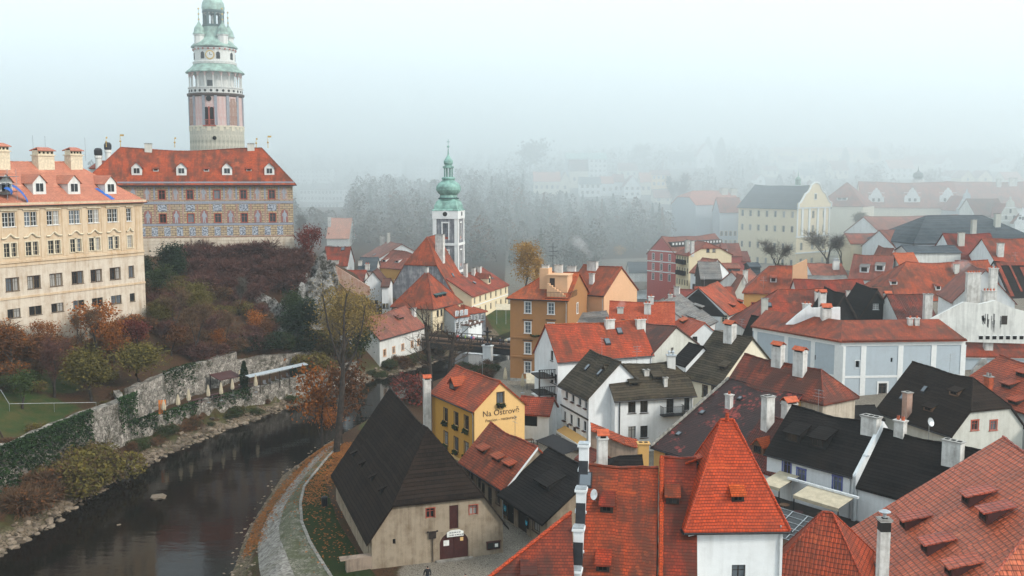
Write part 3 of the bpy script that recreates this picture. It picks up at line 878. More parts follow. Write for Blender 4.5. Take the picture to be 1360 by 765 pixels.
grass=np.maximum.reduce([blob(-60,108,11),blob(-57,118,6),blob(-64,98,9),blob(-55.5,157,4,2),blob(-61,128,4),blob(-78,128,6),(gp[:,1]>300)*.35,blob(-16,128,4),blob(6,232,13)])
paved=np.clip((gp[:,0]-(-9.5+np.clip(gp[:,1]-82,-30,90)*.075))/1.5,0,1)*(gp[:,1]<330)
paved=np.where(inside(gp,RIVER),0,paved)
dr=seg_dist(gp,RIVER)
grav=np.clip((3.4-dr)/2.,0,1);grass=np.maximum(grass,np.clip(1.4-np.abs(dr-2.9)/1.2,0,.5)*(gp[:,0]<-20)*(gp[:,1]<190))
zone=np.column_stack([grass,paved,grav,np.ones(len(gp))]).astype(np.float32)
ca.data.foreach_set('color',zone.ravel())
t=NT('ground_mat');att=t.n('Attribute',attribute_name='zone');sp=t.n('SeparateColor');t.l(att.outputs[0],sp.inputs[0])
oc=t.n('TexCoord').outputs['Object']
n1=t.noise(oc,.5,5,.7);n2=t.noise(oc,5,4,.65);n3=t.noise(oc,.11,4,.6)
litter=t.mix(t.ramp(n2,.35,.7),(.028,.015,.008),(.085,.038,.014))
litter=t.mix(t.ramp(n1,.52,.68,0,.7),litter,(.040,.044,.016))
gr=t.mix(n2,(.014,.032,.006),(.036,.062,.012));gr=t.mix(t.ramp(n1,.42,.62,0,.75),gr,(.075,.06,.018))
vor=t.n('TexVoronoi',feature='DISTANCE_TO_EDGE');t.l(oc,vor.inputs['Vector']);vor.inputs['Scale'].default_value=5.5
pv=t.mix(t.ramp(vor.outputs[0],.02,.10),(.07,.06,.045),(.25,.22,.18));pv=t.mix(t.ramp(n1,.4,.7,0,.5),pv,(.14,.12,.095))
gv=t.mix(t.ramp(n2,.4,.62),(.055,.038,.022),(.21,.16,.11));gv=t.mix(t.ramp(n1,.48,.6,0,.6),gv,(.050,.050,.02))
def zmask(ch):
 return t.ramp(t.math('ADD',sp.outputs[ch],t.math('MULTIPLY',t.math('SUBTRACT',n1,.5),.8)),.4,.6)
c=t.mix(zmask(2),litter,gv);c=t.mix(zmask(1),c,pv);c=t.mix(zmask(0),c,gr)
t.col(c);t.rough(.9,.2);t.bump(t.math('ADD',n2,t.math('MULTIPLY',vor.outputs[0],.8)),.7,.12)
gme.materials.append(t.m)
ground=bpy.data.objects.new('ground',gme);COL.objects.link(ground);tag(ground,'leaf strewn valley ground rising to the castle rock','ground',kind='structure')
t=NT('water_mat');oc=t.n('TexCoord').outputs['Object']
mp=t.n('Mapping');t.l(oc,mp.inputs[0]);mp.inputs['Rotation'].default_value=(0,0,R(62));mp.inputs['Scale'].default_value=(.45,1.3,1)
n1=t.noise(mp.outputs[0],.9,4,.6);n2=t.noise(mp.outputs[0],.16,3,.6)
t.col(t.mix(n2,(.005,.0032,.002),(.009,.006,.004)));t.rough(.06,.09)
t.bump(t.math('ADD',t.math('MULTIPLY',n1,.5),n2),.10,.2)
MATS['water']=t.m
w=MB()
xs=np.linspace(-58,190,32);ys=np.linspace(42,366,36)
for i in range(31):
 for j in range(35):
  w.poly([(xs[i],ys[j],0),(xs[i+1],ys[j],0),(xs[i+1],ys[j+1],0),(xs[i],ys[j+1],0)])
tag(w.build('river_water','water',None,(0,0,-3.5)),'dark brown river curving round the island','river',kind='structure')
t=NT('foam_mat');oc=t.n('TexCoord').outputs['Object'];n1=t.noise(oc,1.4,5,.75)
t.col(t.mix(t.ramp(n1,.42,.58),(.16,.18,.19),(.55,.58,.60)));t.rough(.35);t.bump(n1,.8,.2);MATS['foam']=t.m
def strip_sheet(name,mat,left,right,dz,nseg=10,kind='structure',lab=None,z=None,cat=None):
 m=MB()
 def res(pts,n):
  pts=[Vector(p)for p in pts];ds=[0]
  for a,b in zip(pts,pts[1:]):ds.append(ds[-1]+(b-a).length)
  out=[]
  for i in range(n+1):
   s=ds[-1]*i/n
   for k in range(len(pts)-1):
    if s<=ds[k+1]+1e-9:
     f=(s-ds[k])/max(1e-9,ds[k+1]-ds[k]);out.append(pts[k].lerp(pts[k+1],f));break
  return out
 n=nseg;l,r=res(left,n),res(right,n);ac=6
 g=[[l[i].lerp(r[i],j/ac)for j in range(ac+1)]for i in range(n+1)]
 flat=np.array([(p.x,p.y)for row in g for p in row]);zz=(gz_arr(flat)if z is None else np.full(len(flat),z)).reshape(n+1,ac+1)
 for i in range(n):
  for j in range(ac):
   q=[(g[a][b].x,g[a][b].y,zz[a][b]+dz)for a,b in((i,j),(i,j+1),(i+1,j+1),(i+1,j))]
   m.poly(q)
 o=m.build(name,mat);o.data.polygons.foreach_set('use_smooth',[True]*len(m.f))
 return tag(o,lab,cat,kind=kind)
strip_sheet('weir_water','foam',[(-10,199),(-4,212),(4,228)],[(-1.5,195.5),(6,207),(16,224)],0,8,z=-3.44,lab='white rippled water below the weir',cat='river')
strip_sheet('weir_water','foam',[(28,290),(40,312),(62,332)],[(51,288),(64,309),(84,325)],0,8,z=-3.44,lab='pale shallow river bend by the far houses',cat='river')
t=NT('gravel_mat');oc=t.n('TexCoord').outputs['Object'];vo=t.n('TexVoronoi');t.l(oc,vo.inputs['Vector']);vo.inputs['Scale'].default_value=4.2
n1=t.noise(oc,.6,4,.6);bw=t.n('RGBToBW');t.l(vo.outputs['Color'],bw.inputs[0])
t.col(t.mix(t.ramp(n1,.45,.7,0,.55),t.mix(bw.outputs[0],(.09,.08,.07),(.33,.31,.28)),(.10,.09,.06)));t.rough(.9,.2);t.bump(vo.outputs['Distance'],.9,.06);MATS['gravel']=t.m
t=NT('cobble_mat');oc=t.n('TexCoord').outputs['Object'];vo=t.n('TexVoronoi',feature='DISTANCE_TO_EDGE');t.l(oc,vo.inputs['Vector']);vo.inputs['Scale'].default_value=3.6
vc=t.n('TexVoronoi');t.l(oc,vc.inputs['Vector']);vc.inputs['Scale'].default_value=3.6;bw=t.n('RGBToBW');t.l(vc.outputs['Color'],bw.inputs[0]);n1=t.noise(oc,.7,4,.6)
cc=t.mix(bw.outputs[0],(.07,.065,.045),(.24,.225,.18));cc=t.mix(t.ramp(vo.outputs[0],.0,.12,.9,0),cc,(.03,.035,.012));cc=t.mix(t.ramp(n1,.42,.6,0,.75),cc,(.05,.058,.022))
t.col(cc);t.rough(.85,.25);t.bump(vo.outputs[0],.9,.08);MATS['cobble']=t.m
t=NT('grass_mat');oc=t.n('TexCoord').outputs['Object'];n1=t.noise(oc,1.0,5,.7);n2=t.noise(oc,9,3,.6)
t.col(t.mix(t.ramp(n1,.5,.7,0,.6),t.mix(n2,(.011,.022,.005),(.024,.038,.009)),(.04,.028,.01)));t.rough(.95,.1);t.bump(n2,.9,.08);MATS['grass']=t.m
t=NT('lawn_mat');oc=t.n('TexCoord').outputs['Object'];n1=t.noise(oc,.5,5,.7)
t.col(t.mix(t.ramp(n1,.42,.7),(.19,.30,.05),(.28,.30,.10)));t.rough(.95,.1);MATS['lawn']=t.m
t=NT('leaves_mat');oc=t.n('TexCoord').outputs['Object'];n1=t.noise(oc,7,4,.7);n2=t.noise(oc,1.1,4,.7)
t.col(t.mix(t.ramp(n2,.5,.68),t.mix(t.ramp(n1,.4,.62),(.15,.06,.015),(.46,.17,.035)),(.12,.085,.035)));t.rough(.95,.1);t.bump(n1,.9,.06);MATS['leaf_litter']=t.m
def gp2(*pts):return[Vector((p.x,p.y,0))for p in(P(a,b,-.3)for a,b in pts)]
EL=gp2((352,790),(344,740),(341,700),(346,676),(365,645),(393,618),(430,594),(446,586))
EM=gp2((400,790),(383,745),(372,712),(370,690),(378,662),(400,632),(433,600),(449,588))
ER=gp2((452,790),(433,758),(412,722),(401,695),(399,668),(404,645),(436,606),(452,590))
strip_sheet('gravel_path','gravel',EL,EM,.07,40,lab='pale gravel path curving round the barn',cat='path')
strip_sheet('cobbled_path','cobble',EM,ER,.075,40,lab='mossy cobbled path with a stone kerb',cat='path')
GRR=gp2((500,772),(486,752),(470,728),(450,695),(436,655),(430,632),(440,612),(455,594))
strip_sheet('grass_strip','grass',ER,GRR,.06,36,lab='dark grass strip beside the barn wall',cat='grass')
LL=gp2((318,690),(331,668),(352,640),(382,612),(418,592),(446,583))
m=MB();q=random.Random(11);lv=[]
def lat(pl,n,sig,off):
 for i in range(n):
  k_=q.randrange(len(pl)-1);c_=pl[k_].lerp(pl[k_+1],q.random());d_=(pl[k_+1]-pl[k_]).normalized();lv.append(c_+Vector((-d_.y,d_.x,0))*(off+q.gauss(0,sig))+d_*q.gauss(0,.6))
lat(EL[2:],2600,.7,.8);lat(EL[3:],900,1.5,.3);lat(ER[4:],1500,.9,-1.1);lat(ER[5:],2200,1.0,-1.6);lat(ER[1:5],350,1.2,-1.6)
zv=gz_arr([(p.x,p.y)for p in lv])
for p,z in zip(lv,zv):
 if z<-3.3:continue
 c_=Vector((p.x,p.y,z+q.uniform(.09,.14)));a_=q.uniform(0,6.3);s_=q.uniform(.07,.16);u_=Vector((math.cos(a_),math.sin(a_),q.uniform(-.3,.3)))*s_;w_=Vector((-math.sin(a_),math.cos(a_),q.uniform(-.3,.3)))*s_*.7
 m.poly([c_-u_,c_-w_,c_+u_,c_+w_])
tag(m.build('fallen_leaves','leaf_fallen'),'orange fallen leaves scattered between river, path and barn','leaves',kind='stuff')
k=MB();kk=ER
tot=[]
for a,b in zip(kk,kk[1:]):
 n=max(1,int((b-a).length/.75))
 for i in range(n):tot.append((a.lerp(b,(i+.5)/n),(b-a).normalized()))
for p,d in tot:
 z=gz(p.x,p.y);k.obox((p.x,p.y),d,.35,.13,z-.1,z+.16+rnd.uniform(-.02,.02))
tag(k.build('path_kerb','stone_kerb'),'stone kerb along the cobbled path','kerb',kind='structure')
ll=[P(a,b,1.5)for a,b in((612,452),(640,446),(672,440),(720,436))];lr=[P(a,b,1.5)for a,b in((625,440),(645,432),(680,424),(720,419))]
strip_sheet('church_lawn','lawn',ll,lr,.5,14,lab='bright green lawn beyond the wooden bridge',cat='lawn')
def rock_mb(mb,c,r,seed,m=0,flat=.6):
 q=random.Random(seed);i=len(mb.v)
 bm=bmesh.new();bmesh.ops.create_icosphere(bm,subdivisions=1,radius=1)
 k=[q.uniform(.75,1.25)for _ in range(12)];sx,sy=q.uniform(.7,1.35),q.uniform(.7,1.3);a=q.uniform(0,6.28)
 for j,v in enumerate(bm.verts):
  f=q.uniform(.72,1.15);x,y=v.co.x*sx*f,v.co.y*sy*f
  mb.v.append((c[0]+r*(x*math.cos(a)-y*math.sin(a)),c[1]+r*(x*math.sin(a)+y*math.cos(a)),c[2]+r*v.co.z*flat*f))
 for f in bm.faces:mb.f.append(tuple(i+v.index for v in f.verts));mb.m.append(m)
 bm.free()
t=NT('rubble_mat');g=t.n('NewGeometry').outputs['Random Per Island'];oc=t.n('TexCoord').outputs['Object'];n1=t.noise(oc,2.5,4,.7)
t.col(t.mix(t.ramp(n1,.5,.7,0,.6),t.mix(g,(.06,.042,.028),(.26,.20,.145)),(.05,.045,.02)));t.rough(.85,.3);t.bump(n1,.5,.08);MATS['rubble']=t.m
rb=MB();q=random.Random(5)
def along(pl,n,off):
 pts=[Vector((x,y,0))for x,y in pl];ds=[0]
 for a,b in zip(pts,pts[1:]):ds.append(ds[-1]+(b-a).length)
 for i in range(n):
  s=q.uniform(0,ds[-1])
  for k_ in range(len(pts)-1):
   if s<=ds[k_+1]:
    a,b=pts[k_],pts[k_+1];d=(b-a).normalized();nn=Vector((-d.y,d.x,0))
    yield a.lerp(b,(s-ds[k_])/(ds[k_+1]-ds[k_]))+nn*off();break
pp=[(p.x,p.y,q.uniform(.12,.5)**1.0)for p in along(RIV_L[1:11],1150,lambda:q.uniform(-.5,1.0)+q.random()**3*2)]+[(p.x,p.y,q.uniform(.08,.24))for p in along(RIV_R[1:10],700,lambda:-q.uniform(-.4,3.0))]
zz=gz_arr([(a,b)for a,b,r in pp])
for i,((a,b,r),z)in enumerate(zip(pp,zz)):rock_mb(rb,(a,b,max(z,-3.6)+r*.15),r,i)
tag(rb.build('bank_rubble','rubble'),'pale rubble stones lining the river banks','stones',kind='stuff')
for(px,py,r,lab)in((211,660,.85,'pale flat rock lying in mid river'),(178,626,.9,'rounded tan boulder on the bank under the garden wall'),(158,697,.35,'dark small rock breaking the water surface')):
 p=P(px,py,-3.4);m=MB();rock_mb(m,(0,0,0),r,int(px),flat=.35);tag(m.build('river_rock','rubble',None,p),lab,'rock')
t=NT('rubblewall_mat');uv=t.n('UVMap').outputs[0];vo=t.n('TexVoronoi',feature='DISTANCE_TO_EDGE');t.l(uv,vo.inputs['Vector']);vo.inputs['Scale'].default_value=1.9
vc=t.n('TexVoronoi');t.l(uv,vc.inputs['Vector']);vc.inputs['Scale'].default_value=1.9;bw=t.n('RGBToBW');t.l(vc.outputs['Color'],bw.inputs[0])
n1=t.noise(uv,.5,5,.7);n2=t.noise(uv,4,3,.7)
cc=t.mix(bw.outputs[0],(.10,.085,.07),(.44,.40,.35));cc=t.mix(t.ramp(vo.outputs[0],.0,.07,.95,0),cc,(.03,.025,.018));cc=t.mix(t.ramp(n1,.47,.6,0,.9),cc,(.035,.032,.02));cc=t.mix(t.ramp(n2,.5,.7,0,.4),cc,(.68,.65,.6))
t.col(cc);t.rough(.9,.2);t.bump(t.math('ADD',t.math('MINIMUM',vo.outputs[0],.15),t.math('MULTIPLY',n2,.2)),1.,.3);MATS['rubble_wall']=t.m
def stone_wall(label,pts,tops,thick=1.3,zb=None,name='stone_wall',mat='rubble_wall'):
 m=MB();N=[]
 P2=[]
 for(a,za),(b,zb2)in zip(zip(pts,tops),zip(pts[1:],tops[1:])):
  a,b=Vector((*a,0)),Vector((*b,0));n=max(1,int((b-a).length/1.4))
  for i in range(n):P2.append((a.lerp(b,i/n),za+(zb2-za)*i/n))
 P2.append((Vector((*pts[-1],0)),tops[-1]))
 q=random.Random(len(pts)*7+int(pts[0][0]))
 rows=[]
 for i,(p,z)in enumerate(P2):
  d=(P2[min(i+1,len(P2)-1)][0]-P2[max(i-1,0)][0]).normalized();nn=Vector((-d.y,d.x,0))
  z+=q.uniform(-.14,.14);b0=-4.5 if zb is None else zb;f=.25
  col_=[p-nn*f+Vector((0,0,b0))]
  for k_ in range(1,5):col_.append(p-nn*(f*(1-k_/4)+q.uniform(-.09,.09))+Vector((0,0,b0+(z-b0)*k_/4)))
  col_+=[p+nn*thick+Vector((0,0,z+q.uniform(-.08,.08))),p+nn*thick+Vector((0,0,b0))]
  rows.append(col_)
 for r0,r1 in zip(rows,rows[1:]):
  for k_ in range(len(r0)-1):m.poly([r0[k_],r1[k_],r1[k_+1],r0[k_+1]])
 m.poly(rows[0]);m.poly(rows[-1])
 return tag(m.build(name,mat),label,'wall')
stone_wall('tall mossy stone retaining wall holding up the grassy garden by the river',WALLPTS[:4]+[(-49.2,124)],[3.5,3.7,3.8,3.8,3.9])
stone_wall('low crumbling stone wall between tall garden wall and umbrella terrace',[(-49.2,124),(-47.2,130)],[.9,.5],.8)
stone_wall('long low pale stone wall below the umbrella terrace',[(-47.2,130),(-44.2,139),(-36.2,153.5),(-28.8,166),(-26.5,170)],[.35,.35,.3,.3,.4],.9)
stone_wall('pale stone wall behind the folded umbrellas',[(-50.2,129.0),(-48.5,138),(-43.5,155)],[4.3,4.5,4.7],1.1,-.6)
stone_wall('stone wall under the white canopy roof at the foot of the cliff',[(-43.5,155),(-38,163),(-32.5,168.5)],[3.2,2.9,2.4],1.1,-.6)
stone_wall('short ivy clad end of the garden wall beside the terrace',[(-49.2,124.3),(-51.6,128.6)],[3.9,4.2],.8,-1)
# town: the near island houses
def q5(x,y):return 380+x/2.508,460+y/2.508
def q6(x,y):return 660+x/2.55,320+y/2.55
def q7(x,y):return 860+x/2.72,180+y/2.72
def q4(x,y):return 380+x/2.39,180+y/2.39
def y1(x,y):return 860+x/2.72,400+y/2.72
def y2(x,y):return 620+x/3.09,540+y/3.09
def y3(x,y):return 980+x/2.508,460+y/2.508
def y4(x,y):return 880+x/4.25,330+y/4.25
def y5(x,y):return 1120+x/3.06,230+y/3.06
def y6(x,y):return 490+x/4.25,300+y/4.25
def u3(x,y):return 1180+x/5.467,460+y/5.467
def u5(x,y):return 400+x/5.8875,270+y/5.8875
def u6(x,y):return x/5.1,180+y/5.1
def u7(x,y):return 860+x/7.653,300+y/7.653
def v5(x,y):return 1100+x/5.23,160+y/5.23
def v7(x,y):return 720+x/4.369,590+y/4.369
def q1(x,y):return x/2.55,160+y/2.55
h=House('barn','old plastered barn with huge dark shingle half hipped roof and arched red gate',(493.6,712),(668,692),2.8,0,W=19.6,zr=10.7,ridge='v',hips=(.69,0),over=.45,wall='wall_barn',roof='shingle_brown',cat='barn',rec=.22,ridgecap=True,gutter=False)
barn=h
h.wpx('F',[q5(481,572),q5(624,561)],.72,.85,'redsmall')
h.wpx('F',[q5(360,659)],.25,.45,'hole')
xd,zd=h.pix('F',*q5(559,608));xg,_=h.pix('F',*q5(560,722))
h.open['F'].append((xd,zd,.78,2.05));h.open['F'].append((xg,.04,2.5,2.35))
h.wpx('L',[q5(173,515),q5(192,556),q5(213,590),q5(237,622),q5(256,656),q5(275,690)],.38,.6,'hole')
h.finish()
ln,tf,rz=h.side('F')
m=MB();m.box(-.37,.37,.1,.16,.01,2.03)
for i in range(4):m.box(-.33+i*.19,-.33+i*.19+.15,.085,.1,.03,2.0)
o=m.build('hatch','wood_red',h.root,tf(xd,0,zd))
m=MB()
for sg in(-1,1):
 m.box(min(sg*.01,sg*1.22),max(sg*.01,sg*1.22),.1,.17,.01,2.33)
 for i in range(5):m.box(min(sg*(.05+i*.24),sg*(.25+i*.24)),max(sg*(.05+i*.24),sg*(.25+i*.24)),.085,.1,.04,2.3)
g=m.build('gate','wood_red',h.root,tf(xg,0,.04))
m=MB();m.box(-.9,-.42,.06,.083,1.15,1.62);m.build('notice','cloth_white',g)
m=MB();m.box(.55,.82,.06,.083,1.45,1.75);m.build('notice','wall_yellow',g)
m=MB()
for sg in(-1,1):
 pts=[(sg*1.255,1.35)]+[(sg*1.25*math.cos(a),1.35+1.0*math.sin(a))for a in[R(90)*i/8 for i in range(1,9)]]+[(0,2.42),(sg*1.255,2.42)]
 m.slab([(x,-.006,z)for x,z in pts],[(x,.09,z)for x,z in pts])
m.build('gate_arch','wall_barn',h.root,tf(xg,0,.04))
m=MB();m.box(-1.6,1.6,-.35,-.004,-.3,.06);m.build('doorstep','stone_kerb',h.root,tf(xg,0,.0))
xb,zb=h.pix('F',*q5(563,622));m=MB()
pts=[(-.72,-.27),(.72,-.27),(.72,.12),(.35,.30),(-.35,.30),(-.72,.14)]
m.slab([(x,-.06,z)for x,z in pts],[(x,-.02,z)for x,z in pts])
bn=m.build('banner','cloth_white',h.root,tf(xb,0,zb));m=MB()
for z,ws in((.08,(.16,.12,.2,.1,.14)),(-.13,(.1,.22,.12,.18,.12,.16))):
 x=-.5
 for ww in ws:m.box(x,x+ww,-.066,-.061,z-.04,z+.045);x+=ww+.06
m.build('lettering','cloth_grey',bn)
xb,zb=h.pix('F',*q5(690,662));m=MB();m.box(-.6,.6,-.12,-.01,-.33,.33);m.box(-.66,.66,-.16,-.01,.335,.38)
nb=m.build('notice_board','wood_red',h.root,tf(xb,0,zb));m=MB();m.box(-.53,-.02,-.128,-.122,-.26,.26);m.box(.02,.53,-.128,-.122,-.26,.26);m.build('pane','glass',nb)
m=MB();m.box(.1,.38,-.136,-.13,-.14,.16);m.build('notice','cloth_white',nb)
xb,zb=h.pix('F',*q5(487,628));m=MB()
m.box(-.3,.3,-.14,-.06,-.28,.28);m.tube([(-.42,-.1,.3),(.42,-.1,.3)],.05,6);m.box(-.03,.03,-.12,-.07,-zb+.02,-.28)
for x in(-.4,.4):m.box(x-.07,x+.07,-.14,-.06,.26,.38)
m.build('wall_plaque','wood_dark',h.root,tf(xb,0,zb))
for p in(q5(222,368),q5(250,403),q5(283,448),q5(315,490)):
 h.dp(*p,.3,.42,'shed','back',q=22,wallm='wood_black',roofm='shingle_brown',pane='hollow')
p=P(470,757,0);m=MB();d=h.v
m.obox((0,0),(h.u.x,h.u.y),1.6,.35,-.6,.95);m.obox((-.2,.0),(h.u.x,h.u.y),1.9,.42,.955,1.06)
tag(m.build('buttress_wall','wall_ruin',None,(p.x+.9,p.y+.4,0)),'low grey stone buttress wall at the near corner of the barn','wall')
h=House('guesthouse','yellow guesthouse with bright red roof and writing on its gable',(574.2,519.8),(630,543.7),6.5,0,C=(699,535.8),Rp=(663,506.5),wall='wall_yellow',roof='clay_orange',over=.3,rec=.16,cat='guesthouse')
gh=h
h.wpx('F',[q5(532,250),q5(567,264),q5(601,277),q5(533,327),q5(567,347),q5(601,364)],1.0,1.55,'brown')
h.wpx('R',[q5(714,190)],.85,1.25,'brown')
h.finish()
for o in[c for c in h.root.children if c.name.startswith('window')]:
 m=MB();
 for i in range(60):
  x,y,z=rnd.uniform(-.5,.5),rnd.uniform(-.38,-.1),rnd.uniform(-.45,.02);s=.11
  a=Vector((rnd.uniform(-1,1),rnd.uniform(-1,1),rnd.uniform(-1,1))).normalized()*s;b=a.cross(Vector((rnd.random(),rnd.random(),1))).normalized()*s
  c=Vector((x,y,z));m.poly([c-a-b,c+a-b,c+a+b,c-a+b])
 m.box(-.45,.45,-.32,-.11,-.34,-.18,1)
 m.build('flower_box',['leaf_green','wood_dark'],o)
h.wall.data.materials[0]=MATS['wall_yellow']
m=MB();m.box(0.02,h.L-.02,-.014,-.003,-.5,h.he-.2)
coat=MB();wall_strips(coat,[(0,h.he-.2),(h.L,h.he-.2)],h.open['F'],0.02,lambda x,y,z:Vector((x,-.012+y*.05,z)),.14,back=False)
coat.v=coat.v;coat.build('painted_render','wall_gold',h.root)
wall_text(h,'R','Na Ostrov\u011b',665.5,550.5,None,.92,'trim_brown',spacing=1.04)
wall_text(h,'R','Penzion - restaurace',665.5,558.0,None,.46,'trim_brown',spacing=1.05)
h.dp(*q5(553,146),1.5,.8,'gable',q=10,wallm='wood_red',pane='glass')
p=P(567.4,560,0);p=D(567.4,556,116.5)
free_chimney('slim white chimney with tiled cap standing beside the yellow guesthouse',(p.x,p.y),8.3,.85,.7,'house',0,.3)
m=MB()
h2=House('annexe','white terrace annexe with small red tiled roof between yellow guesthouse and white inn',D(688,537,119),D(729,537,118),3.6,0,W=4.5,zr=5.0,wall='wall_white',roof='clay_pan',gutter=False)
h2.wpx('F',[(705,556),(718,556)],1.6,1.5,'hole');h2.finish()
h=House('souvenir_shop','small shop with bright red roof and three long shed dormers',(612.4,610.7),(669.9,647.4),3.0,0,W=6.8,zr=6.5,wall='wall_barn',roof='clay_orange',over=.3,cat='shop',rec=.16)
h.wpx('F',[q5(617,448),q5(642,480),q5(706,525)],.75,1.25,'brown')
x,z=h.pix('F',*q5(678,525));h.door('F',x,.95,2.05,'wood_dark')
x,z=h.pix('F',*q5(658,510));h.door('F',x-.15,.8,2.05,'wood_dark')
h.finish()
for p in(q5(648,352),q5(697,380),q5(736,402)):
 h.dp(*p,1.75,.42,'shed',q=17,wallm='wood_dark',pane='hollow')
m=MB();ln,tf,rz=h.side('F');x,z=h.pix('F',*q5(676,455))
m.lathe([(.3,0),(.3,.05)],14);o=m.build('shop_sign','wood_dark',h.root,tf(x,-.02,z));o.rotation_euler=(R(90),0,0);o.scale=(1.2,.75,1)
m=MB();a0=h.M(h.La+.24,-.3,h.he-.36);a1=h.M(h.La+.24,h.w,h.hr+.06)
m.slab([a0,a0+Vector((.06,0,0)),a1+Vector((.06,0,0)),a1],[p-Vector((0,0,.26))for p in(a0,a0+Vector((.06,0,0)),a1+Vector((.06,0,0)),a1)])
m.build('barge_board','trim_white',h.root);shop=h
b0=h.A+h.u*(h.L+.45)
h=House('craft_shop','dark shop with wide black roof and blue fish signs on its open doors',b0-h.v*.1,b0-h.v*.1+h.u*8.2,2.9,0,W=9.5,zr=6.3,wall='wall_barn',roof='shingle_tar',over=.7,cat='shop',rec=.2,gutter=False)
h.door('F',1.0,1.5,2.1,'wood_black');h.door('F',3.4,1.9,2.15,'wood_dark');h.win('F',[6.2],[.9],1.2,1.1,'brown');h.finish()
h.dp(*q5(855,470),2.4,.5,'shed',q=22,wallm='wood_black',roofm='shingle_tar',pane='hollow')
ln,tf,rz=h.side('F');craft=h
def fish_sign(label,x,z,s):
 t=thing('fish_sign',label,'sign',(h.A.x,h.A.y,0),h.rot)
 m=MB();m.box(x-.42*s,x+.42*s,-.22,-.18,z-.75*s,z+.75*s);m.build('board','wood_black',t)
 m=MB()
 pts=[(-.26,.05),(-.22,.28),(-.12,.14),(.1,.14),(.2,.3),(.26,.1),(.24,-.2),(.12,-.36),(-.1,-.36),(-.24,-.2)]
 m.slab([(x+a*s,-.245,z+b*s)for a,b in pts],[(x+a*s,-.222,z+b*s)for a,b in pts])
 m.build('emblem','sign_blue',t)
 m=MB();m.box(x-.08*s,x+.08*s,-.255,-.247,z-.12*s,z-.04*s);m.build('emblem_detail','cloth_white',t)
fish_sign('dark door board with a bright blue animal emblem, the larger of the two',.35,1.35,1.0)
fish_sign('smaller dark board with a blue emblem further down the shop front',4.75,1.3,.7)
h=House('townhouse','red tiled townhouse roof with white stepped scrolled parapet in front',(3.85,55.6,5),(8.25,54.9,5),5,0,W=14,zr=13.55,wall='wall_white',roof='clay_near',rake=0,over=.4,gutter=False)
h.finish();fg=h
h.dp(805.6,681,.8,.62,'shed',q=26,wallm='wood_dark',pane='hollow');h.dp(800.5,760,.8,.62,'shed',q=26,wallm='wood_dark',pane='hollow')
h.sp(*y2(484,338),.85,1.0)
m=MB();w=h.w;x0,x1=-.62,-.02
zs=lambda b:h.he+h.tp*b
steps=[w+.05,w-1.75,w-3.35,w-5.0,w-6.6]
for i,b in enumerate(steps):
 z=zs(min(b,w));top=z+(1.25 if i==0 else 1.0)
 m.box(x0,x1,b-.33,b+.33,z-2.6,top,0)
 m.box(x0-.09,x1+.09,b-.42,b+.42,top+.003,top+.14,0);m.box(x0-.03,x1+.03,b-.36,b+.36,top+.143,top+.24,2)
 m.box(x0-.07,x1+.07,b-.40,b+.40,z-.35,z-.22,0)
 if i:
  ch=steps[i-1];n=7;ba,bb=b+.331,ch-.331;za,zb_=top-.15,zs(ch)+.25
  pr=[(ba+(bb-ba)*k/n,za+(zb_-za)*(k/n)**2.2-.25*math.sin(math.pi*k/n))for k in range(n+1)]
  for(p,q_),(r,s_)in zip(pr,pr[1:]):
   m.slab([(x0+.06,p,q_),(x1-.06,p,q_),(x1-.06,r,s_),(x0+.06,r,s_)],[(x0+.06,p,q_-2.2),(x1-.06,p,q_-2.2),(x1-.06,r,s_-2.2),(x0+.06,r,s_-2.2)],0)
   m.slab([(x0,p,q_+.05),(x1,p,q_+.05),(x1,r,s_+.05),(x0,r,s_+.05)],[(x0,p,q_+.003),(x1,p,q_+.003),(x1,r,s_+.003),(x0,r,s_+.003)],1)
m.build('parapet',['wall_white','metal_dark','metal_zinc'],h.root)
m=MB()
sl=math.atan(h.tp)
p=h.M(.55,h.w-1.6,h.rz(h.w-1.6)+.55);m.lathe([(.02,0),(.2,.03),(.33,.1),(.34,.12),(.2,.05),(.03,.02)],16,(0,0,0))
o=m.build('satellite_dish','metal_white',h.roof,p);o.rotation_euler=(R(75),0,R(-50));m=MB();m.tube([(0,0,0),(0,.1,-.5)],.03,5);m.tube([(0,0,.02),(.1,-.2,.3)],.012,4);m.build('dish_arm','metal_grey',h.root,p)
pc=h.A+h.v*(h.W*.5+1.6)+h.u*.75
free_chimney('white chimney with small orange tiled cap behind the stepped parapet',(pc.x,pc.y),15.2,.62,.62,'house',8,.1)
h=House('townhouse','orange red tiled roof between stepped parapet house and white tower',(8.62,55.3,5.2),(10.7,55.0,5.2),5.2,0,W=13.6,zr=14.2,wall='wall_white',roof='clay_near',rake=.06,over=.4,gutter=False)
h.finish()
h.dp(893,671,.8,.7,'shed',q=24,wallm='wood_dark',pane='glass')
m=MB();n=26
pts=[h.M(-.02,-.3+(h.w+.3)*i/n,h.he+h.tp*(-.3+(h.w+.3)*i/n)+.13)for i in range(n+1)]
m.tube(pts,[.17 if i%2 else .13 for i in range(n+1)],6);m.build('verge_tiles','clay_tower',h.roof)
t=thing('hipped_wing','dark red hipped roof wing sloping down to the cobbled street','house',(3.1,60,0));m=MB()
rp,hl,er,bk,bl=(.6,0,11.3),(-7.9,-5,6.3),(.6,-5.2,6.3),(.6,5,6.3),(-1.0,5,6.3)
dz=(0,0,-.2)
for tri in((rp,hl,er),(rp,bl,hl),(rp,bk,bl)):m.slab([Vector(p)for p in tri],[Vector(p)+Vector(dz)for p in tri])
rf=m.build('roof','clay_near_dark',t)
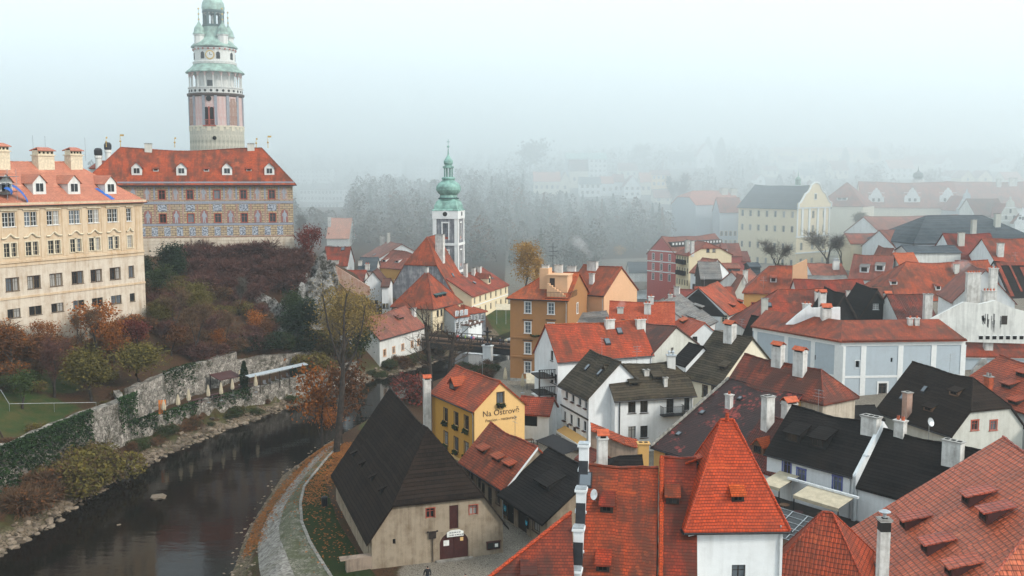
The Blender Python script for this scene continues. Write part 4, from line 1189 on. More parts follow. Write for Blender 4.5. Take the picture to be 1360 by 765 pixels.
m=MB();a,b=Vector(rp),Vector(hl);m.tube([a.lerp(b,i/24)+Vector((0,0,.03))for i in range(25)],[.13 if i%2 else .1 for i in range(25)],6);m.build('ridge_cap','clay_tower',rf)
m=MB();m.slab([(-7.4,-4.6,6.0),(.05,-4.7,6.0),(.05,4.7,6.0),(-1.4,4.6,6.0)],[(-7.4,-4.6,-1),(.05,-4.7,-1),(.05,4.7,-1),(-1.4,4.6,-1)]);m.build('wall','wall_white',t)
m=MB()
zc=8.15;yc=-3.15;xc=-2.1
m.slab([(xc-.5,yc-.35,zc+.55),(xc+.5,yc-.35,zc+.55),(xc+.5,yc+.9,zc+1.0),(xc-.5,yc+.9,zc+1.0)],[(xc-.5,yc-.35,zc+.47),(xc+.5,yc-.35,zc+.47),(xc+.5,yc+.9,zc+.92),(xc-.5,yc+.9,zc+.92)],0)
m.box(xc-.4,xc+.4,yc-.1,yc+.6,zc-.2,zc+.54,1);m.box(xc-.3,xc+.3,yc-.12,yc-.1,zc+.08,zc+.44,2)
m.build('dormer',['clay_near_dark','wood_dark','hollow'],rf)
h=House('tower_house','white square tower with steep orange pyramid roof in front',(10.78,58.75,11.25),(16.6,58.95,11.25),11.25,0,W=5.6,zr=16.9,wall='wall_white',roof='clay_tower',hips=(1,1),over=.34,cat='tower',rec=.18,gutter=True)
h.wpx('F',[(980.5,774)],.85,1.15,'dark');h.finish()
h.dp(980,667,.78,.62,'shed',q=30,wallm='wood_dark',pane='hollow',trim='wood_dark')
tw=h
m=MB();m.tube([(h.L/2,h.W/2,h.hr-.2),(h.L/2,h.W/2,h.hr+.35)],[.16,.1],8);m.build('finial','clay_tower',h.roof)
m=MB()
c=Vector((1.05,h.W*.55,h.he+2.3));m.slab([c+Vector(v)for v in((-.75,-.42,.45),(-.75,.42,.45),(.6,.42,.95),(.6,-.42,.95))],[c+Vector(v)for v in((-.75,-.42,.37),(-.75,.42,.37),(.6,.42,.87),(.6,-.42,.87))],0)
m.box(c.x-.45,c.x+.3,c.y-.33,c.y+.33,c.z-.5,c.z+.4,1);m.build('dormer',['clay_tower','wood_dark'],h.roof)
p=D(935,622,72)
hs=House('stair_turret','tiny orange roofed stair head peeping beside the white tower',D(922,627,72),D(946,629,71),D(922,627,72).z,8,W=2.2,zr=D(922,627,72).z+1.5,wall='wall_ochre',roof='clay_tower',over=.15,cat='turret',gutter=False);hs.finish()
h=House('hipped_house','brown orange hipped roof house at the bottom beside the white tower',(16.6,64.2,4.8),(23.1,60.9,4.8),4.8,0,W=7.4,zr=9.35,wall='wall_white',roof='clay_pan',hips=(1,1),over=.3);h.finish()
h=House('manor_house','huge ribbed red pantile roof with five small dormers at lower right',(25.6,71.9,6),(24.6,53.9,6),6,0,W=21,zr=13.0,wall='wall_white',roof='clay_pan_pink',hips=(0,1),over=.4)
h.win('F',[2.2,5.0],[2.2],.9,1.3,'dark');h.finish()
for p in((1281.8,669),(1305,691),(1198.5,701),(1227,733),(1259,764)):
 h.dp(*p,1.35,.72,'shed',q=14,wallm='wood_red',pane='hollow')
p=D(1171.6,760,60.5)
t=free_chimney('tall soot blackened white chimney with metal dish cap beside the big red roof',(p.x,p.y),D(1171.6,686,60.5).z,.62,.62,'white',0)
m=MB();zt=D(1171.6,686,60.5).z;m.box(-.32,.32,-.32,.32,zt-.9,zt-.12);m.build('soot_band','soot',t)
m=MB();m.tube([(0,0,zt-.15),(0,0,zt+.25)],.12,8);m.lathe([(.05,.2),(.34,.28),(.38,.33),(.2,.42),(.03,.46)],14,(0,0,zt));m.build('cap','metal_zinc',t)
h=House('lean_to','low dark lean-to in the narrow yard under the big red roof',(21.3,66.5,2.6),(24.2,62.5,2.6),2.6,0,W=3,zr=3.4,wall='wall_ruin',roof='shingle_tar',gutter=False,ridgecap=False);h.finish()
h=House('courtyard_hut','small black hip roofed hut between the courtyard and stepped parapet house',D(805,640,74),D(856,640,74),8.0,0,W=6,Rp=(825,606),wall='wood_black',roof='shingle_tar',hips=(.5,0),gutter=False);h.finish()
A=D(782,612,103);B=D(850,632,98)
def ruin(label,ptsT,ptsB,Y,thick=.5):
 o=slab_wall('courtyard_wall',label,ptsT+ptsB[::-1],Y,thick,'wall_ruin')
 return o
w1=ruin('crumbling stained courtyard wall topped with red tiles below the white corner house',[(785,569),(800,575),(830,588),(848,592)],[(785,612),(800,632),(830,636),(848,636)],101)
m=MB();pts=[D(a,b,101)for a,b in((785,569),(800,575),(830,588),(848,592))]
for a,b in zip(pts,pts[1:]):
 t_=[a+Vector((0,-.35,-.1)),b+Vector((0,-.35,-.1)),b+Vector((0,.9,.45)),a+Vector((0,.9,.45))];m.slab([p-pts[0]for p in t_],[p-pts[0]-Vector((0,0,.1))for p in t_])
o=m.build('wall_tiles','clay_pan',w1,pts[0]-w1.location)
h=House('yard_shed','small ruined yard shed with patchy red tiles in front of the awning',D(768,596,100),D(786,604,98),3.4,0,W=2.5,zr=4.2,wall='wall_ruin',roof='clay_worn',gutter=False);h.finish()
p=D(854,612,88);free_chimney('square olive yellow chimney stub with white cap in the courtyard',(p.x,p.y),D(854,586,88).z,.95,.7,'ochre',0)
h=House('corner_house','white house with mossy brown hipped roof and iron balcony',(816.9,527),(920.8,520),7,.3,Rp=(868,481.5),pitch=46,hips=(0,.6),wall='wall_white',roof='shingle_olive',over=.45,rec=.2)
ch_=h
h.wpx('F',[q6(457,583),q6(498,582),q6(457,668),q6(498,666)],.95,1.4,'dark')
x,z=h.pix('F',*q6(586,583));h.open['F'].append((x,z,.95,2.1));h.winq.append(('F',x,z,.95,2.1,'dark','window',0));xb,zb=x,z
h.wpx('F',[q6(643,574)],.7,1.9,'dark');h.finish()
m=MB();ln,tf,rz=h.side('F')
x0,x1=xb-1.3,xb+1.5;m.box(x0,x1,-1.0,-.004,zb-.18,zb-.04)
for x in(x0+.03,x1-.03):m.box(x-.02,x+.02,-1.0,-.01,zb+.93,zb+.97)
m.box(x0,x1,-1.0,-.96,zb+.93,zb+.97)
for i in range(22):xx=x0+.03+(x1-x0-.06)*i/21;m.box(xx-.012,xx+.012,-.99,-.966,zb-.04,zb+.93)
for i in range(7):
 for xx in(x0+.02,x1-.02):m.box(xx-.012,xx+.012,-.9+i*.13,-.876+i*.13,zb-.04,zb+.93)
m.build('balcony','metal_dark',h.root)
m=MB();m.tube([(.55,-.09,.1),(.55,-.09,h.he-.45),(.4,-.4,h.he-.2)],.06,6);m.build('downpipe','metal_dark',h.root)
h.chp(*q6(505,448),q6(0,432)[1],7,.5,'white');h.chp(*q6(570,488),q6(0,458)[1],5,.4,'white')
h.dp(*q6(466,492),1.3,.55,'shed',q=24,wallm='shingle_olive',pane='hollow')
h.dp(*q6(545,470),1.2,.5,'shed',q=24,wallm='shingle_olive',pane='hollow')
p=D(891,487,117);free_chimney('round zinc capped white flue above the mossy brown roof',(p.x,p.y),D(891,470,117).z,.95,.9,'zinc',6)
h=House('inn','white inn wing with dark grey roof, flower boxes and a tin awning',(745.5,508.2),(782,526.5),7,.3,Rp=(803,473),pitch=44,wall='wall_white',roof='shingle_olive',over=.4,rec=.16,cat='inn')
h.wpx('F',[q6(236,533),q6(258,545),q6(281,556),q6(302,567),q6(230,608),q6(252,620),q6(276,631),q6(298,643)],.72,1.15,'dark')
x,z=h.pix('F',*q6(262,690));h.door('F',x,1.0,2.1,'wood_dark');x,z=h.pix('F',*q6(238,670));h.win('F',[x],[.7],.9,1.3,'dark')
h.finish();band(h,'F',h.pix('F',*q6(260,580))[1],.16,.14,'wood_dark')
for o in[c for c in h.root.children if c.name.startswith('window')][:8]:
 m=MB();m.box(-.34,.34,-.3,-.11,-.12,.02);m.build('flower_box','wood_red',o)
ln,tf,rz=h.side('F');z=h.pix('F',*q6(255,640))[1];m=MB()
m.slab([(1.2,-1.15,z-.55),(h.L-.3,-1.15,z-.55),(h.L-.3,-.01,z),(1.2,-.01,z)],[(1.2,-1.15,z-.63),(h.L-.3,-1.15,z-.63),(h.L-.3,-.01,z-.08),(1.2,-.01,z-.08)],0)
m.box(1.2,h.L-.3,-1.2,-1.152,z-.78,z-.5,1);m.build('awning',['wall_ochre','trim_white'],h.root)
h.sp(*q6(296,440),.6,.9);h.sp(*q6(338,458),.6,.9)
h=House('long_house','tall white house with long vivid orange roof',(741,478),(866,468.5),9,.3,Rp=(800,427),pitch=47,wall='wall_white',roof='clay_orange',over=.3,rec=.16)
h.wgrid('L',[733.0,735.4,738],[480,509,535,560],.8,1.3,'dark',ref=735.4)
h.finish();lh=h
h.chp(*q6(381,287),q6(0,262)[1],13,.55,'pots');h.chp(*q6(514,290),q6(0,262)[1],13,.55,'pots')
h.sp(*q6(378,352),.8,.9);h.sp(*q6(419,316),.8,.9)
ln,tf,rz=h.side('L');m=MB()
for zz in(3.1,6.0):m.box(-.9,-.01,1.0,h.W-1.0,zz,zz+.12,0)
m.build('balcony_ledge','trim_white',h.root)
h=House('cross_house','grey rendered gable house joining the long orange roof',h.A+h.u*(h.L+.05),(926,455.5),9,.8,W=9,Rp=(899,434),ridge='v',wall='wall_rendergrey',roof='clay_brown',over=.3)
h.wpx('F',[q6(593,376)],.6,.6,'dark');h.finish()
h=House('hotel','four storey tan hotel with white windows and a red roof with stair terrace',(677.6,394),(754,397),13.5,0,W=12.5,Rp=(734,361),hips=(1,0),wall='wall_tan',roof='clay_orange',over=.45,rec=.16,cat='hotel')
h.wgrid('F',[701,731.8],[416,442.4,470,495.5],.95,1.75,'sky',ref=701)
h.wgrid('R',[766.7],[416,442,468],.85,1.6,'sky');h.finish();hotel=h
for z in(h.pix('F',701,449.5)[1],h.pix('F',701,475)[1]):band(h,'F',z,.22,.1,'wall_tan');band(h,'R',z,.22,.1,'wall_tan')
band(h,'F',.05,.6,.1,'stone_grey','plinth')
for px in(701,731.8):
 for y in(401,427,454,480):
  x,z=h.pix('F',px,y-1.5);wall_box(h,'F',x-.8,x+.8,z,z+.16,.16,'trim_brown','window_hood')
m=MB();L,W=h.L,h.W;z0=h.he
m.box(L-3.6,L-.4,1.2,4.2,z0-.5,z0+3.4,0);m.box(L-3.75,L-.25,1.05,4.35,z0+3.403,z0+3.55,0)
m.box(L-5.1,L-3.65,2.0,4.0,z0-.5,z0+4.4,0);m.box(L-2.0,L-.2,4.5,9.5,z0-.5,z0+2.3,0);m.box(L-3.2,L-2.4,1.15,1.197,z0+1.2,z0+3.0,1)
for i in range(8):m.box(L-3.4+i*.42,L-3.0+i*.42,.25,1.0,z0-.3,z0+2.2-i*.28,0)
m.box(L-3.6,L+.1,-.2,.2,z0-.35,z0+.05,1)
m.build('roof_terrace',['wall_peach','wood_dark'],h.root);m=MB()
for i in range(20):m.box(L-4+i*.22,L-3.97+i*.22,-.3,-.27,z0+.05,z0+.95)
m.box(L-4,L+.3,-.31,-.26,z0+.95,z0+1.0)
for i in range(16):m.box(L+.25,L+.28,.1+i*.3,.13+i*.3,z0+.05,z0+.95)
m.box(L+.24,L+.29,-.3,4.7,z0+.95,z0+1.0);m.build('railing','metal_dark',h.root)
for(x,y,zt,w)in((L-4.4,3,5.0,1.0),(L-2.9,5.2,4.9,1.2),(L-1.2,6.8,4.6,1.3)):
 chimney_mb(w,.8,z0,z0+zt,'white').build('chimney',CHM['white'],h.roof,(x,y,0))
m=MB();m.tube([(L-3.6,4.3,z0+3),(L-3.6,4.3,z0+8.3)],.04,5)
for zz in(6.2,6.9,7.6):m.tube([(L-4.3,4.3,z0+zz),(L-2.9,4.3,z0+zz)],.03,4)
m.build('antenna','metal_dark',h.roof)
m=MB()
for i in range(70):
 c=Vector((h.pix('F',705,445)[0]+i*.055,-.2+rnd.uniform(-.1,.1),h.pix('F',716,446)[1]+rnd.uniform(-.15,.15)));a=Vector((rnd.uniform(-1,1),rnd.uniform(-1,1),rnd.uniform(-1,1))).normalized()*.14;b=a.cross(Vector((.3,.2,1))).normalized()*.14
 m.poly([c-a-b,c+a-b,c+a+b,c-a+b])
m.build('flower_box','leaf_green',h.root)
h=House('guesthouse','peach gabled house with red roof behind the tan hotel',D(752,391,166),D(802,391,161.7),12.9,0,C=tuple(D(849,383,170.5)),Rp=(826.7,355),wall='wall_peach',roof='clay_red',over=.3)
h.A.z=12.9;h.wpx('R',[(815,420),(836,416)],.8,1.2,'dark');h.finish()
h.chp(787,357,346,14,.8,'white',side='front');h.chp(786,376,362,6,.6,'white')
h=House('row_house','broad salmon red roof with many chimneys behind the long orange house',(15.0,151.8,8),(24.8,150.5,8),8,1,W=9.2,zr=12.5,wall='wall_white',roof='clay_fresh',over=.3);h.finish()
h.chp(*q6(510,238),q6(0,208)[1],9,.8,'clay');h.chp(*q6(418,240),q6(0,222)[1],8,.6,'grey');h.chp(*q6(522,198),q6(0,185)[1],7,.6,'clay',side='front')
h=House('annexe','low annexe with flat grey sheet roof behind the orange ridge',P(757,429,9),P(812,427,9),9,.5,W=5.5,zr=10.3,wall='wall_tan',roof='shingle_grey',over=.2,gutter=False);h.finish()
h=House('gabled_house','salmon roofed gabled house with long dormers beside grey slate roof',P(868,421,7.5),P(917,445,7.5),7.5,2,Rp=(909,417),pitch=40,wall='wall_white',roof='clay_fresh',over=.3);h.wgrid('R',[923,929],[448,456],.8,1.1,'dark');h.finish()
h.dp(905,428,2.2,.4,'shed',q=18,wallm='wood_dark',pane='hollow')
h=House('slate_house','house with grey shingle roof and two dark dormers facing right',P(926,437,7),P(950.6,425,7),7,2,W=13,zr=11.2,wall='wall_white',roof='shingle_grey',over=.35);h.finish()
for p in((922,425),(932,411)):h.dp(*p,1.8,.55,'shed',q=15,wallm='wood_dark',pane='hollow',roofm='shingle_grey')
h=House('gabled_house','orange roofed house with shaded open gable painted black over white wall',P(967,417,7),P(990.6,407.6,7),7,2,W=11.5,zr=11.6,wall='wall_white',roof='clay_orange',over=.35)
h.wpx('L',[(962,428)],1.0,1.3,'pale');h.finish()
ln,tf,rz=h.side('L');m=MB();pr=[(.3,h.he-.6),(h.W-.3,h.he-.6),(h.W/2,h.hr-.3)];m.slab([tf(x,-.08,z)for x,z in pr],[tf(x,-.01,z)for x,z in pr]);m.build('dark_gable_panel','wood_black',h.root)  # black panel puts the shade of the open gable into colour
h.dp(975,408,1.8,.5,'shed',q=15,wallm='wood_dark',pane='hollow');h.dp(985,403,1.6,.5,'shed',q=15,wallm='wood_dark',pane='hollow')
h=House('shed','little house with black and grey tile roof below the orange gabled house',D(978,443,150),D(1004,446,147),5.6,2,W=7,Rp=(990,418),wall='wall_pale',roof='shingle_black',over=.25,gutter=False);h.finish()
h=House('cottage','cottage with dark weathered shingle roof, cream gable and saddle capped chimney',(907.8,497.4),(955.6,508.5),7,1,W=11,zr=12.1,wall='wall_pale',roof='shingle_olive',over=.35)
h.wpx('F',[y1(207,345),y1(240,350)],.8,1.4,'brown');h.finish()
h.chp(*y1(297,140),y1(0,82)[1],15,.9,'house');h.sp(*y1(163,208),.6,1.0);h.dp(*y1(270,245),1.1,.45,'shed',q=24,wallm='wood_dark',pane='hollow',roofm='shingle_olive')
h=House('outbuilding','small black roofed outbuilding left of the weathered cottage',D(893,478,128),D(911,484,125),8.2,1,W=5,zr=10.4,wall='wall_white',roof='shingle_tar',over=.2,gutter=False);h.finish()
h=House('derelict_house','derelict house with blotchy black and red tile roof',(14.9,102,4),(20.5,93.9,4),4,0,W=22.4,zr=9.8,wall='wall_ochre',roof='clay_ruin',over=.3,gutter=True)
h.wpx('F',[(888,612)],1.2,.7,'dark');h.finish()
for p in(y1(190,410),y1(240,482),y1(105,488)):h.sp(*p,.6,.6)
h.chp(*y1(294,382),y1(0,332)[1],9,.5,'clay');h.sp(*y1(328,358),.5,.5)
m=MB();n=40;pts=[h.M(-.18,-.3+(h.w+.3)*i/n,h.he+h.tp*(-.3+(h.w+.3)*i/n)+.14)for i in range(n+1)]
m.tube(pts,[.2 if i%2 else .14 for i in range(n+1)],6);m.build('verge_tiles','stone_kerb',h.roof)
h=House('terrace_house','house with mottled orange tile hipped roof and two saddle capped chimneys',(24.0,108.3,9.7),(31.2,98.0,9.7),9.7,1,W=5.2,zr=12.35,wall='wall_old',roof='clay_worn',hips=(0,1),over=.3,gutter=False);h.finish()
h.chp(1033,482,458,16,.7,'house');h.chp(1062,494,465,17,.7,'house')
h=House('annexe','faded red annexe roof with an orange hooded dormer below the mottled hipped roof',(21.2,93.0,5),(25.2,87.3,5),5,1,W=8.5,zr=8.9,wall='wall_chalk',roof='clay_worn',over=.2,gutter=False);h.finish()
h.dp(1006,603,1.3,.85,'gable',wallm='wood_mid',roofm='clay_tower')
p=D(1019,569,94);free_chimney('tall clean white chimney rising beside the derelict dark red roof',(p.x,p.y),D(1019,524,94).z,1.0,.8,'white',4,.5)
p=D(1048,550,96);free_chimney('squat white chimney between orange hipped roof and black dormer house',(p.x,p.y),D(1048,533,96).z,1.3,.9,'house',4,.4)
h=House('terrace_cafe','white cafe house with black shingle roof, two dormers and blue window frames',(1019,597.6),(1133.5,627.5),7,2,Rp=(1118,553),pitch=45,wall='wall_white',roof='shingle_tar',over=.35,cat='cafe',rake=.1)
h.wpx('F',[y3(162,425),y3(210,455),y3(330,482)],.8,1.25,'blue');h.finish();cafe=h
h.dp(*y3(180,320),1.75,.95,'shed',q=20,wallm='wood_black',roofm='shingle_tar',pane='glass');h.dp(*y3(265,338),1.75,.95,'shed',q=20,wallm='wood_black',roofm='shingle_tar',pane='glass')
m=MB();pts=[(-.3,h.he-.1),(h.w,h.hr+.35),(h.W,h.he+.4),(h.W,-2),(-.3,-2)]
a=[Vector((h.L+.12,y,z))for y,z in pts];m.slab(a,[p+Vector((.32,0,0))for p in a]);m.build('firewall','wall_white',h.root)
chimney_mb(1.5,.8,h.hr-3,h.hr+.9,'white').build('chimney',CHM['white'],h.roof,(h.L-.4,h.w-.6,0))
m=MB();m.tube([(h.L+.3,-.35,1),(h.L+.3,-.35,h.he-.2),(h.L+.3,1.3,h.he+1.2)],.09,8);m.lathe([(.05,0),(.3,.05),(.3,.08),(.1,.2)],10,(h.L+.3,1.3,h.he+1.25));m.build('flue_pipe','metal_zinc',h.root)
ln,tf,rz=h.side('F');zt=.9
t=thing('roof_terrace','dark timber cafe terrace below the blue framed windows','terrace',(h.A.x,h.A.y,2),h.rot);m=MB()
m.box(-1.5,h.L+1.5,-5.2,-.02,zt-.25,zt);m.build('deck','wood_dark',t);m=MB()
m.box(-1.5,h.L+1.5,-5.2,-4.9,-3,zt-.26);m.build('retaining_wall','wall_ruin',t);m=MB()
for i in range(15):x=-1.4+i*(h.L+2.8)/14;m.box(x-.04,x+.04,-5.18,-5.1,zt,zt+1.0)
m.box(-1.5,h.L+1.5,-5.2,-5.08,zt+1.0,zt+1.07);m.build('railing','wood_dark',t)
def awning(label,x0,x1,y0,y1,zf,zb,beam):
 a=thing('awning',label,'awning',(h.A.x,h.A.y,2),h.rot);m=MB()
 m.slab([(x0,y0,zf),(x1,y0,zf),(x1,y1,zb),(x0,y1,zb)],[(x0,y0,zf-.03),(x1,y0,zf-.03),(x1,y1,zb-.03),(x0,y1,zb-.03)])
 m.box(x0,x1,y0-.02,y0,zf-.28,zf-.001);m.build('canopy','cloth_cream',a);m=MB()
 for x in(x0+.06,x1-.06):m.box(x-.04,x+.04,y0+.02,y0+.1,zt,zf-.032)
 m.build('posts','metal_dark',a)
 if beam:m=MB();m.box(x0-2.2,x1+.4,y1-.1,y1+.14,zb+.02,zb+.2);m.build('beam','metal_white',a)
awning('small slanted beige awning over the cafe door',1.5,3.6,-2.9,-.05,zt+1.95,zt+2.5,False)
awning('long beige awning with white beam over the cafe tables',5.4,h.L+.9,-3.4,-1.2,zt+1.9,zt+2.35,True)
tb=None
for i,(x,y,lab)in enumerate(((4.4,-3.2,'round cafe table between the two awnings'),(6.3,-3.9,'reddish cafe table in front of the long awning'),(7.8,-2.6,'cafe table under the long beige awning'),(8.6,-4.2,'cafe table at the terrace edge nearest the big red roof'))):
 a=thing('cafe_table',lab,'table',tuple(Vector((h.A.x,h.A.y,2+zt))+h.u*x+h.v*y),h.rot,'tables on the cafe terrace');m=MB()
 m.lathe([(.45,.72),(.45,.75)],14);m.build('tabletop','wood_red' if i==1 else 'wood_mid',a);m=MB();m.tube([(0,0,0.02),(0,0,.72)],.04,6);m.lathe([(.25,0),(.2,.03)],10);m.build('leg','metal_dark',a)
t=thing('glass_roof','glass roof with white bars beside the orange hipped roof','roof',tuple(D(1034,674,78)),h.rot);m=MB()
a,b=Vector((0,0,0)),h
m.slab([(0,0,0),(4.2,0,0),(4.2,-2.8,-1.2),(0,-2.8,-1.2)],[(0,0,-.04),(4.2,0,-.04),(4.2,-2.8,-1.24),(0,-2.8,-1.24)]);m.build('panes','glass',t);m=MB()
for i in range(6):y=-2.8*i/5;z=-1.2*i/5;m.box(0,4.2,y-.022,y+.022,z+.006,z+.06)
for i in range(4):x=4.2*i/3;m.slab([(x-.03,0,.09),(x+.03,0,.09),(x+.03,-2.8,-1.11),(x-.03,-2.8,-1.11)],[(x-.03,0,.072),(x+.03,0,.072),(x+.03,-2.8,-1.128),(x-.03,-2.8,-1.128)])
m.build('glazing_bars','metal_zinc',t)
m=MB();m.box(0,4.2,-2.7,-.1,-6,-1.3);m.build('wall','wall_ruin',t)
h=House('black_house','long black roof with broad white chimney behind the big red roof',cafe.A+cafe.u*(cafe.L+.5),cafe.A+cafe.u*(cafe.L+10),6.2,2,W=cafe.W,zr=cafe.zr-.35,wall='wall_white',roof='shingle_tar',over=.3,gutter=False);h.finish()
h.chp(1265,613,583,26,.7,'white');h.chp(1201,563,556,14,.6,'clay')
m=MB();a0=h.M(2.2,h.w*.9,h.rz(h.w*.9));
mid_=House('lean_to','little black pitched roof squeezed below the convent wall',D(1128,556,107),D(1172,556,107),D(1150,556,107).z,1,W=6,Rp=(1150,539),wall='wall_chalk',roof='shingle_tar',gutter=False);mid_.finish()
h=House('brown_house','steep dark brown half hipped house with two small red gable windows',(45.2,99.8,6),(54.0,102.9,6),6,3,W=11.3,zr=11.0,ridge='v',hips=(.58,0),wall='wall_rendergrey',roof='shingle_brown',over=.4)
h.wpx('F',[y3(788,279),y3(850,279)],.8,1.0,'red');h.finish()
h.chp(1204,552,519,9,.75,'brick',side='back');h.sp(*y3(612,155),.6,.8,side='back');h.sp(*y3(540,180),.6,.8,side='back')
for p in(y3(718,162),y3(632,215)):h.dp(*p,1.3,.5,'shed','back',q=18,wallm='wood_mid',roofm='shingle_brown',pane='hollow')
m=MB();c=Vector((0,0,0));p=D(1234,563,100)
t=thing('satellite_dish','grey satellite dish on a mast beside the steep brown roof','satellite dish',(p.x,p.y,p.z-1.5));m.tube([(0,0,-2),(0,0,1.6)],.04,6);m.build('mast','metal_grey',t);m=MB();m.lathe([(.02,0),(.25,.04),(.45,.14),(.46,.16),(.25,.07),(.02,.03)],14);o=m.build('dish','metal_zinc',t,(0,-.1,1.7));o.rotation_euler=(R(70),0,R(30))
h=House('long_house','ribbed dark red roof with small dormers at the right edge below the grey wall',(52.9,117.0,7),(56.0,100.6,7),7,4,W=12,zr=10.7,wall='wall_chalk',roof='clay_pan',over=.3,gutter=False);h.finish()
for p in(u3(850,300),u3(900,420),u3(955,215)):h.dp(*p,1.5,.5,'shed',q=12,wallm='wood_dark',pane='hollow')
h.chp(1312,522,498,11,.6,'redstack')
# grey-blue convent
t=thing('convent','long blue grey convent wall with white pilaster strips and a worn red roof','convent',(44.5,132.9,2.0))
def loc(p):return Vector(p)-Vector((44.5,132.9,2.0))
PW=[P(1000,433,10),P(1117,453,10),P(1282,451,10)]
RW=[P(1014,429,12),P(1122,427,12),P(1246,428,12)]
RW=[PW[0]+Vector((2.5,2.6,2)),PW[1]+Vector((1.8,5.2,2)),PW[2]+Vector((-1.5,5.2,2))]
wallm=MB();trim=MB();roofm=MB();capm=MB()
segs=[]
for a,b in((PW[0],PW[1]),(PW[1],PW[2])):
 u=(b-a);u.z=0;L=u.length;u/=L;v=Vector((-u.y,u.x,0));segs.append((loc(a),u,v,L))
ops={0:[],1:[]}
def cpix(i,px,py):
 a,u,v,L=segs[i];q=_hit(px,py,a+Vector((44.5,132.9,2.0)),v)-Vector((44.5,132.9,2.0))-a;return q.dot(u),q.z+8.0
for i,px,py,w_,h_ in((0,1054,478,.3,.7),(0,1082,478,.3,.7),(1,1138.5,488,.5,.9),(1,1184,481,.3,.6),(1,1171.8,523,1.05,1.45)):
 x,z=cpix(i,px,py);ops[i].append((x,z,w_,h_))
for i,(a,u,v,L)in enumerate(segs):
 tf=lambda x,y,z,a=a,u=u,v=v:Vector((a.x,a.y,0))+u*x+v*y+Vector((0,0,z))
 wall_strips(wallm,[(0,7.95),(L,7.95)],ops[i],-3,tf,.2)
 rz=math.atan2(u.y,u.x)
 for(x,z,w_,h_)in ops[i]:
  fm,pm=window_mesh(w_,h_,'brown' if w_>.8 else 'hole',.2);o=inst('window',fm,t,tf(x,0,z),rz);inst('pane',pm[0],o,(0,0,0))
  if w_>.45:
   s_=.28 if w_>.8 else .12;fr=MB()
   for x0,x1,z0,z1 in((-w_/2-s_,-w_/2-.075,-s_,h_+s_),(w_/2+.075,w_/2+s_,-s_,h_+s_),(-w_/2-.075,w_/2+.075,h_+.03,h_+s_),(-w_/2-.075,w_/2+.075,-s_,-.08)):fr.box(x0,x1,-.05,-.004,z0,z1)
   fr.build('surround','trim_white',o)
 xs=[cpix(i,px,470)[0]for px in((1003,1044,1079.6,1114.5)if i==0 else(1119.5,1146.8,1196,1240,1279))]
 for x in xs:
  k=.42 if px<1110 else .38;k=.75 if(i==0 and x==xs[-1])else .36
  q=[tf(x-k,-.07,0),tf(x+k,-.07,0),tf(x+k,-.004,0),tf(x-k,-.004,0)];trim.slab([p+Vector((0,0,7.3))for p in q],[p+Vector((0,0,-2.5))for p in q])
 for z0,z1,pr in((7.3,7.93,.09),(2.9,3.2,.055),(-.2,.1,.055)):
  q=[tf(0,-pr,z0),tf(L,-pr,z0),tf(L,-.004,z0),tf(0,-.004,z0)];trim.slab([p+Vector((0,0,z1-z0))for p in q],q)
 o_=-v*.5+Vector((0,0,-.05))
 a0,b0=tf(0,0,8.08),tf(L,0,8.08);c0,d0=loc(RW[i+1])+Vector((0,0,8+.08-8)),loc(RW[i])+Vector((0,0,.08))
 c0.z=d0.z=10.1
 vm=(segs[0][2]+segs[1][2]).normalized()*-.56+Vector((0,0,-.05));oa,ob=(o_,vm)if i==0 else(vm,o_)
 q=[a0+oa,b0+ob,c0,d0];roofm.slab(q,[p-Vector((0,0,.18))for p in q])
 q2=[d0,c0,c0+v*5+Vector((0,0,-2.5)),d0+v*5+Vector((0,0,-2.5))];roofm.slab(q2,[p-Vector((0,0,.18))for p in q2])
 n=int(L/.3)
 for j in range(n):
  p=a0+o_+(b0-a0)*(j+.5)/n;roofm.tube([p+v*-.05,p+v*.3+Vector((0,0,.12))],.11,5)
a,u,v,L=segs[1]
q=[Vector((a.x,a.y,0))+u*L,Vector((a.x,a.y,0))+u*L+v*10];wallm.poly([q[0]+Vector((0,0,-3)),q[1]+Vector((0,0,-3)),q[1]+Vector((0,0,7.9)),q[0]+u*-1.5+v*5.2+Vector((0,0,10)),q[0]+Vector((0,0,7.95))])
wallm.build('wall','wall_bluegrey',t);trim.build('pilasters','trim_white',t);rf=roofm.build('roof','clay_mossy',t)
for px,pb,pt,wd in((1208,437,421,6),(1217,437,421,6)):
 p=D(px,pb,137.5);zt=D(px,pt,137.5).z;chimney_mb(.6,.5,p.z-1-2,zt-2,'clay').build('chimney',CHM['clay'],rf,(p.x-44.5,p.y-132.9,0))
p=D(1171,451,135.5);m=MB();m.slab([(-.5,-.3,.35),(.5,-.3,.35),(.5,.9,.8),(-.5,.9,.8)],[(-.5,-.3,.27),(.5,-.3,.27),(.5,.9,.72),(-.5,.9,.72)],0);m.box(-.35,.35,-.1,.6,-.3,.3,1);m.build('dormer',['clay_orange','hollow'],rf,loc(p))
c0=P(1283,471,7.0);c1=P(1390,462,7.0)
c1=Vector((c1.x,c0.y-1.0,7.0))
h=House('convent_wing','low wing of the blue grey convent with a red tile strip at the right edge',c0,c1,7.0,3,W=5,zr=8.4,wall='wall_bluegrey',roof='clay_mossy',over=.35,gutter=False);h.finish();band(h,'F',h.he-.55,.45,.08)
h.chp(1312,463,452,11,.7,'house')
m=MB();
slab_wall('curved_parapet','small curved stone parapet with ball finials by the ribbed red roof',[(1291,498),(1292,492),(1299,484),(1304,477),(1310,476),(1312,484),(1306,500)],121,.5,'stone_grey')
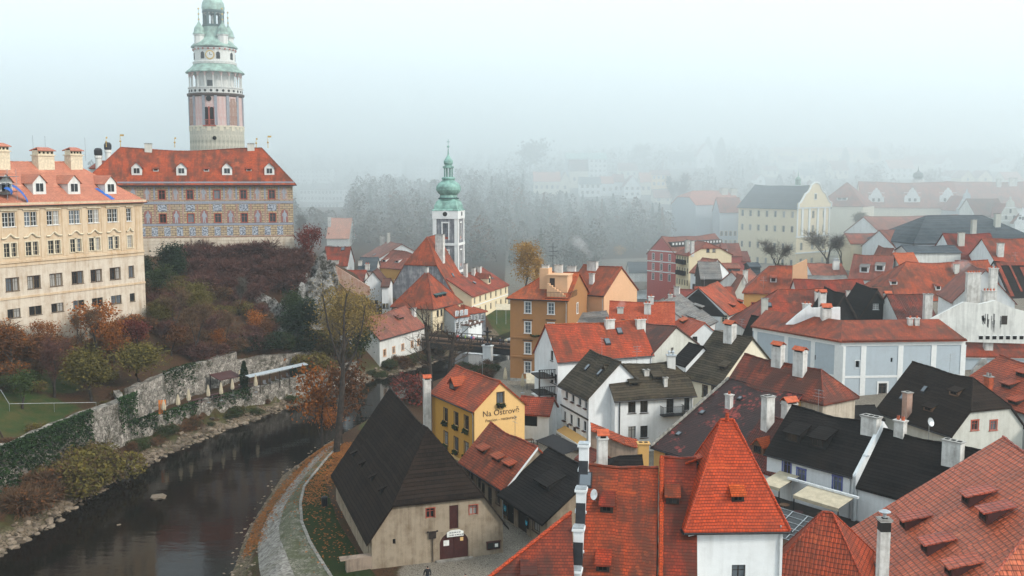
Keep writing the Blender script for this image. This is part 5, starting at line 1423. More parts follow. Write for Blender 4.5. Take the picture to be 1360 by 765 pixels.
# mid town, right
def mid(name,label,ax,ay,bx,by,Y,Y2=None,**kw):
 a,b=D(ax,ay,Y),D(bx,by,Y2 or Y);ze=kw.pop('ze',(a.z+b.z)/2);zg=kw.pop('zg',None);win=kw.pop('win',[]);ch=kw.pop('ch',[]);dm=kw.pop('dm',[]);sk=kw.pop('sk',[])
 a.z=b.z=ze
 if 'C' in kw and len(kw['C'])==3:kw['C']=tuple(D(*kw['C']))
 h=House(name,label,a,b,ze,zg if zg is not None else gz(a.x,a.y),gutter=kw.pop('gutter',False),**kw)
 for w in win:h.win(*w[:2],*w[2:])if False else h.win(w[0],w[1],w[2],w[3],w[4],w[5])
 h.finish(fnd=kw.get('fnd',4.0)if False else 4.0)
 for c in ch:h.chp(*c)
 for d in dm:h.dp(*d[0],*d[1:3],d[3]if len(d)>3 else 'shed',**(d[4]if len(d)>4 else{}))
 for s_ in sk:h.sp(*s_)
 return h
mid('ochre_house','ochre house with red hipped roof and a tall peach firewall behind it',988,386.5,1052,389,192,189.5,W=12,Rp=(1053,353.5),hips=(1,0),wall='wall_ochre',roof='clay_red',win=[('F',[2.0,5.5],[1.2,4.4],.95,1.45,'red')],dm=[((1027,375),1.2,.9)],ze=10,zg=2)
slab_wall('firewall','peach stepped firewall rising above the red hipped roof of the ochre house',[(1052,386),(1053.5,353),(1062,349),(1072,344),(1072.5,372)],190.5,.5,'wall_peach')
h=House('town_roof_house','wide plain red roof behind the black timber gables',(51.2,173.5,7.5),(63.5,173.5,7.5),7.5,4,W=12.6,zr=13.6,wall='wall_chalk',roof='clay_red',hips=(0,.0));h.finish(fnd=4);h.chp(1128,395,385,8,.7,'white')
h=House('town_roof_house','bright red hipped roof in front of the ochre house',(39.5,163,7),(53.2,163,7),7,4,W=14,zr=13.05,wall='wall_chalk',roof='clay_red',hips=(1,0));h.finish(fnd=4);h.chp(1015,420,395,8,.7,'grey');h.sp(1022,408,.9,.9);h.chp(1085,400,387,6,.6,'house')
slab_wall('firewall','white sloping firewall with a tall rectangular end above the convent roof',[(1044,431),(1060,417),(1075,405),(1079,409),(1116,408),(1116,431)],142,.4,'wall_white')
for(lab,px,pb,pt,Y,wd,sty)in(('white house shaped chimney left of the black timber gable',1091,428,388,143.5,.95,'house'),('broad white chimney shaft at the end of the white firewall',1096,440,408,140.5,1.3,'house'),('white house shaped chimney right of the black timber gables',1178,412,390,158,1.0,'house'),('twin tiled pot chimney on the white firewall',1071,415,402,142.9,1.0,'pots')):
 p=D(px,pb,Y);free_chimney(lab,(p.x,p.y),D(px,pt,Y).z,wd,wd*.8,sty,p.z-3)
for lab,pts,Y,win_ in(('black timber gable house left of the other black gable',(1098,425,1141,428,1117,389),148,None),('black timber gable house with a tiny window and steep pitch',(1138,424,1188,424,1160,383),153,(1163,411))):
 a,b=D(pts[0],pts[1],Y),D(pts[2],pts[3],Y);ze=(a.z+b.z)/2;a.z=b.z=ze
 h=House('timber_house',lab,a,b,ze,ze-5,W=9,Rp=(pts[4],pts[5]),ridge='v',wall='wood_black',roof='shingle_tar',over=.5,gutter=False)
 if win_:h.wpx('F',[win_],.9,.9,'plain')
 h.finish(fnd=2);m=MB()
 for sg in(-1,1):
  x0=h.w+sg*(h.w+.5);p0=Vector((x0,-.34,h.he-.5*h.tp*1.0-.05));p1=Vector((h.w,-.34,h.hr+.02));m.slab([p0,p0+Vector((0,.08,0)),p1+Vector((0,.08,0)),p1],[q-Vector((0,0,.45))for q in(p0,p0+Vector((0,.08,0)),p1+Vector((0,.08,0)),p1)])
 m.build('barge_board','wood_dark',h.root)
h=House('great_hall','very large red hipped roof with a smoking chimney on the right',(73.5,195.5,8),(97.5,195.5,8),8,5,W=16.5,zr=15.1,wall='wall_chalk',roof='clay_red',hips=(1,0));h.finish(fnd=4);h.dp(1187,378,1.4,.7);h.dp(1246,385,1.0,.8,wallm='wall_white');h.chp(1270,360,350,6,.7,'grey')
h=House('roof_under_repair','roof stripped to black felt with strips of red tile left',(98.2,195,8.6),(116,194.6,8.6),8.6,5,W=15,zr=14.9,wall='wall_white',roof='shingle_tar');h.finish(fnd=4)
m=MB();q=random.Random(2)
for a0,a1,r0,r1 in((.2,.9,.0,7.2),(2.6,3.0,1.0,7.0),(4.6,5.5,0,6.2),(7.6,8.2,.6,7.3),(10.4,11.6,0,7.0),(1.0,17,6.6,7.3)):
 tt=[h.M(a0,r0,h.rz(r0)+.075),h.M(a1,r0,h.rz(r0)+.075),h.M(a1,r1,h.rz(r1)+.075),h.M(a0,r1,h.rz(r1)+.075)];m.slab([p+Vector((0,0,.04+a0*.001))for p in tt],tt)
m.build('tile_strips','clay_red',h.roof)
mid('gabled_house','white gabled house with faded pink roof and tall chimneys before the great red roof',1266,402,1348,398,166,164,W=12,Rp=(1306,357),ridge='v',wall='wall_white',roof='clay_faded',zg=5)
for lab,px,pb,pt,Y,wd in(('tall white chimney left of the pink gabled house',1291,400,361,163,2.2),('slim white chimney at the right of the pink gable',1318,385,355,163.4,1.2),('low broad white chimney with arcade under the slim one',1313,398,385,160,2.0),('slender white chimney with battlements above the ribbed brown roof',1231,428,389,146,1.15)):
 p=D(px,pb,Y);free_chimney(lab,(p.x,p.y),D(px,pt,Y).z,wd,.8,'clay' if Y>150 else 'white',p.z-4)
o=slab_wall('firewall','white firewall streaked with black stains at the right edge',[(1243,453),(1233,437),(1236,424),(1262,410),(1280,401),(1300,404),(1322,399),(1345,409),(1380,418),(1380,457)],139.5,.5,'wall_stained')
m=MB();c=D(1334,431,139.4)-o.location;m.box(c.x-.4,c.x+.4,-.03,-.004,c.z,c.z+1.25);m.build('window','wood_dark',o)
for i in range(9):
 c=D(1303+i*9,449,139.4)-o.location;m=MB();m.box(c.x-.28,c.x+.28,-.03,-.004,c.z-.2,c.z+.3);m.box(c.x-.34,c.x+.34,-.07,-.004,c.z+.303,c.z+.4,1);m.build('vent_slot',['hollow','trim_white'],o)
m=MB();q=random.Random(9)
for i in range(13):
 c=D(1318+q.uniform(-13,14),418+q.uniform(-4,10),139.4)-o.location;w_=q.uniform(.06,.2);l_=q.uniform(.6,2.4);m.poly([(c.x-w_,-.004,c.z),(c.x+w_,-.004,c.z+q.uniform(-.1,.1)),(c.x+w_*.6,-.004,c.z-l_),(c.x-w_*.5,-.004,c.z-l_*.8)])
m.build('stains','wall_soot',o)
mid('ribbed_roof_house','ribbed brown pink roof sloping to the convent beside the stained white firewall',1196,428,1246,428,146,W=11,Rp=(1262,391),wall='wall_chalk',roof='clay_worn',zg=4)
mid('half_timbered_house','small house with chequered brown tile roof and timber front',1172,424,1196,424,158,W=9,Rp=(1200,381),wall='wood_mid',roof='clay_brown',zg=4)
mid('town_roof_house','dark red roof with satellite dishes at the upper right edge',1269,345,1332,346,238,W=15,Rp=(1300,310),wall='wall_white',roof='clay_deep',ch=[(1276,325,308,8,.8,'grey')])
mid('town_roof_house','orange red roof with white chimney at the right edge behind the felt roof',1322,347,1378,347,226,W=14,Rp=(1340,317),wall='wall_white',roof='clay_red',ch=[(1328,340,322,8,.8,'white')])
mid('yellow_house','pale yellow green house with red roof among bare trees',1130,323,1172,323,272,W=10,Rp=(1150,310),wall='wall_cream',roof='clay_red',win=[('F',3,[1.0,3.2],1.1,1.5,'far')],zg=5)
mid('dormer_house','pinkish roofed house with two pale dormers',1128,369,1181,371,226,222,W=12,Rp=(1155,338.5),wall='wall_white',roof='clay_faded',dm=[((1147.5,362),2.0,1.3,'shed',{'wallm':'wall_white','roofm':'shingle_grey'}),((1168,360),2.0,1.3,'shed',{'wallm':'wall_white','roofm':'shingle_grey'})],win=[('R',[3,8],[1.0],1,1.4,'far')])
mid('town_roof_house','faded red roof left of the pinkish roof with two pale dormers',1082,370,1127,370,229,W=12,Rp=(1110,350),wall='wall_white',roof='clay_faded',ch=[(1110,357,345,8,.8,'zinc')])
mid('flat_house','low house with grey sheet roof beneath the bare trees',1073,376,1128,378,214,W=6,Rp=(1100,366),wall='wall_grey',roof='shingle_grey')
mid('long_house','long pink roofed house with white gable in front of the renaissance facade',1172,313,1298,306,284,300,W=15,Rp=(1238,286),wall='wall_white',roof='clay_faded',win=[('L',3,[1,4],.9,1.5,'far')],ch=[(1258,300,285,7,.8,'grey')])
mid('town_roof_house','weathered pink roof with white edge and chimneys below the long pink roof',1190,330,1262,326,258,266,W=12,Rp=(1228,304),wall='wall_white',roof='clay_faded',ch=[(1203,328,312,8,.8,'white'),(1256,312,294,5,.8,'grey')])
mid('slate_roof_house','large dark slate hipped roof with two tall chimneys at the right',1214,322,1385,321,250,256,W=22,Rp=(1318,285),hips=(1,1),wall='wall_grey',roof='slate_blue',ch=[(1292,320,291,6,.9,'grey'),(1324,300,283,8,.9,'grey')])
mid('white_annex','long cream walled annex with flat dark roof below the slate roof',1206,334,1276,336,238,W=8,Rp=(1240,326),wall='wall_chalk',roof='slate_blue',win=[('F',4,[.8],1.3,1.0,'farplain')])
mid('gabled_house','narrow white gabled house with pink roof near the yellow green house',1176,352,1196,352,240,W=10,Rp=(1186,330),ridge='v',wall='wall_white',roof='clay_faded')
mid('gabled_house','salmon roofed house under the long cream annex',1196,354,1222,354,225,W=9,Rp=(1208,336),wall='wall_chalk',roof='clay_fresh')
# far right: college palace and its neighbours
A,B=D(981,274.5,318),D(1058.5,276,300)
h=House('college_palace','tall cream college building with baroque gable and dark slate roof',A,B,23,4,W=16,Rp=(1040,246),wall='wall_cream',roof='slate_blue',over=.6,cat='palace',rec=.2,gutter=False)
h.win('F',7,[1.2,6.0,11.4,15.8],1.0,1.9,'farplain');h.win('R',3,[1.2,6.0,11.2,15.6],1.2,2.2,'pale');h.finish(fnd=4)
W=h.W;z0=h.he;m=MB()
prof=[(0,0),(0,1.2),(.07,1.6),(.13,2.8),(.2,4.2),(.27,4.6),(.33,5.6),(.36,6.6),(.42,7.2),(.5,7.5)]
pr=[(x*W,z)for x,z in prof]+[((1-x)*W,z)for x,z in prof[::-1][1:]]
ring=[Vector((h.L+.55,y,z0+z))for y,z in pr];m.slab(ring,[p-Vector((.5,0,0))for p in ring]);gb=m.build('gable','wall_cream',h.root);m=MB()
for(y0,z0_),(y1_,z1_)in zip(pr,pr[1:]):
 a,b=Vector((h.L+.6,y0,z0+z0_)),Vector((h.L+.6,y1_,z0+z1_));m.tube([a,b],.28,5)
for y in(.0,.16,.37,.63,.84,1.0):m.box(h.L+.003,h.L+.28,max(0.02,y*W-.4),min(W-.02,y*W+.4),10.2,z0-.1)
for z in(5.0,9.9,h.he-.4):m.box(h.L+.003,h.L+.42,-.2,W+.2,z,z+.38)
m.box(h.L+.58,h.L+.7,W*.5-.6,W*.5+.6,z0+2.2,z0+4.2);m.build('gable_trim','trim_white',gb)
m=MB();m.box(h.L+.71,h.L+.76,W*.5-.35,W*.5+.35,z0+2.4,z0+4.0);m.build('niche_statue','soot',gb)
m=MB();m.tube([(h.L-6,h.w,h.hr),(h.L-6,h.w,h.hr+1.4)],[.9,.8],8);m.lathe([(.9,0),(1.0,.4),(.6,1.0),(.12,1.4),(.05,3)],10,(h.L-6,h.w,h.hr+1.4));m.build('ridge_turret','copper_green',h.roof)
mid('presbytery','cream house with faded red hipped roof just right of the college gable',1086,272,1146,273,338,330,W=16,Rp=(1128,241.5),hips=(1,1),wall='wall_pale',roof='clay_faded',win=[('F',6,[2.0,6.5],1.2,2.4,'farplain')],dm=[((1115,266),2,.9),((1121,266),2,.9)])
h=mid('renaissance_palace','long pale palace with three curly white dormer gables on a faded red roof',1144,274,1273,276,350,343,W=22,Rp=(1220,241.5),wall='wall_pale',roof='clay_faded',win=[('F',14,[2.2,6.2],1.1,2.0,'far')])
def curly_gable(h,px,py,w,hh,mat='wall_white',off=0.):
 a,r,q=h.roofpt(px,py);m=MB();z=h.rz(max(.3,r))-.4;g=w/2
 pr=[(-g,0),(-g,hh*.36),(-g*.86,hh*.42),(-g*.62,hh*.62),(-g*.5,hh*.66),(-g*.42,hh*.82),(-g*.16,hh*.9),(-g*.12,hh),(g*.12,hh),(g*.16,hh*.9),(g*.42,hh*.82),(g*.5,hh*.66),(g*.62,hh*.62),(g*.86,hh*.42),(g,hh*.36),(g,0)]
 f=[Vector((a+x,r,z+y))for x,y in pr];m.slab(f,[p+Vector((0,.6,0))for p in f])
 m.box(a-g*.8,a+g*.8,r+.6,r+5,z-1,z+hh*.5,0)
 for x in(-g*.35,g*.35):m.box(a+x-.4,a+x+.4,r-.05,r-.004,z+hh*.12,z+hh*.32,1)
 for zz in(.38,.66):m.box(a-g*1.05,a+g*1.05,r-.15,r+.5,z+hh*zz,z+hh*zz+.2,0)
 return m.build('dormer_gable',[mat,'glass'],h.roof)
for px in(1163.5,1211.5,1258.5):curly_gable(h,px,268.5,5.2,5.4)
t=thing('ridge_lantern','little white lantern tower with dark onion dome behind the curly gables','turret',tuple(D(1218.5,252,362)));m=MB()
m.lathe([(2.1,0),(2.1,3.2),(2.3,3.3),(2.2,3.6)],8);m.build('wall','wall_chalk',t);m=MB();m.lathe([(1.9,3.61),(1.2,4.0),(1.9,4.8),(1.6,5.9),(.5,6.5),(.15,7.2),(.05,8.4)],10);m.build('onion_dome','copper_dark',t)
mid('town_roof_house','long red roof running off the right edge behind the sgraffito gables',1272,274,1390,276,352,W=22,Rp=(1330,241),wall='wall_chalk',roof='clay_faded',ch=[(1345,245,236,10,1,'white'),(1326,246,237,6,1,'white')])
mid('town_roof_house','dark grey brown roof between the two sgraffito gables',1296,286,1338,286,318,W=14,Rp=(1318,264),wall='wall_chalk',roof='clay_brown')
for lab,px,Y,py,wd,hh,mt in(('stone grey sgraffito gable house with tiered obelisks',1283,330,290,6.2,11.5,'wall_grey'),('pale sgraffito gable house at the right edge',1341,312,298,6.5,10.5,'wall_rendergrey'),('small curly white gable at the far right edge',1358,309,298,4.5,7.0,'wall_white')):
 c=D(px,py,Y);t=thing('gable_house',lab,'house',(c.x,c.y,c.z-6));g=wd/2;m=MB()
 pr=[(-g,-4),(-g,hh*.55+3),(-g*.8,hh*.6+3),(-g*.55,hh*.75+3),(-g*.42,hh*.78+3),(-g*.35,hh*.95+3),(-g*.1,hh+3),(0,hh+4.2),(g*.1,hh+3),(g*.35,hh*.95+3),(g*.42,hh*.78+3),(g*.55,hh*.75+3),(g*.8,hh*.6+3),(g,hh*.55+3),(g,-4)]
 f=[Vector((x,0,z))for x,z in pr];m.slab(f,[p+Vector((0,.7,0))for p in f]);m.build('gable',mt,t);m=MB()
 for zz in(2,4.5,7,hh*.55+3,hh*.77+3):m.box(-g*(1.04 if zz<hh*.56+3 else .6),g*(1.04 if zz<hh*.56+3 else .6),-.16,-.003,zz,zz+.22)
 m.build('string_course','trim_white',t)
 for x,z_,w_ in((-g*.4,7.6,.4),(g*.4,7.6,.4),(0,hh*.62+3,.3)):m=MB();m.box(x-w_,x+w_,-.05,-.004,z_,z_+1.3);m.build('window','glass',t)
 m=MB();m.box(-g,g,.71,12,-4,hh*.5+3);m.build('wall',mt,t)
 m=MB();zr=hh*.9+3
 for sg in(-1,1):q=[Vector((sg*(g+.3),.72,hh*.5+2.8)),Vector((0,.72,zr)),Vector((0,12,zr)),Vector((sg*(g+.3),12,hh*.5+2.8))];m.slab(q,[p-Vector((0,0,.2))for p in q])
 m.build('roof','clay_faded',t)
mid('malt_house','big pale grey barn like house with pink roof left of the college',924,270.5,986,271.5,345,352,W=16,Rp=(965,252),wall='wall_grey',roof='clay_castle',hips=(.5,0),zg=9,ch=[(961,256,249,9,2,'grey'),(985,257,250,9,2,'grey')])
mid('malt_house','lower grey white house wedged between pink barn and college',956,280.5,986,281.5,333,W=12,Rp=(982,262.5),wall='wall_grey',roof='clay_faded',win=[('F',5,[1.5,4.5],.9,1.6,'farplain')],zg=8)
h=mid('riverside_house','tall red riverside house with white banded gable and long tiled roof',898,337,968,336,262,275,W=10.5,Rp=(930,311.5),wall='wall_rose',roof='clay_faded',zg=3,win=[('L',[2.2,5.2,8.2],[1.5,4.2,6.9],.8,1.7,'white')])
for z in(3.6,6.3,9.2):band(h,'L',z,.3,.1)
m=MB();z=h.rz(h.w*.55)
m.box(.6,h.L-.5,h.w*.42,h.w*.8,z-.8,z+.7);o=m.build('dormer','wood_black',h.roof);m=MB()
for i in range(16):x=1.2+i*(h.L-2.4)/15;m.box(x-.35,x+.35,h.w*.42-.03,h.w*.42-.004,z-.1,z+.5)
m.build('dormer_panes','trim_white',o)
A,B=D(898,336,256),D(915,339,249)
h=House('riverside_house','cream riverside house with dark balconies beside the red gabled house',A,B,(A.z+B.z)/2,3.5,C=tuple(D(962,338,256)),Rp=(937,321.5),wall='wall_cream',roof='clay_faded',hips=(0,.45),over=.4,gutter=False)
h.win('F',5,[1.2,4.2,7.0],.7,1.5,'farplain');h.win('R',[h.W*.44,h.W*.58],[h.he+.6],.9,1.1,'dark');h.finish(fnd=4)
for z in(4.0,6.8):wall_box(h,'F',1.5,h.L-1.5,z-.2,z+.9,.9,'wood_black','balcony')
h.chp(912.5,335,318,5,.8,'white');h.chp(919,336,319,5,.8,'white')
mid('cottage','small white cottage with snow pale shingle roof below the cream riverside house',917,362,936,361,240,236,W=8,Rp=(938,343),wall='wall_white',roof='clay_faded',win=[('F',2,[.8],1.0,1.6,'dark')],zg=4,dm=[((932,350),2.4,.5)])
mid('cottage','small grey roofed cottage with veranda in front of the cream riverside house',931,369,958,368,230,W=7,Rp=(950,348),wall='wood_dark',roof='shingle_grey',zg=4)
mid('red_house','red riverside house with two arched white windows',962,339,985,339.5,264,W=9,Rp=(972,323.5),wall='wall_rose',roof='clay_faded',zg=4,win=[('F',[1.4,3.4],[2.2],.9,1.7,'white')],dm=[((963,334),1.2,.7)])
mid('red_house','narrow dark red house right of the arched windows',985,346,996,346.5,264,W=8,Rp=(988,334),wall='wall_rose',roof='clay_faded',zg=4)
mid('workshop','dark blue boarded workshop with pink sheet roof below the red house',958,355.5,983,355.5,242,W=6,Rp=(970,349.5),wall='slate_blue',roof='clay_faded',zg=4)
mid('workshop','dark blue shed beside the steep pink roofs',996,354,1010,354,246,W=6,Rp=(1003,349),wall='slate_blue',roof='slate_blue',zg=4)
mid('gabled_house','grey gabled house with faded roof in front of the blue workshop',975,389,998,389,214,W=11,Rp=(986,365.5),ridge='v',wall='wall_rendergrey',roof='clay_faded',zg=3,ch=[(990,372,358,6,.7,'white')])
mid('gabled_house','faded pink roof climbing steeply beside the dark blue shed',998,388,1022,384,216,222,W=10,Rp=(1000,357),wall='wall_chalk',roof='clay_faded',zg=3)
mid('row_house','brownish red roof row with white chimneys at the water front',884,397,932,398,203,200,W=9,Rp=(905,384),wall='wall_chalk',roof='clay_deep',zg=2,ch=[(899,392,380,7,.7,'white'),(933,392,382,4,.6,'white'),(888,400,390,5,.6,'clay')])
mid('row_house','orange roofed row house between grey slate roof and ochre house',928,399,978,397,205,W=9,Rp=(952,381),wall='wall_chalk',roof='clay_red',zg=2,ch=[(958,390,380,5,.6,'white')])
mid('tin_hut','small cream hut with grey roof at the far river bend',872,358,884,358,300,W=6,Rp=(878,341),wall='wall_yellow',roof='shingle_grey',zg=3)
mid('tin_hut','low house with white edged dark roof at the foot of the wooded slope',836,361,872,361,305,W=8,Rp=(852,348),wall='wall_chalk',roof='slate_blue',zg=4)
# left bank: white mill, church group
h=House('mill_house','old white riverside house with faded brown pink roof under the pale willow',P(504,450,3),P(564,433,3),3,-2,W=8.5,Rp=(537,407.5),wall='wall_chalk',roof='clay_faded',over=.3,gutter=True)
h.wgrid('F',[511,523,535,547.5,556],[454+19,0+492],.85,1.2,'peach',ref=511);h.win('F',5,[.5,3.1],.85,1.2,'peach')if not h.winq else None
h.finish();h.dp(533,424,2.2,.5,'shed',q=18,wallm='wood_mid',pane='hollow');h.chp(556,418,408,6,.6,'white')
h=House('corner_house','cream corner house with pyramid red roof and green shed dormers at the bridge head',P(521.8,404.7,5.5),P(574.7,408,5.5),5.5,-.6,C=(604,398.8),zr=12.2,wall='wall_cream',roof='clay_red',hips=(1,1),over=.4)
h.wgrid('R',[581.5,586.5,591.5,595,599],[418,436],.9,1.35,'dark',ref=591.5);h.win('F',[6.5,8.6],[.8],.8,1.5,'dark');h.finish();pyr=h
m=MB()
for i in range(3):
 t_=h.W*.30+i*1.7;x=h.L-1.0;zz=h.he+1.2
 m.box(x-1.6,x,t_-.6,t_+.6,zz-.4,zz+.95,0);m.slab([(x+.3,t_-.75,zz+.95),(x+.3,t_+.75,zz+.95),(x-2.2,t_+.75,zz+1.5),(x-2.2,t_-.75,zz+1.5)],[(x+.3,t_-.75,zz+.85),(x+.3,t_+.75,zz+.85),(x-2.2,t_+.75,zz+1.4),(x-2.2,t_-.75,zz+1.4)],1)
m.build('dormer',['hollow','copper_dark'],h.roof)
h.chimney(.5,.5,1.0,.6,.6,'white')
a,b=D(518,386,224),D(601,386,219);zc=(a.z+b.z)/2;a.z=b.z=zc
h=House('church_nave','former church nave with steep red half hipped roof and slate sgraffito gable',a,b,zc,0,W=9.5,Rp=(566,314),ridge='v',hips=(.52,0),wall='wall_slate',roof='clay_red',over=.35,cat='church',gutter=False);h.finish();nave=h
p=h.M(h.W*.45,h.w*.62,0);chimney_mb(1.9,1.2,h.rz(h.w*.62)-2,h.hr+.6,'white').build('chimney',CHM['white'],h.roof,p)
h.sp(603,368,.9,.9,side='front')
c=D(596,300,238);t=thing('church_tower','slender white and grey church tower with green copper onion spire','church tower',(c.x,c.y,0),R(-12))
zt=D(596,279.5,238).z;g=2.95;m=MB()
ops=[];heights=[zt-20.5,zt-14.2,zt-7.6,zt-1.6]
for k in range(4):
 rot=Matrix.Rotation(R(90*k),3,'Z')
 tf=lambda x,y,z,rot=rot:rot@Vector((x-g,-g+y,z))
 wall_strips(m,[(0,zt),(2*g,zt)],[(g,heights[0]+.9,1.3,3.3),(g,heights[1]+1.0,1.45,3.7),(g,heights[2]+.9,1.35,3.7)],-1,tf,.5)
m.build('wall','wall_slate',t);wd=MB();pn=MB();red=MB()
for k in range(4):
 rot=Matrix.Rotation(R(90*k),3,'Z')
 def bx(mb,x0,x1,y0,y1,z0,z1,mm=0):
  a=[rot@Vector(p)for p in((x0,y0,z0),(x1,y0,z0),(x1,y1,z0),(x0,y1,z0))];mb.slab([p+Vector((0,0,z1-z0))for p in a],a,mm)
 e=-g-.12
 for x0,x1 in((-g-.12,-g+.75),(g-.75,g+.119)):bx(wd,x0,x1,e,-g-.004,-1,zt)
 for z,w_,h_ in((heights[0]+.9,.65,3.3),(heights[1]+1,.73,3.7),(heights[2]+.9,.68,3.7)):
  for sg in(-1,1):bx(wd,sg*(w_+.14)-.13,sg*(w_+.14)+.13,e+.05,-g-.005,z-.2,z+h_+.1)
  bx(wd,-w_-.3,w_+.3,e+.02,-g-.005,z+h_+.1,z+h_+.4)
 for z,d in((heights[0]-.5,.5),(heights[1]-.5,.6),(heights[2]-.6,.6),(zt-1.9,1.9)):bx(wd,-g-.2,g+.2,e-.08-.01*d,-g-.006,z,z+d)
 for z in(heights[0]+.9,heights[1]+1,heights[2]+.9):bx(red,-.7,.7,-g+.1,-g+.2,z+.01,z+.55)
 n=16
 ring=[rot@Vector((.95*math.cos(2*math.pi*i/n),e-.16,zt-.75+.95*math.sin(2*math.pi*i/n)))for i in range(n)];wd.slab(ring,[p+rot@Vector((0,.07,0))for p in ring])
 ring=[rot@Vector((.55*math.cos(2*math.pi*i/n),e-.19,zt-.75+.55*math.sin(2*math.pi*i/n)))for i in range(n)];pn.slab(ring,[p+rot@Vector((0,.025,0))for p in ring])
wd.build('pilasters','trim_white',t);pn.build('round_window','glass',t);red.build('railing','trim_red',t)
m=MB();q=math.sqrt(2)*g
m.lathe([(q*1.10,zt+.0),(q*1.09,zt+.25),(q*.96,zt+.5),(q*.92,zt+1.5),(q*.80,zt+2.6),(q*.58,zt+3.2)],4)
m.lathe([(2.35,zt+3.1),(2.45,zt+3.3,1),(2.45,zt+3.55,1),(2.1,zt+3.7),(2.0,zt+4.4),(2.5,zt+4.9),(2.95,zt+5.8),(2.95,zt+6.6),(2.55,zt+7.5),(1.8,zt+8.2),(1.35,zt+8.6),(1.55,zt+8.7),(1.65,zt+9.1),(1.5,zt+9.3),(1.15,zt+9.45)],16)
for k in range(8):
 a=2*math.pi*k/8;m.tube([(math.cos(a)*.98,math.sin(a)*.98,zt+9.4),(math.cos(a)*.98,math.sin(a)*.98,zt+12.0)],.13,5)
m.lathe([(1.2,zt+11.9),(1.35,zt+12.0),(1.3,zt+12.4),(.95,zt+12.5),(.85,zt+12.8),(1.1,zt+13.3),(1.1,zt+13.9),(.6,zt+14.8),(.2,zt+15.6),(.07,zt+17.5),(.06,zt+17.7)],14)
m.lathe([(.05,zt+17.6),(.28,zt+17.8),(.28,zt+18.1),(.05,zt+18.3)],8);m.box(-.04,.04,-.04,.04,zt+18.2,zt+20.0);m.box(-.4,.4,-.03,.03,zt+19.2,zt+19.32)
m.v=[(x,y,zt+(z-zt)*.84)for x,y,z in m.v];m.build('spire',['copper_pale','copper_dark'],t)
for lab,a,kw in(('grey blue house with red pent roofs squeezed beside the cream corner house',(604,421,622,418,205,208),dict(W=7,Rp=(612,404),wall='wall_grey',roof='clay_red',zg=0,win=[('F',3,[.6,3.0],.8,1.3,'white')])),('slate walled house with hipped red roof next to the lawn',(620,416,645,413,214,218),dict(W=8,Rp=(632,402),hips=(1,1),wall='wall_slate',roof='clay_red',zg=0,win=[('F',3,[.8],.8,1.2,'white')])),('low white wing with brown roof beside the bridge ramp',(622,432,640,427,206,212),dict(W=5,Rp=(630,424),wall='wall_white',roof='clay_brown',zg=0,win=[('F',3,[.6],.7,1.1,'dark')]))):
 mid('town_house',lab,*a,**kw)
h=House('long_house','long pale yellow house with big red roof beyond the lawn',P(626.5,393,6),P(674.7,377.6,6),6,.6,W=13,Rp=(645,355),wall='wall_cream',roof='clay_red',over=.35,gutter=False)
h.win('F',7,[.9,3.4],.9,1.45,'farplain');h.finish();band(h,'F',2.9,.2,.07);h.dp(650,377,1.8,1.5,'gable',wallm='wall_cream');h.sp(632,377,.8,.8);h.sp(655,371,.8,.8)
for p in((618.5,366,349),(629,364,355),(637,361,353)):h.chp(*p,6,.7,'white',side='front')
A_=thing('pub_awning','big white awning in front of the pale yellow house by the lawn','awning',tuple(P(678,410,3.4)));m=MB();m.slab([(-3.2,-1.6,0),(3.2,-1.6,0),(3.2,1.4,.9),(-3.2,1.4,.9)],[(-3.2,-1.6,-.1),(3.2,-1.6,-.1),(3.2,1.4,.8),(-3.2,1.4,.8)]);m.build('canopy','cloth_cream',A_);m=MB()
for x in(-3,-1,1,3):m.box(x-.06,x+.06,-1.55,-1.43,-3.2,-.1)
m.build('posts','metal_grey',A_)
mid('house','tall salmon roofed house at the edge of the misty wood',434,316,463,315,300,W=13,Rp=(432,289.5),wall='wall_chalk',roof='clay_castle',zg=9,win=[('F',3,[1.2],.9,1.3,'far')],ch=[(436,300,287,4,.8,'white')])
mid('house','orange red roofed house with white gable right behind the rock',428,351,461,352.5,246,W=11,Rp=(452,328),wall='wall_white',roof='clay_red',zg=6,win=[('R',[3,6],[2],.8,1.3,'dark')],sk=[(455,333,.9,1.2)],ch=[(447,350,345,6,.6,'white')])
slab_wall('firewall','reddish brick firewall with a long slanting top below the orange roof',[(443,392),(443,352),(447,354),(468,367),(491,381),(491,392)],212,.5,'wall_brickred')
mid('house','house with slanting red roof joined to the brick firewall',455,372,482,374,222,W=9,Rp=(470,359),wall='wall_chalk',roof='clay_red',zg=4)
h=mid('timbered_house','white house with black timber gable facing the river',485,373,506,373,216,W=8,Rp=(495.5,360.5),ridge='v',wall='wall_white',roof='clay_brown',zg=1,win=[('F',[1.0,2.4],[3.2,.8],.7,1.1,'dark')])
mid('gabled_house','pink roofed house with broad white gable before the misty wood',480,339.5,497,348,272,259,W=15,Rp=(508,318.5),wall='wall_white',roof='clay_faded',zg=5,ch=[(497,323,312,4,.8,'grey'),(506,324,313,5,.8,'white'),(516,322,308,4,.8,'grey')],sk=[(495,340,.9,1)])
mid('yellow_house','golden yellow house with faded red roof left of the church',498.5,353,537,357.5,240,234,W=12,Rp=(532,333),wall='wall_ochre',roof='clay_faded',hips=(0,1),zg=3,win=[('F',5,[.8,3.2],.9,1.5,'white')],dm=[((510,348),1.2,.6),((527,349),1.2,.6)])
mid('house','small dark slate roofed house between pink roof and golden yellow house',476,357,499,360,232,W=8,Rp=(487,342),wall='wall_chalk',roof='slate_blue',zg=3,ch=[(478,352,345,5,.7,'white'),(488,358,350,6,.7,'clay')])
mid('house','white walled house with low roof above the pale willow',430,364,446,366,226,W=7,Rp=(440,356),wall='wall_white',roof='clay_red',zg=5)
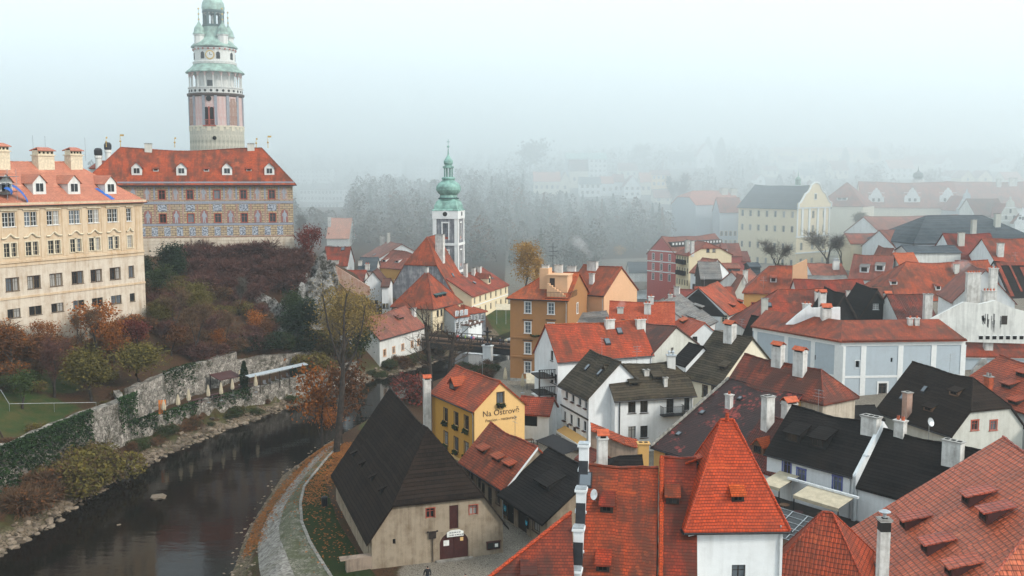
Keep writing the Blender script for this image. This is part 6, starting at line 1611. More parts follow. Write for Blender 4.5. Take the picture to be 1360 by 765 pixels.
mid('house','narrow white house with dark windows beside the black timber gable',507,380,516,380,212,W=7,Rp=(512,370),wall='wall_white',roof='clay_brown',zg=1,win=[('F',2,[.8,3],.6,1.1,'dark')])
# castle: long palace, painted palace, round tower
B=D(188,264,155);u=Vector((.45,.893,0)).normalized();A=B-u*60;A.z=B.z=28.6
h=House('castle_palace','long ochre castle palace with salmon roof, four window rows and plaster hoods',A,B,28.6,9.2,W=15,Rp=(60,213),hips=(0,1),wall='wall_palace',roof='clay_castle',over=.55,cat='palace',rec=.22,cornice=('wall_palace',.9,.5))
pal=h
pairs=[(7.8,16.5),(36.9,45.5),(66.7,75),(96,103.3),(121.2,128.4),(146.7,153.5),(171.8,)]
flat=[x for p in pairs for x in p]+[-14,-22,-46,-55]
rows=[(298.6,1.05,1.95,'plain'),(337.2,1.05,1.9,'pale'),(380.5,1.0,1.75,'brown'),(415,1.1,1.25,'dark')]
for y,w,hh,sty in rows:
 z=h.pix('F',70.6,y)[1]
 for px in flat:
  x=h.pix('F',px,300)[0];ww=w if len([1])else w
  h.open['F'].append((x,z,ww*.92,hh));h.winq.append(('F',x,z,ww*.92,hh,sty,'window',0))
h.win('R',2,[h.pix('F',70,298.6)[1],h.pix('F',70,337)[1]],1,1.9,'plain');h.finish(fnd=4)
for y,pr in((345,.2),(349.5,.12),(391,.14)):
 z=h.pix('F',70.6,y)[1];band(h,'F',z,.3,pr,'wall_palace');band(h,'R',z,.3,pr,'wall_palace')
ln,tf,rz=h.side('F')
hz=h.pix('F',70.6,313)[1];hz2=h.pix('F',70.6,278)[1]
for i,p in enumerate(pairs):
 xs=[h.pix('F',q,300)[0]for q in p];xc=sum(xs)/len(xs);g=1.3 if len(p)>1 else .7
 m=MB();n=12;arc=(lambda s:.5*max(0,math.cos(s*math.pi/1.1))if abs(s)<.55 else 0)if i%2 else(lambda s:.55*max(0,1-abs(s)/.55))
 pts=[tf(xc+g*(k/n*2-1),-.12,hz+arc(k/n*2-1))for k in range(n+1)];m.tube(pts,.13,5);m.box
 m.build('window_hood','trim_pale',h.root)
 wall_box(h,'F',xc-g,xc+g,hz2,hz2+.16,.2,'trim_pale','window_hood')
for i in range(8):
 pr=[x for p in pairs for x in p]
xs=[h.pix('F',q,300)[0]for q in(-4,27,57,86,112.5,138,163,183)]
z0,z1=h.pix('F',70.6,344)[1],h.he-.95
for x in xs:wall_box(h,'F',x-.45,x+.45,z0+.35,z1,.06,'wall_palace','pilaster')
m=MB();m.box(0,h.L,-.05,-.003,-3.5,h.pix('F',70.6,391.3)[1])
low=MB();zlim=h.pix('F',70.6,349.4)[1]
wall_strips(low,[(0,zlim),(h.L,zlim)],[o for o in h.open['F']if o[1]+o[3]<zlim],-3.5,lambda x,y,z:Vector((x,-.03+y*.05,z)),.3,back=False)
low.build('rendered_base','wall_palace_low',h.root)
for px in(8,53,99,147.5):h.dp(px+0,258,2.1,1.75,'gable',wallm='wall_chalk',pane='glass',trim='trim_white')
for px,pb,pt,wd in((9,226,192,22),(64,223,198,26),(103,222,198,20)):
 a,r,q=h.roofpt(px,pb+3);wdm=wd/FPX*140;o=MB();zt=D(px,pt,(Vector((h.A.x,h.A.y,0))+h.u*q.x+h.v*h.w).y).z-h.zg
 b_=h.w-.9
 o.box(-wdm/2,wdm/2,-.7,.7,h.rz(b_)-2,zt-1.0);o.box(-wdm/2-.15,wdm/2+.15,-.85,.85,zt-.998,zt-.85);o.box(-wdm/2+.05,wdm/2-.05,-.62,.62,zt-.848,zt-.2)
 for k in range(4):xx=-wdm/2+wdm*(k+.5)/4;o.box(xx-.16,xx+.16,-.64,-.621,zt-.7,zt-.4,2)
 o.slab([(-wdm/2-.2,-.9,zt-.2),(wdm/2+.2,-.9,zt-.2),(wdm/2-.4,0,zt+.25),(-wdm/2+.4,0,zt+.25)],[(-wdm/2-.2,-.9,zt-.32),(wdm/2+.2,-.9,zt-.32),(wdm/2-.4,0,zt+.1),(-wdm/2+.4,0,zt+.1)],1)
 o.slab([(wdm/2+.2,.9,zt-.2),(-wdm/2-.2,.9,zt-.2),(-wdm/2+.4,0,zt+.25),(wdm/2-.4,0,zt+.25)],[(wdm/2+.2,.9,zt-.32),(-wdm/2-.2,.9,zt-.32),(-wdm/2+.4,0,zt+.1),(wdm/2-.4,0,zt+.1)],1)
 o.build('chimney',['trim_pale','clay_castle','hollow'],h.roof,(q.x,b_,0))
for px in(48,64,116):
 a,r,q=h.roofpt(px,216);m=MB();m.tube([(q.x,h.w,h.hr),(q.x,h.w,h.hr+3.6)],.03,4);m.build('lightning_rod','metal_grey',h.roof)
t=thing('scaffold','roof scaffold draped with blue tarpaulin at the left edge of the castle palace','scaffold',(h.A.x,h.A.y,h.zg),h.rot);m=MB()
x0=h.pix('F',0,262)[0];x1=h.pix('F',25,262)[0];zb=h.he+.3
for x in np.linspace(x0-3,x1,5):
 for y in(.3,2.0):m.tube([(x,y,zb),(x,y,zb+4.2)],.035,4)
for zz in(1.2,2.2,3.2):
 for y in(.3,2.0):m.tube([(x0-3,y,zb+zz),(x1+.4,y,zb+zz)],.03,4)
 m.box(x0-3,x1,.3,2.0,zb+zz-.06,zb+zz-.02,1)
m.build('frame',['metal_grey','wood_dark'],t);m=MB()
for(xa,za,xb,zb_,w)in((x0+.6,zb+1.6,x0+1.6,zb+.7,1.0),(x1-1.0,zb+1.9,x1+1.6,zb-1.2,.75),(x0-2,zb+1.0,x0-.6,zb+.5,1.2)):
 n=6;pts=[Vector((xa+(xb-xa)*k/n,-.02-.5*math.sin(k/n*3.1),za+(zb_-za)*(k/n)**1.3))for k in range(n+1)]
 for p,q in zip(pts,pts[1:]):m.poly([p,p+Vector((w*.7,.5,.25)),q+Vector((w*.7,.5,.25)),q])
m.build('tarpaulin','cloth_blue',t)
a,r,q=h.roofpt(140,258);m=MB();tt=[h.M(a+x,rr,h.rz(rr)+.1)for x,rr in((-1.0,2.1),(-.4,2.2),(.9,.1),(.1,.0))];m.slab(tt,[p-Vector((0,0,.03))for p in tt]);o=m.build('tarpaulin','cloth_blue',None,(h.A.x,h.A.y,h.zg));o.rotation_euler=(0,0,h.rot);tag(o,'strip of blue tarpaulin lying on the salmon castle roof beside the right dormer','tarpaulin')
t_=NT('sgraffito');uv=t_.n('UVMap').outputs[0];br=t_.n('TexBrick',offset=.5);t_.l(uv,br.inputs['Vector'])
br.inputs['Scale'].default_value=1;br.inputs['Brick Width'].default_value=.95;br.inputs['Row Height'].default_value=.46;br.inputs['Mortar Size'].default_value=.055
br.inputs['Color1'].default_value=(.46,.36,.22,1);br.inputs['Color2'].default_value=(.36,.27,.17,1);br.inputs['Mortar'].default_value=(.13,.09,.07,1)
n1=t_.noise(uv,.7,4,.7);t_.col(t_.mix(t_.ramp(n1,.45,.7,0,.5),br.outputs[0],(.34,.31,.28)));t_.rough(.9,.2);t_.bump(br.outputs['Fac'],-.3,.03);MATS['sgraffito']=t_.m
t_=NT('fresco');uv=t_.n('UVMap').outputs[0];n1=t_.noise(uv,3.2,4,.7);n2=t_.noise(uv,1.3,3,.6)
t_.col(t_.mix(t_.ramp(n1,.46,.54),(.12,.135,.17),(.42,.45,.50)));t_.rough(.9,.2);MATS['fresco']=t_.m
plaster('fresco_band',(.24,.27,.33),.35,(.42,.36,.32),1.5);plaster('fresco_red',(.32,.18,.14),.7,(.5,.42,.36),1.5);plaster('figure_pale',(.33,.35,.39),.6,(.16,.17,.2),4)
plaster('fresco_red_dark',(.26,.10,.085),.4,(.40,.33,.3),1.5)
A,B=D(112,241,190.5),D(388.5,241,199.5);A.z=B.z=(A.z+B.z)/2
h=House('painted_palace','castle palace painted with stonework and figures below a big red roof',A,B,A.z,16.6,W=13,Rp=(270,195.5),hips=(1,1),wall='sgraffito',roof='clay_red',over=.7,cat='palace',rec=.24,kick=1,cornice=('fresco_band',1.0,.35))
wx=[h.pix('F',*p)[0]for p in((212.5+2,260),(252,260),(288,260),(323,260),(361,260))]
q8_=lambda x,y:(180+x/4.5,180+y/4.5)
wx=[h.pix('F',q8_(x,0)[0],260)[0]for x in(157,325,487,645,815)]
zt1,zt2=h.pix('F',*q8_(487,380))[1],h.pix('F',*q8_(490,520))[1]
for x in wx:
 h.open['F'].append((x,zt1,1.2,1.75));h.winq.append(('F',x,zt1,1.2,1.75,'red','window',0))
 h.open['F'].append((x+.05,zt2,1.2,1.75));h.winq.append(('F',x+.05,zt2,1.2,1.75,'red','window',0))
h.win('R',2,[zt1,zt2],1.2,1.75,'red');h.finish(fnd=5);hr=h
Z=lambda y:h.pix('F',*q8_(487,y))[1]
for side in('F','R'):
 band(h,side,Z(290),.45,.05,'fresco_band');band(h,side,Z(388),.2,.05,'fresco_red');band(h,side,Z(408),.5,.045,'fresco_band');band(h,side,Z(537),.4,.05,'fresco_band');band(h,side,Z(606),.2,.06,'fresco_red')
ln,tf,rz=h.side('F')
def panel(x,z0,z1,w,back,fig=True,arch=True):
 m=MB();g=w/2;n=8
 pr=[(-g,z0),(g,z0)]+([(g*math.cos(a),z1-g+g*math.sin(a))for a in[math.pi*k/n for k in range(n+1)]]if arch else[(g,z1),(-g,z1)])
 f=[tf(x+a,-.035,b)for a,b in pr];m.slab(f,[p+Vector((0,.031,0))for p in f]);o=m.build('painted_panel',back,h.root)
 if fig:
  m=MB();hh=z1-z0;pr=[(-.16,0),(-.04,0),(0,.36),(.05,0),(.17,0),(.15,.38),(.22,.5),(.3,.38),(.33,.44),(.24,.68),(.1,.76),(.09,.92),(-.07,.93),(-.1,.77),(-.24,.68),(-.3,.46),(-.24,.44),(-.16,.55),(-.17,.38)]
  sx=rnd.choice((-1,1));f=[tf(x+sx*a*w*1.15,-.055,z0+b*hh)for a,b in pr];m.slab(f,[p+Vector((0,.019,0))for p in f]);m.build('painted_figure','figure_pale',o)
fx=[h.pix('F',q8_(x,0)[0],260)[0]for x in(-15,70,240,407,565,728,888)]
for x in fx:
 panel(x,Z(382),Z(306),1.35,'fresco_red');panel(x,Z(522),Z(444),1.45,'fresco_red_dark')
for i in range(12):
 x=h.pix('F',q8_(38+i*75,0)[0],290)[0];panel(x,Z(598),Z(545),1.15,'fresco',False,False)
for x in wx:panel(x,Z(452),Z(412),1.7,'fresco',False,False)
for x in wx:
 for dx in(-1.35,1.35):
  for y0,y1_ in((383,296),(530,402)):wall_box(h,'F',x+dx-.16,x+dx+.16,Z(y0),Z(y1_),.03,'fresco_band' if y0<400 else 'fresco_red','painted_strip',gap=.004)
m=MB();zb=Z(611)
q=random.Random(4)
for r in range(7):
 z1_=zb-r*.62;x=-.1+(r%2)*.6
 while x<h.L:wv=q.uniform(1.1,1.5);m.box(x+.03,min(h.L+.1,x+wv),-.16-q.uniform(0,.07),-.003,z1_-.57,z1_);x+=wv
m.build('stone_base','wall_palace_low',h.root)
for x in(0,267,540,793):h.dp(*q8_(x+8,236),1.9,1.5,'gable',wallm='wall_chalk',pane='glass',trim='trim_white')
for x in(122,424,678):h.dp(*q8_(x,212),1.0,.45,'shed',q=18,wallm='wall_chalk',pane='hollow')
for x in(77,690):h.chp(*q8_(x,76),q8_(0,44)[1],9,.8,'grey',side='front')
for x,big in((792,1),(722,0),(235,0),(-90,1),(-175,0)):
 a,r,q_=h.roofpt(*q8_(x,72));m=MB();zr=h.hr;hh=2.4 if big else 1.9
 m.tube([(q_.x,h.w,zr-.1),(q_.x,h.w,zr+hh)],[.08,.03],6,0);m.lathe([(.03,0),(.2,.12),(.2,.28),(.03,.42)],8,(q_.x,h.w,zr+hh*.35),0);m.box(q_.x,q_.x+.7*(1 if big else .4),h.w-.015,h.w+.015,zr+hh-.35,zr+hh,0);m.build('finial','gold',h.roof)
h2=mid('castle_annexe','low red roofed annexe with two round chimneys between the two castle palaces',120,222,160,224,214,W=9,Rp=(150,214),wall='wall_chalk',roof='clay_red',zg=18)
for px,pt,w_,sty in((131.5,196.5,1.3,0),(144.5,189,1.15,0)):
 p=D(px,225,212);m=MB();zt=D(px,pt,212).z;b=p.z-5;g=w_/2
 t=thing('round_chimney','round castle chimney with dark iron cowl, the shorter one' if px<140 else 'round castle chimney with dark iron cowl, the taller one','chimney',(p.x,p.y,b));m.lathe([(g,0),(g,zt-b-2.2),(g*1.25,zt-b-2.1),(g*1.25,zt-b-1.6)],12);m.build('stack','wall_chalk',t);m=MB();m.lathe([(g*1.1,zt-b-1.59),(g*1.3,zt-b-1.3),(g*1.3,zt-b-.5),(g*.9,zt-b-.1),(g*.3,zt-b)],12);m.build('cowl','metal_dark',t)
c=D(289,195,236);t=thing('castle_tower','round painted castle tower with arcaded gallery and green copper tiers','tower',(c.x,c.y,25.0));kx=236/FPX*.99
def ty(y):return D(287,200*y/765.0,236).z-25.0
RB=6.1
def cyl(name,prof,mats,n=32):
 m=MB();m.lathe(prof,n);return m.build(name,mats,t,smooth=False)
zA,zB,zC,zD,zE=ty(765),ty(650),ty(488),ty(455),ty(372)
cyl('rubble_base',[(RB*1.02,-6),(RB*1.01,zB-.01)],'wall_mottled',40)
shaft=cyl('shaft',[(RB,zB),(RB*.985,zC)],'wall_pink',40)
m=MB();q=random.Random(3)
for k in range(28):
 a=2*math.pi*k/28
 m.obox((RB*1.0*math.cos(a),RB*1.0*math.sin(a)),(-math.sin(a),math.cos(a)),.42,.12,zB-(.9 if k%2 else .5),zB+.05)
m.lathe([(RB*1.03,zB),(RB*1.03,zB+.3)],40);m.build('toothed_band','wall_pale',t)
def around(a,r):return(r*math.cos(a),r*math.sin(a))
m=MB();rd=MB();pn=MB()
F0=-math.pi/2+.04
for k in range(14):
 a=F0+2*math.pi*(k+.5)/14
 m.obox(around(a,RB+.03),(-math.sin(a),math.cos(a)),.32,.12,zB+.35,zC-.2)
m.build('painted_pilaster','figure_pale',t)
for k in range(0,7):
 a=F0+2*math.pi*k*2/14
 if k==0:continue
 n=8;w_=1.05;z0,z1=zB+.5,zC-.9
 for kk in range(3):rd.obox(around(a+(kk-1)*.16,RB+.02),(-math.sin(a+(kk-1)*.16),math.cos(a+(kk-1)*.16)),.55,.05,z0+(0 if kk==1 else .0),z1-(0 if kk==1 else .7))
rd.build('painted_niche','fresco_red',t)
fr=MB();uu=lambda a:(-math.sin(a),math.cos(a));zw0,zw1=ty(640),ty(552)
for da in(-.10,.10):
 a=F0-.02+da
 m=MB();m.obox(around(a,RB+.06),uu(a),.44,.06,zw0,zw1-.4);m.tube([(*around(a,RB-.1),zw1-.42),(*around(a,RB+.12),zw1-.42)],.44,12);w=m.build('window','hollow',t)
 fr.obox(around(a+.085,RB+.04),uu(a),.12,.09,zw0-.1,zw1+.1);fr.obox(around(a-.085,RB+.04),uu(a),.12,.09,zw0-.1,zw1+.1)
m=MB();m.tube([(*around(F0-.02,RB-.1),ty(510)),(*around(F0-.02,RB+.1),ty(510))],.62,14)
m.tube([(*around(F0+.15,RB*1.0),ty(706)),(*around(F0+.15,RB*1.04),ty(706))],.45,12)
fr.obox(around(F0-.02,RB+.06),uu(F0),1.5,.12,zw0-.35,zw0-.1)
m.build('round_opening','hollow',t);fr.build('frame','trim_red',t)
m=MB()
for k in range(9):a=F0-.02+(k-4)*.045;m.obox(around(a,RB+.13),uu(a),.04,.02,zw0,zw0+1.1)
m.obox(around(F0-.02,RB+.14),uu(F0),1.2,.03,zw0+1.1,zw0+1.2);m.build('railing','trim_red',t)
cyl('gallery_floor',[(RB*.99,zC-.5),(RB*1.06,zC-.1),(RB*1.065,zC+.3),(RB*1.03,zC+.32)],'trim_brown',40)
m=MB();m.lathe([(RB*.985,zC+.33),(RB*.985,zD)],40);m.build('parapet','wall_chalk',t);m=MB()
for k in range(28):
 m=MB();a=2*math.pi*(k+.5)/28;m.tube([(*around(a,RB*.95),(zC+zD)/2+.1),(*around(a,RB*.985+.05),(zC+zD)/2+.1)],.3,8);m.build('parapet_opening','hollow',t)
m=MB();m.lathe([(RB*1.02,zD),(RB*1.02,zD+.22)],40)
zs=zE-1.1
for k in range(20):
 a=F0+2*math.pi*(k+.5)/20;m.tube([(*around(a,RB*.96),zD+.2),(*around(a,RB*.96),zs)],.13,6)
m.build('columns','wall_chalk',t);m=MB();n=6
for k in range(20):
 a0=F0+2*math.pi*(k-.5)/20;a1=F0+2*math.pi*(k+.5)/20
 for j in range(n):
  s0,s1=j/n,(j+1)/n;f=lambda s:zs+1.0*math.sqrt(max(0,1-(2*s-1)**2))
  aa,ab=a0+(a1-a0)*s0,a0+(a1-a0)*s1;r=RB*.985
  m.slab([(*around(aa,r),zE-.05),(*around(ab,r),zE-.05),(*around(ab,r),min(f(s1),zE-.1)),(*around(aa,r),min(f(s0),zE-.1))],[(*around(aa,r-.3),zE-.05),(*around(ab,r-.3),zE-.05),(*around(ab,r-.3),min(f(s1),zE-.1)),(*around(aa,r-.3),min(f(s0),zE-.1))])
m.build('arches','wall_pink',t)
cyl('inner_wall',[(RB*.70,zC+.3),(RB*.70,zE)],'wall_chalk',24)
m=MB();m.obox(around(F0-.03,RB*.7+.03),uu(F0),.7,.05,ty(445),ty(415));m.build('inner_window','glass',t)
zF=ty(332)
cyl('lower_roof',[(RB*1.09,zE-.15),(RB*1.09,zE+.05),(RB*.92,zE+.9),(RB*.78,zF)],'copper_green',40)
zG,zH,zI=ty(325),ty(252),ty(240)
cyl('upper_drum',[(RB*.8,zF+.01),(RB*.82,zG+.2),(RB*.75,zG+.4),(RB*.75,zH-.3),(RB*.8,zH-.2),(RB*.8,zH)],['wall_chalk'],32)
m=MB();cz=ty(290);a=F0+.02
m.tube([(*around(a,RB*.75-.1),cz),(*around(a,RB*.75+.12),cz)],1.05,20);cf=m.build('clock','gold',t);m=MB();m.tube([(*around(a,RB*.75),cz),(*around(a,RB*.75+.16),cz)],.78,20);m.build('clock_face','wall_chalk',cf);m=MB();m.obox(around(a,RB*.75+.2),uu(a),.05,.02,cz,cz+.55);m.obox(around(a+.06,RB*.75+.2),uu(a),.25,.02,cz-.04,cz+.05);m.build('clock_hands','soot',cf)
m=MB()
for k in range(8):
 a=F0+.02+2*math.pi*(k+.5)/8+.0
 m=MB();m.obox(around(a,RB*.75+.02),uu(a),.42,.06,ty(308),ty(282));m.tube([(*around(a,RB*.75-.1),ty(282)),(*around(a,RB*.75+.08),ty(282))],.42,10);m.build('drum_window','hollow',t)
m=MB()
for k in range(24):a=2*math.pi*k/24;m.obox(around(a,RB*.8),uu(a),.18,.07,ty(262),ty(254))
m.build('frieze','trim_red',t)
zJ=ty(140)
cyl('upper_roof',[(RB*.86,zI-.25),(RB*.86,zI),(RB*.70,zI+.9),(RB*.52,ty(200)),(RB*.42,ty(165)),(RB*.40,zJ)],'copper_green',32)
for k in range(4):
 m=MB();cp=MB();gd=MB();a=F0+math.pi/4+k*math.pi/2;px_,py_=around(a,RB*.62);z0=ty(232);z1=ty(190)
 m.lathe([(1.15,z0-1.2),(1.15,z1),(1.35,z1+.05),(1.35,z1+.3)],8,(px_,py_,0));cp.lathe([(1.5,z1+.31),(1.2,z1+.8),(1.05,z1+1.7),(.5,z1+2.5),(.12,z1+3.2),(.05,z1+6)],10,(px_,py_,0))
 for zz in(3.4,4.6,5.8):gd.lathe([(.03,0),(.22,.15),(.22,.35),(.03,.5)],8,(px_,py_,z1+zz))
 a2=math.atan2(py_,px_);m.obox((px_*1.16,py_*1.16),uu(a2),.2,.1,z0+.4,z1-.4,1)
 ct=m.build('corner_turret',['wall_chalk','hollow'],t);cp.build('turret_cap','copper_green',ct);gd.build('turret_finial','gold',ct)
zK,zL=ty(128),ty(62)
m=MB();m.lathe([(RB*.42,zJ),(RB*.42,zK)],16)
for k in range(8):a=F0+2*math.pi*(k+.5)/8;m.tube([(*around(a,RB*.345),zK),(*around(a,RB*.345),zL)],.32,6)
m.lathe([(RB*.40,zL-.3),(RB*.42,zL),(RB*.40,zL+.3)],16);m.build('lantern','copper_dark',t)
m=MB();n=5
for k in range(8):
 a0=F0+2*math.pi*(k-.5)/8;a1=F0+2*math.pi*(k+.5)/8
 for j in range(n):
  s0,s1=j/n,(j+1)/n;f=lambda s:zL-1.3+1.0*math.sqrt(max(0,1-(2*s-1)**2));r=RB*.36;aa,ab=a0+(a1-a0)*s0,a0+(a1-a0)*s1
  m.slab([(*around(aa,r),zL),(*around(ab,r),zL),(*around(ab,r),f(s1)),(*around(aa,r),f(s0))],[(*around(aa,r-.25),zL),(*around(ab,r-.25),zL),(*around(ab,r-.25),f(s1)),(*around(aa,r-.25),f(s0))])
m.lathe([(.35,zK),(.5,zK+1.2),(.6,zK+1.9),(.3,zK+2.2)],10);m.build('lantern_arches','wall_chalk',t)
cyl('dome',[(RB*.41,zL+.31),(RB*.43,zL+1.0),(RB*.40,zL+2.0),(RB*.30,zL+3.0),(RB*.16,zL+3.7),(RB*.1,zL+4.3),(RB*.14,zL+5.0),(RB*.1,zL+5.8),(.1,zL+7),(.05,zL+9.5)],'copper_green',20)
# things standing on the terrain where the sight line meets it
_tt=np.concatenate([np.arange(60,260,.5),np.arange(260,900,2.)])
def onground(px,py):
 r=np.array(ray(px,py));pts=r[None]*_tt[:,None]+np.array([0,0,CAM_H]);z=gz_arr(pts[:,:2])
 k=np.argmax(pts[:,2]<z)
 if not(pts[:,2]<z).any():k=len(_tt)-1
 return Vector((pts[k,0],pts[k,1],z[k]))
 # far houses on the misty slopes
FARH=[]
def far(label,x0,x1,ye,yr,yb,Y,wall='wall_pale',roof='clay_faded',W=11,ridge='u',nw=3,rows=1,hips=(0,0),sty='farplain',name='house',cat='house',group=None):
 a,b=D(x0,ye,Y),D(x1,ye,Y);zb=D(x0,yb,Y).z;a.z=b.z=(a.z+b.z)/2;FARH.append((x0,x1,yr,yb,Y))
 h=House(name,label,a,b,a.z,zb,W=W,Rp=((x0+x1)/2,yr),ridge=ridge,wall=wall,roof=roof,hips=hips,gutter=False,ridgecap=False,over=.4,cat=cat,group=group)
 hh=(a.z-zb)/rows
 if nw:h.win('F',nw,[hh*(i+.32)for i in range(rows)],1.2,min(1.7,hh*.5),sty)
 h.finish(fnd=5);return h
far('cream house with wide red roof in the mist above the wooded slope',709,744,240,228,256,465,nw=5,roof='clay_castle')
far('small gabled house right beside the wide red roofed house in the mist',744,757,241,228,256,470,ridge='v',nw=1)
far('big pale apartment block with many windows in the mist',783,806,211,203,237,505,wall='wall_white',roof='copper_pale',W=16,nw=4,rows=4,sty='far',name='apartment_block',cat='block')
far('greenish glass topped wing of the pale apartment block',752,783,210,203,237,512,wall='wall_grey',roof='copper_pale',W=14,nw=5,rows=4,sty='far',name='apartment_block',cat='block')
far('house with tall dark red roof in front of the apartment block',757,781,226,212,247,480,roof='clay_brown',nw=2)
far('white house with grey roof below the tall dark red roof',770,798,244,235,260,458,wall='wall_white',roof='slate_blue',nw=4,rows=2)
far('pale house with salmon roof in the middle of the misty row',798,815,243,234,259,462,wall='wall_white',roof='clay_castle',nw=2)
far('grey white house with red roof left of the white gable in the misty row',815,829,241,231,258,466,wall='wall_white',roof='clay_faded',nw=2)
far('white gabled house with round topped windows in the misty row',829,851,247,233,262,455,wall='wall_white',ridge='v',nw=3,rows=2)
far('pale house with pink roof right of the white gable in the misty row',851,865,241,229,258,466,nw=2,roof='clay_castle')
far('yellow house with flat eaves at the right end of the misty row',866,890,232,226,249,476,wall='wall_yellow',roof='clay_faded',nw=4,rows=2,sty='far')
far('villa with steep roof above the misty row',822,847,226,216,236,530,nw=3,roof='clay_faded')
far('house with low red roof hidden among trees below the yellow house',869,893,262,252,270,440,roof='clay_faded',nw=2)
far('long dark roofed house left of the white chapel in the mist',890,922,214,202,222,560,wall='wall_grey',roof='slate_blue',nw=3)
h=far('white chapel like house with pointed gable high in the mist',926,949,206,190,221,560,wall='wall_white',ridge='v',nw=2)
far('very long low yellow building with pale roof high on the misty hill',1030,1170,202,195,213,640,wall='wall_yellow',roof='clay_castle',W=16,nw=14,name='long_building',cat='building')
far('broad gabled house with salmon roof and balcony on the right hill',1181,1214,223,212,238,545,wall='wall_white',roof='clay_castle',nw=4,rows=2)
far('house with faded roof behind the broad salmon roofed house',1206,1230,217,207,226,575,nw=2)
far('long faded red roof beside the big dark gable roof on the right hill',1226,1252,213,205,224,585,nw=4)
far('white gabled house adjoining the big dark roof on the right hill',1252,1266,216,206,225,570,wall='wall_white',ridge='v',nw=2)
far('huge dark roofed building with pinnacle on the right hill',1264,1327,219,198,228,590,wall='wall_grey',roof='slate_blue',W=26,nw=6,hips=(.5,.4),name='long_building',cat='building')
far('bright white gabled house with two windows at the far right',1327,1342,216,209,226,560,wall='wall_white',ridge='v',nw=2)
far('left of two cream gables behind the palace roof on the right hill',1277,1294,235,226,243,470,wall='wall_cream',ridge='v',nw=1)
far('right of two cream gables behind the palace roof on the right hill',1300,1318,235,226,243,472,wall='wall_cream',ridge='v',nw=1)
far('small white house between the cream gables and dark roofed building',1263,1273,232,226,238,490,wall='wall_white',ridge='v',nw=1)
far('small house with pointed roof left on the right hill',1106,1127,225,213,235,520,wall='wall_pale',nw=3)
far('pale cottage almost lost in mist above the college roof',1004,1016,238,231,245,500,wall='wall_white',ridge='v',nw=1)
far('pair of pale roofs in mist between college and poplars',1016,1034,226,220,234,540,wall='wall_pale',nw=2)
far('house with grey roof among trees above the presbytery roof',1064,1082,232,224,240,520,wall='wall_pale',roof='slate_blue',nw=2)
far('pale house with red roof right of the presbytery roof',1040,1060,214,207,224,590,nw=2)
far('pinkish cottage at the far right edge of the hill',1335,1358,238,228,246,470,nw=2,roof='clay_castle')
for lab,x0,x1,ye,yb,Y,nw,rows in(('white concrete block of flats, the tallest one in the mist left of the spire',500,530,212,234,640,6,4),('pale concrete block of flats just left of the spire in the mist',552,581,218,240,620,6,4),('pale flat roofed block of flats just right of the painted palace',388,412,226,242,600,5,3),('second pale flat roofed block in the mist right of the painted palace',413,439,226,242,606,5,3),('long low school building with window bands above the misty wood',398,455,252,268,520,12,2),('low white flat building in the mist under the window banded school',412,450,270,278,480,8,1)):
 far(lab,x0,x1,ye,ye-1.5,yb,Y,wall='wall_white',roof='shingle_grey',W=14,nw=nw,rows=rows,sty='far',name='apartment_block',cat='block')
 # trees
def grow(mb,p,d,ln,rad,depth,ends,q,spread=.6,up=.25,kids=(2,3),shrink=.72,minr=.012,sides=6):
 pts=[Vector(p)];dd=Vector(d).normalized();n=3
 for i in range(n):
  dd=(dd+Vector((q.uniform(-1,1),q.uniform(-1,1),q.uniform(-.4,.8)*up*2))*.16).normalized()
  pts.append(pts[-1]+dd*(ln/n))
 r1=max(minr,rad*.68)
 mb.tube(pts,[rad+(r1-rad)*i/n for i in range(n+1)],max(3,sides),cap=False)
 ends.append((pts[-1],depth));
 if depth>=2:ends.append((pts[2],depth))
 if depth<=0:return
 for k in range(q.randint(*kids)):
  nd=(dd+Vector((q.uniform(-1,1),q.uniform(-1,1),q.uniform(-.3,.6)))*spread+Vector((0,0,up))).normalized()
  st=pts[-1]if k<2 else pts[q.choice((1,2))]
  grow(mb,st,nd,ln*shrink*q.uniform(.8,1.15),r1*(.85 if k==0 else .65),depth-1,ends,q,spread,up,kids,shrink,minr,sides-1)
def quad(mb,c,s,q,asp=1.5,m=0):
 a=Vector((q.gauss(0,1),q.gauss(0,1),q.gauss(0,.7))).normalized();b=a.cross(Vector((q.gauss(0,1),q.gauss(0,1),q.gauss(0,1)))).normalized()
 a=a*s*asp/2;b=b*s/2
 mb.poly([c-a,c-b*.9,c+a,c+b*.9],m)
def proto_leafy(seed,leafmat,barkmat='bark',H=8.,crown=(3.2,3.2,2.8),n=2200,s=.26,trunk=.2,depth=4,spread=.62,droop=0.,clump=.75,base=.28,shrink=.72):
 q=random.Random(seed);t=MB();ends=[]
 grow(t,(0,0,-.3),(q.uniform(-.1,.1),q.uniform(-.1,.1),1),H*base+.3,trunk,depth,ends,q,spread,shrink=shrink)
 zmax=max(e[0].z for e in ends);k=H*.93/zmax
 t.v=[(x*k,y*k,z*k)for x,y,z in t.v];pts=[e[0]*k for e in ends if e[1]<=2]
 c=MB()
 for i in range(n):
  p=q.choice(pts);f=clump*H/8
  o=Vector((q.gauss(0,f),q.gauss(0,f),q.gauss(0,f*.7)-droop*abs(q.gauss(0,1))))
  quad(c,p+o,s*q.uniform(.6,1.35),q)
 return(t.mesh('trunk',barkmat),c.mesh('crown',leafmat),H)
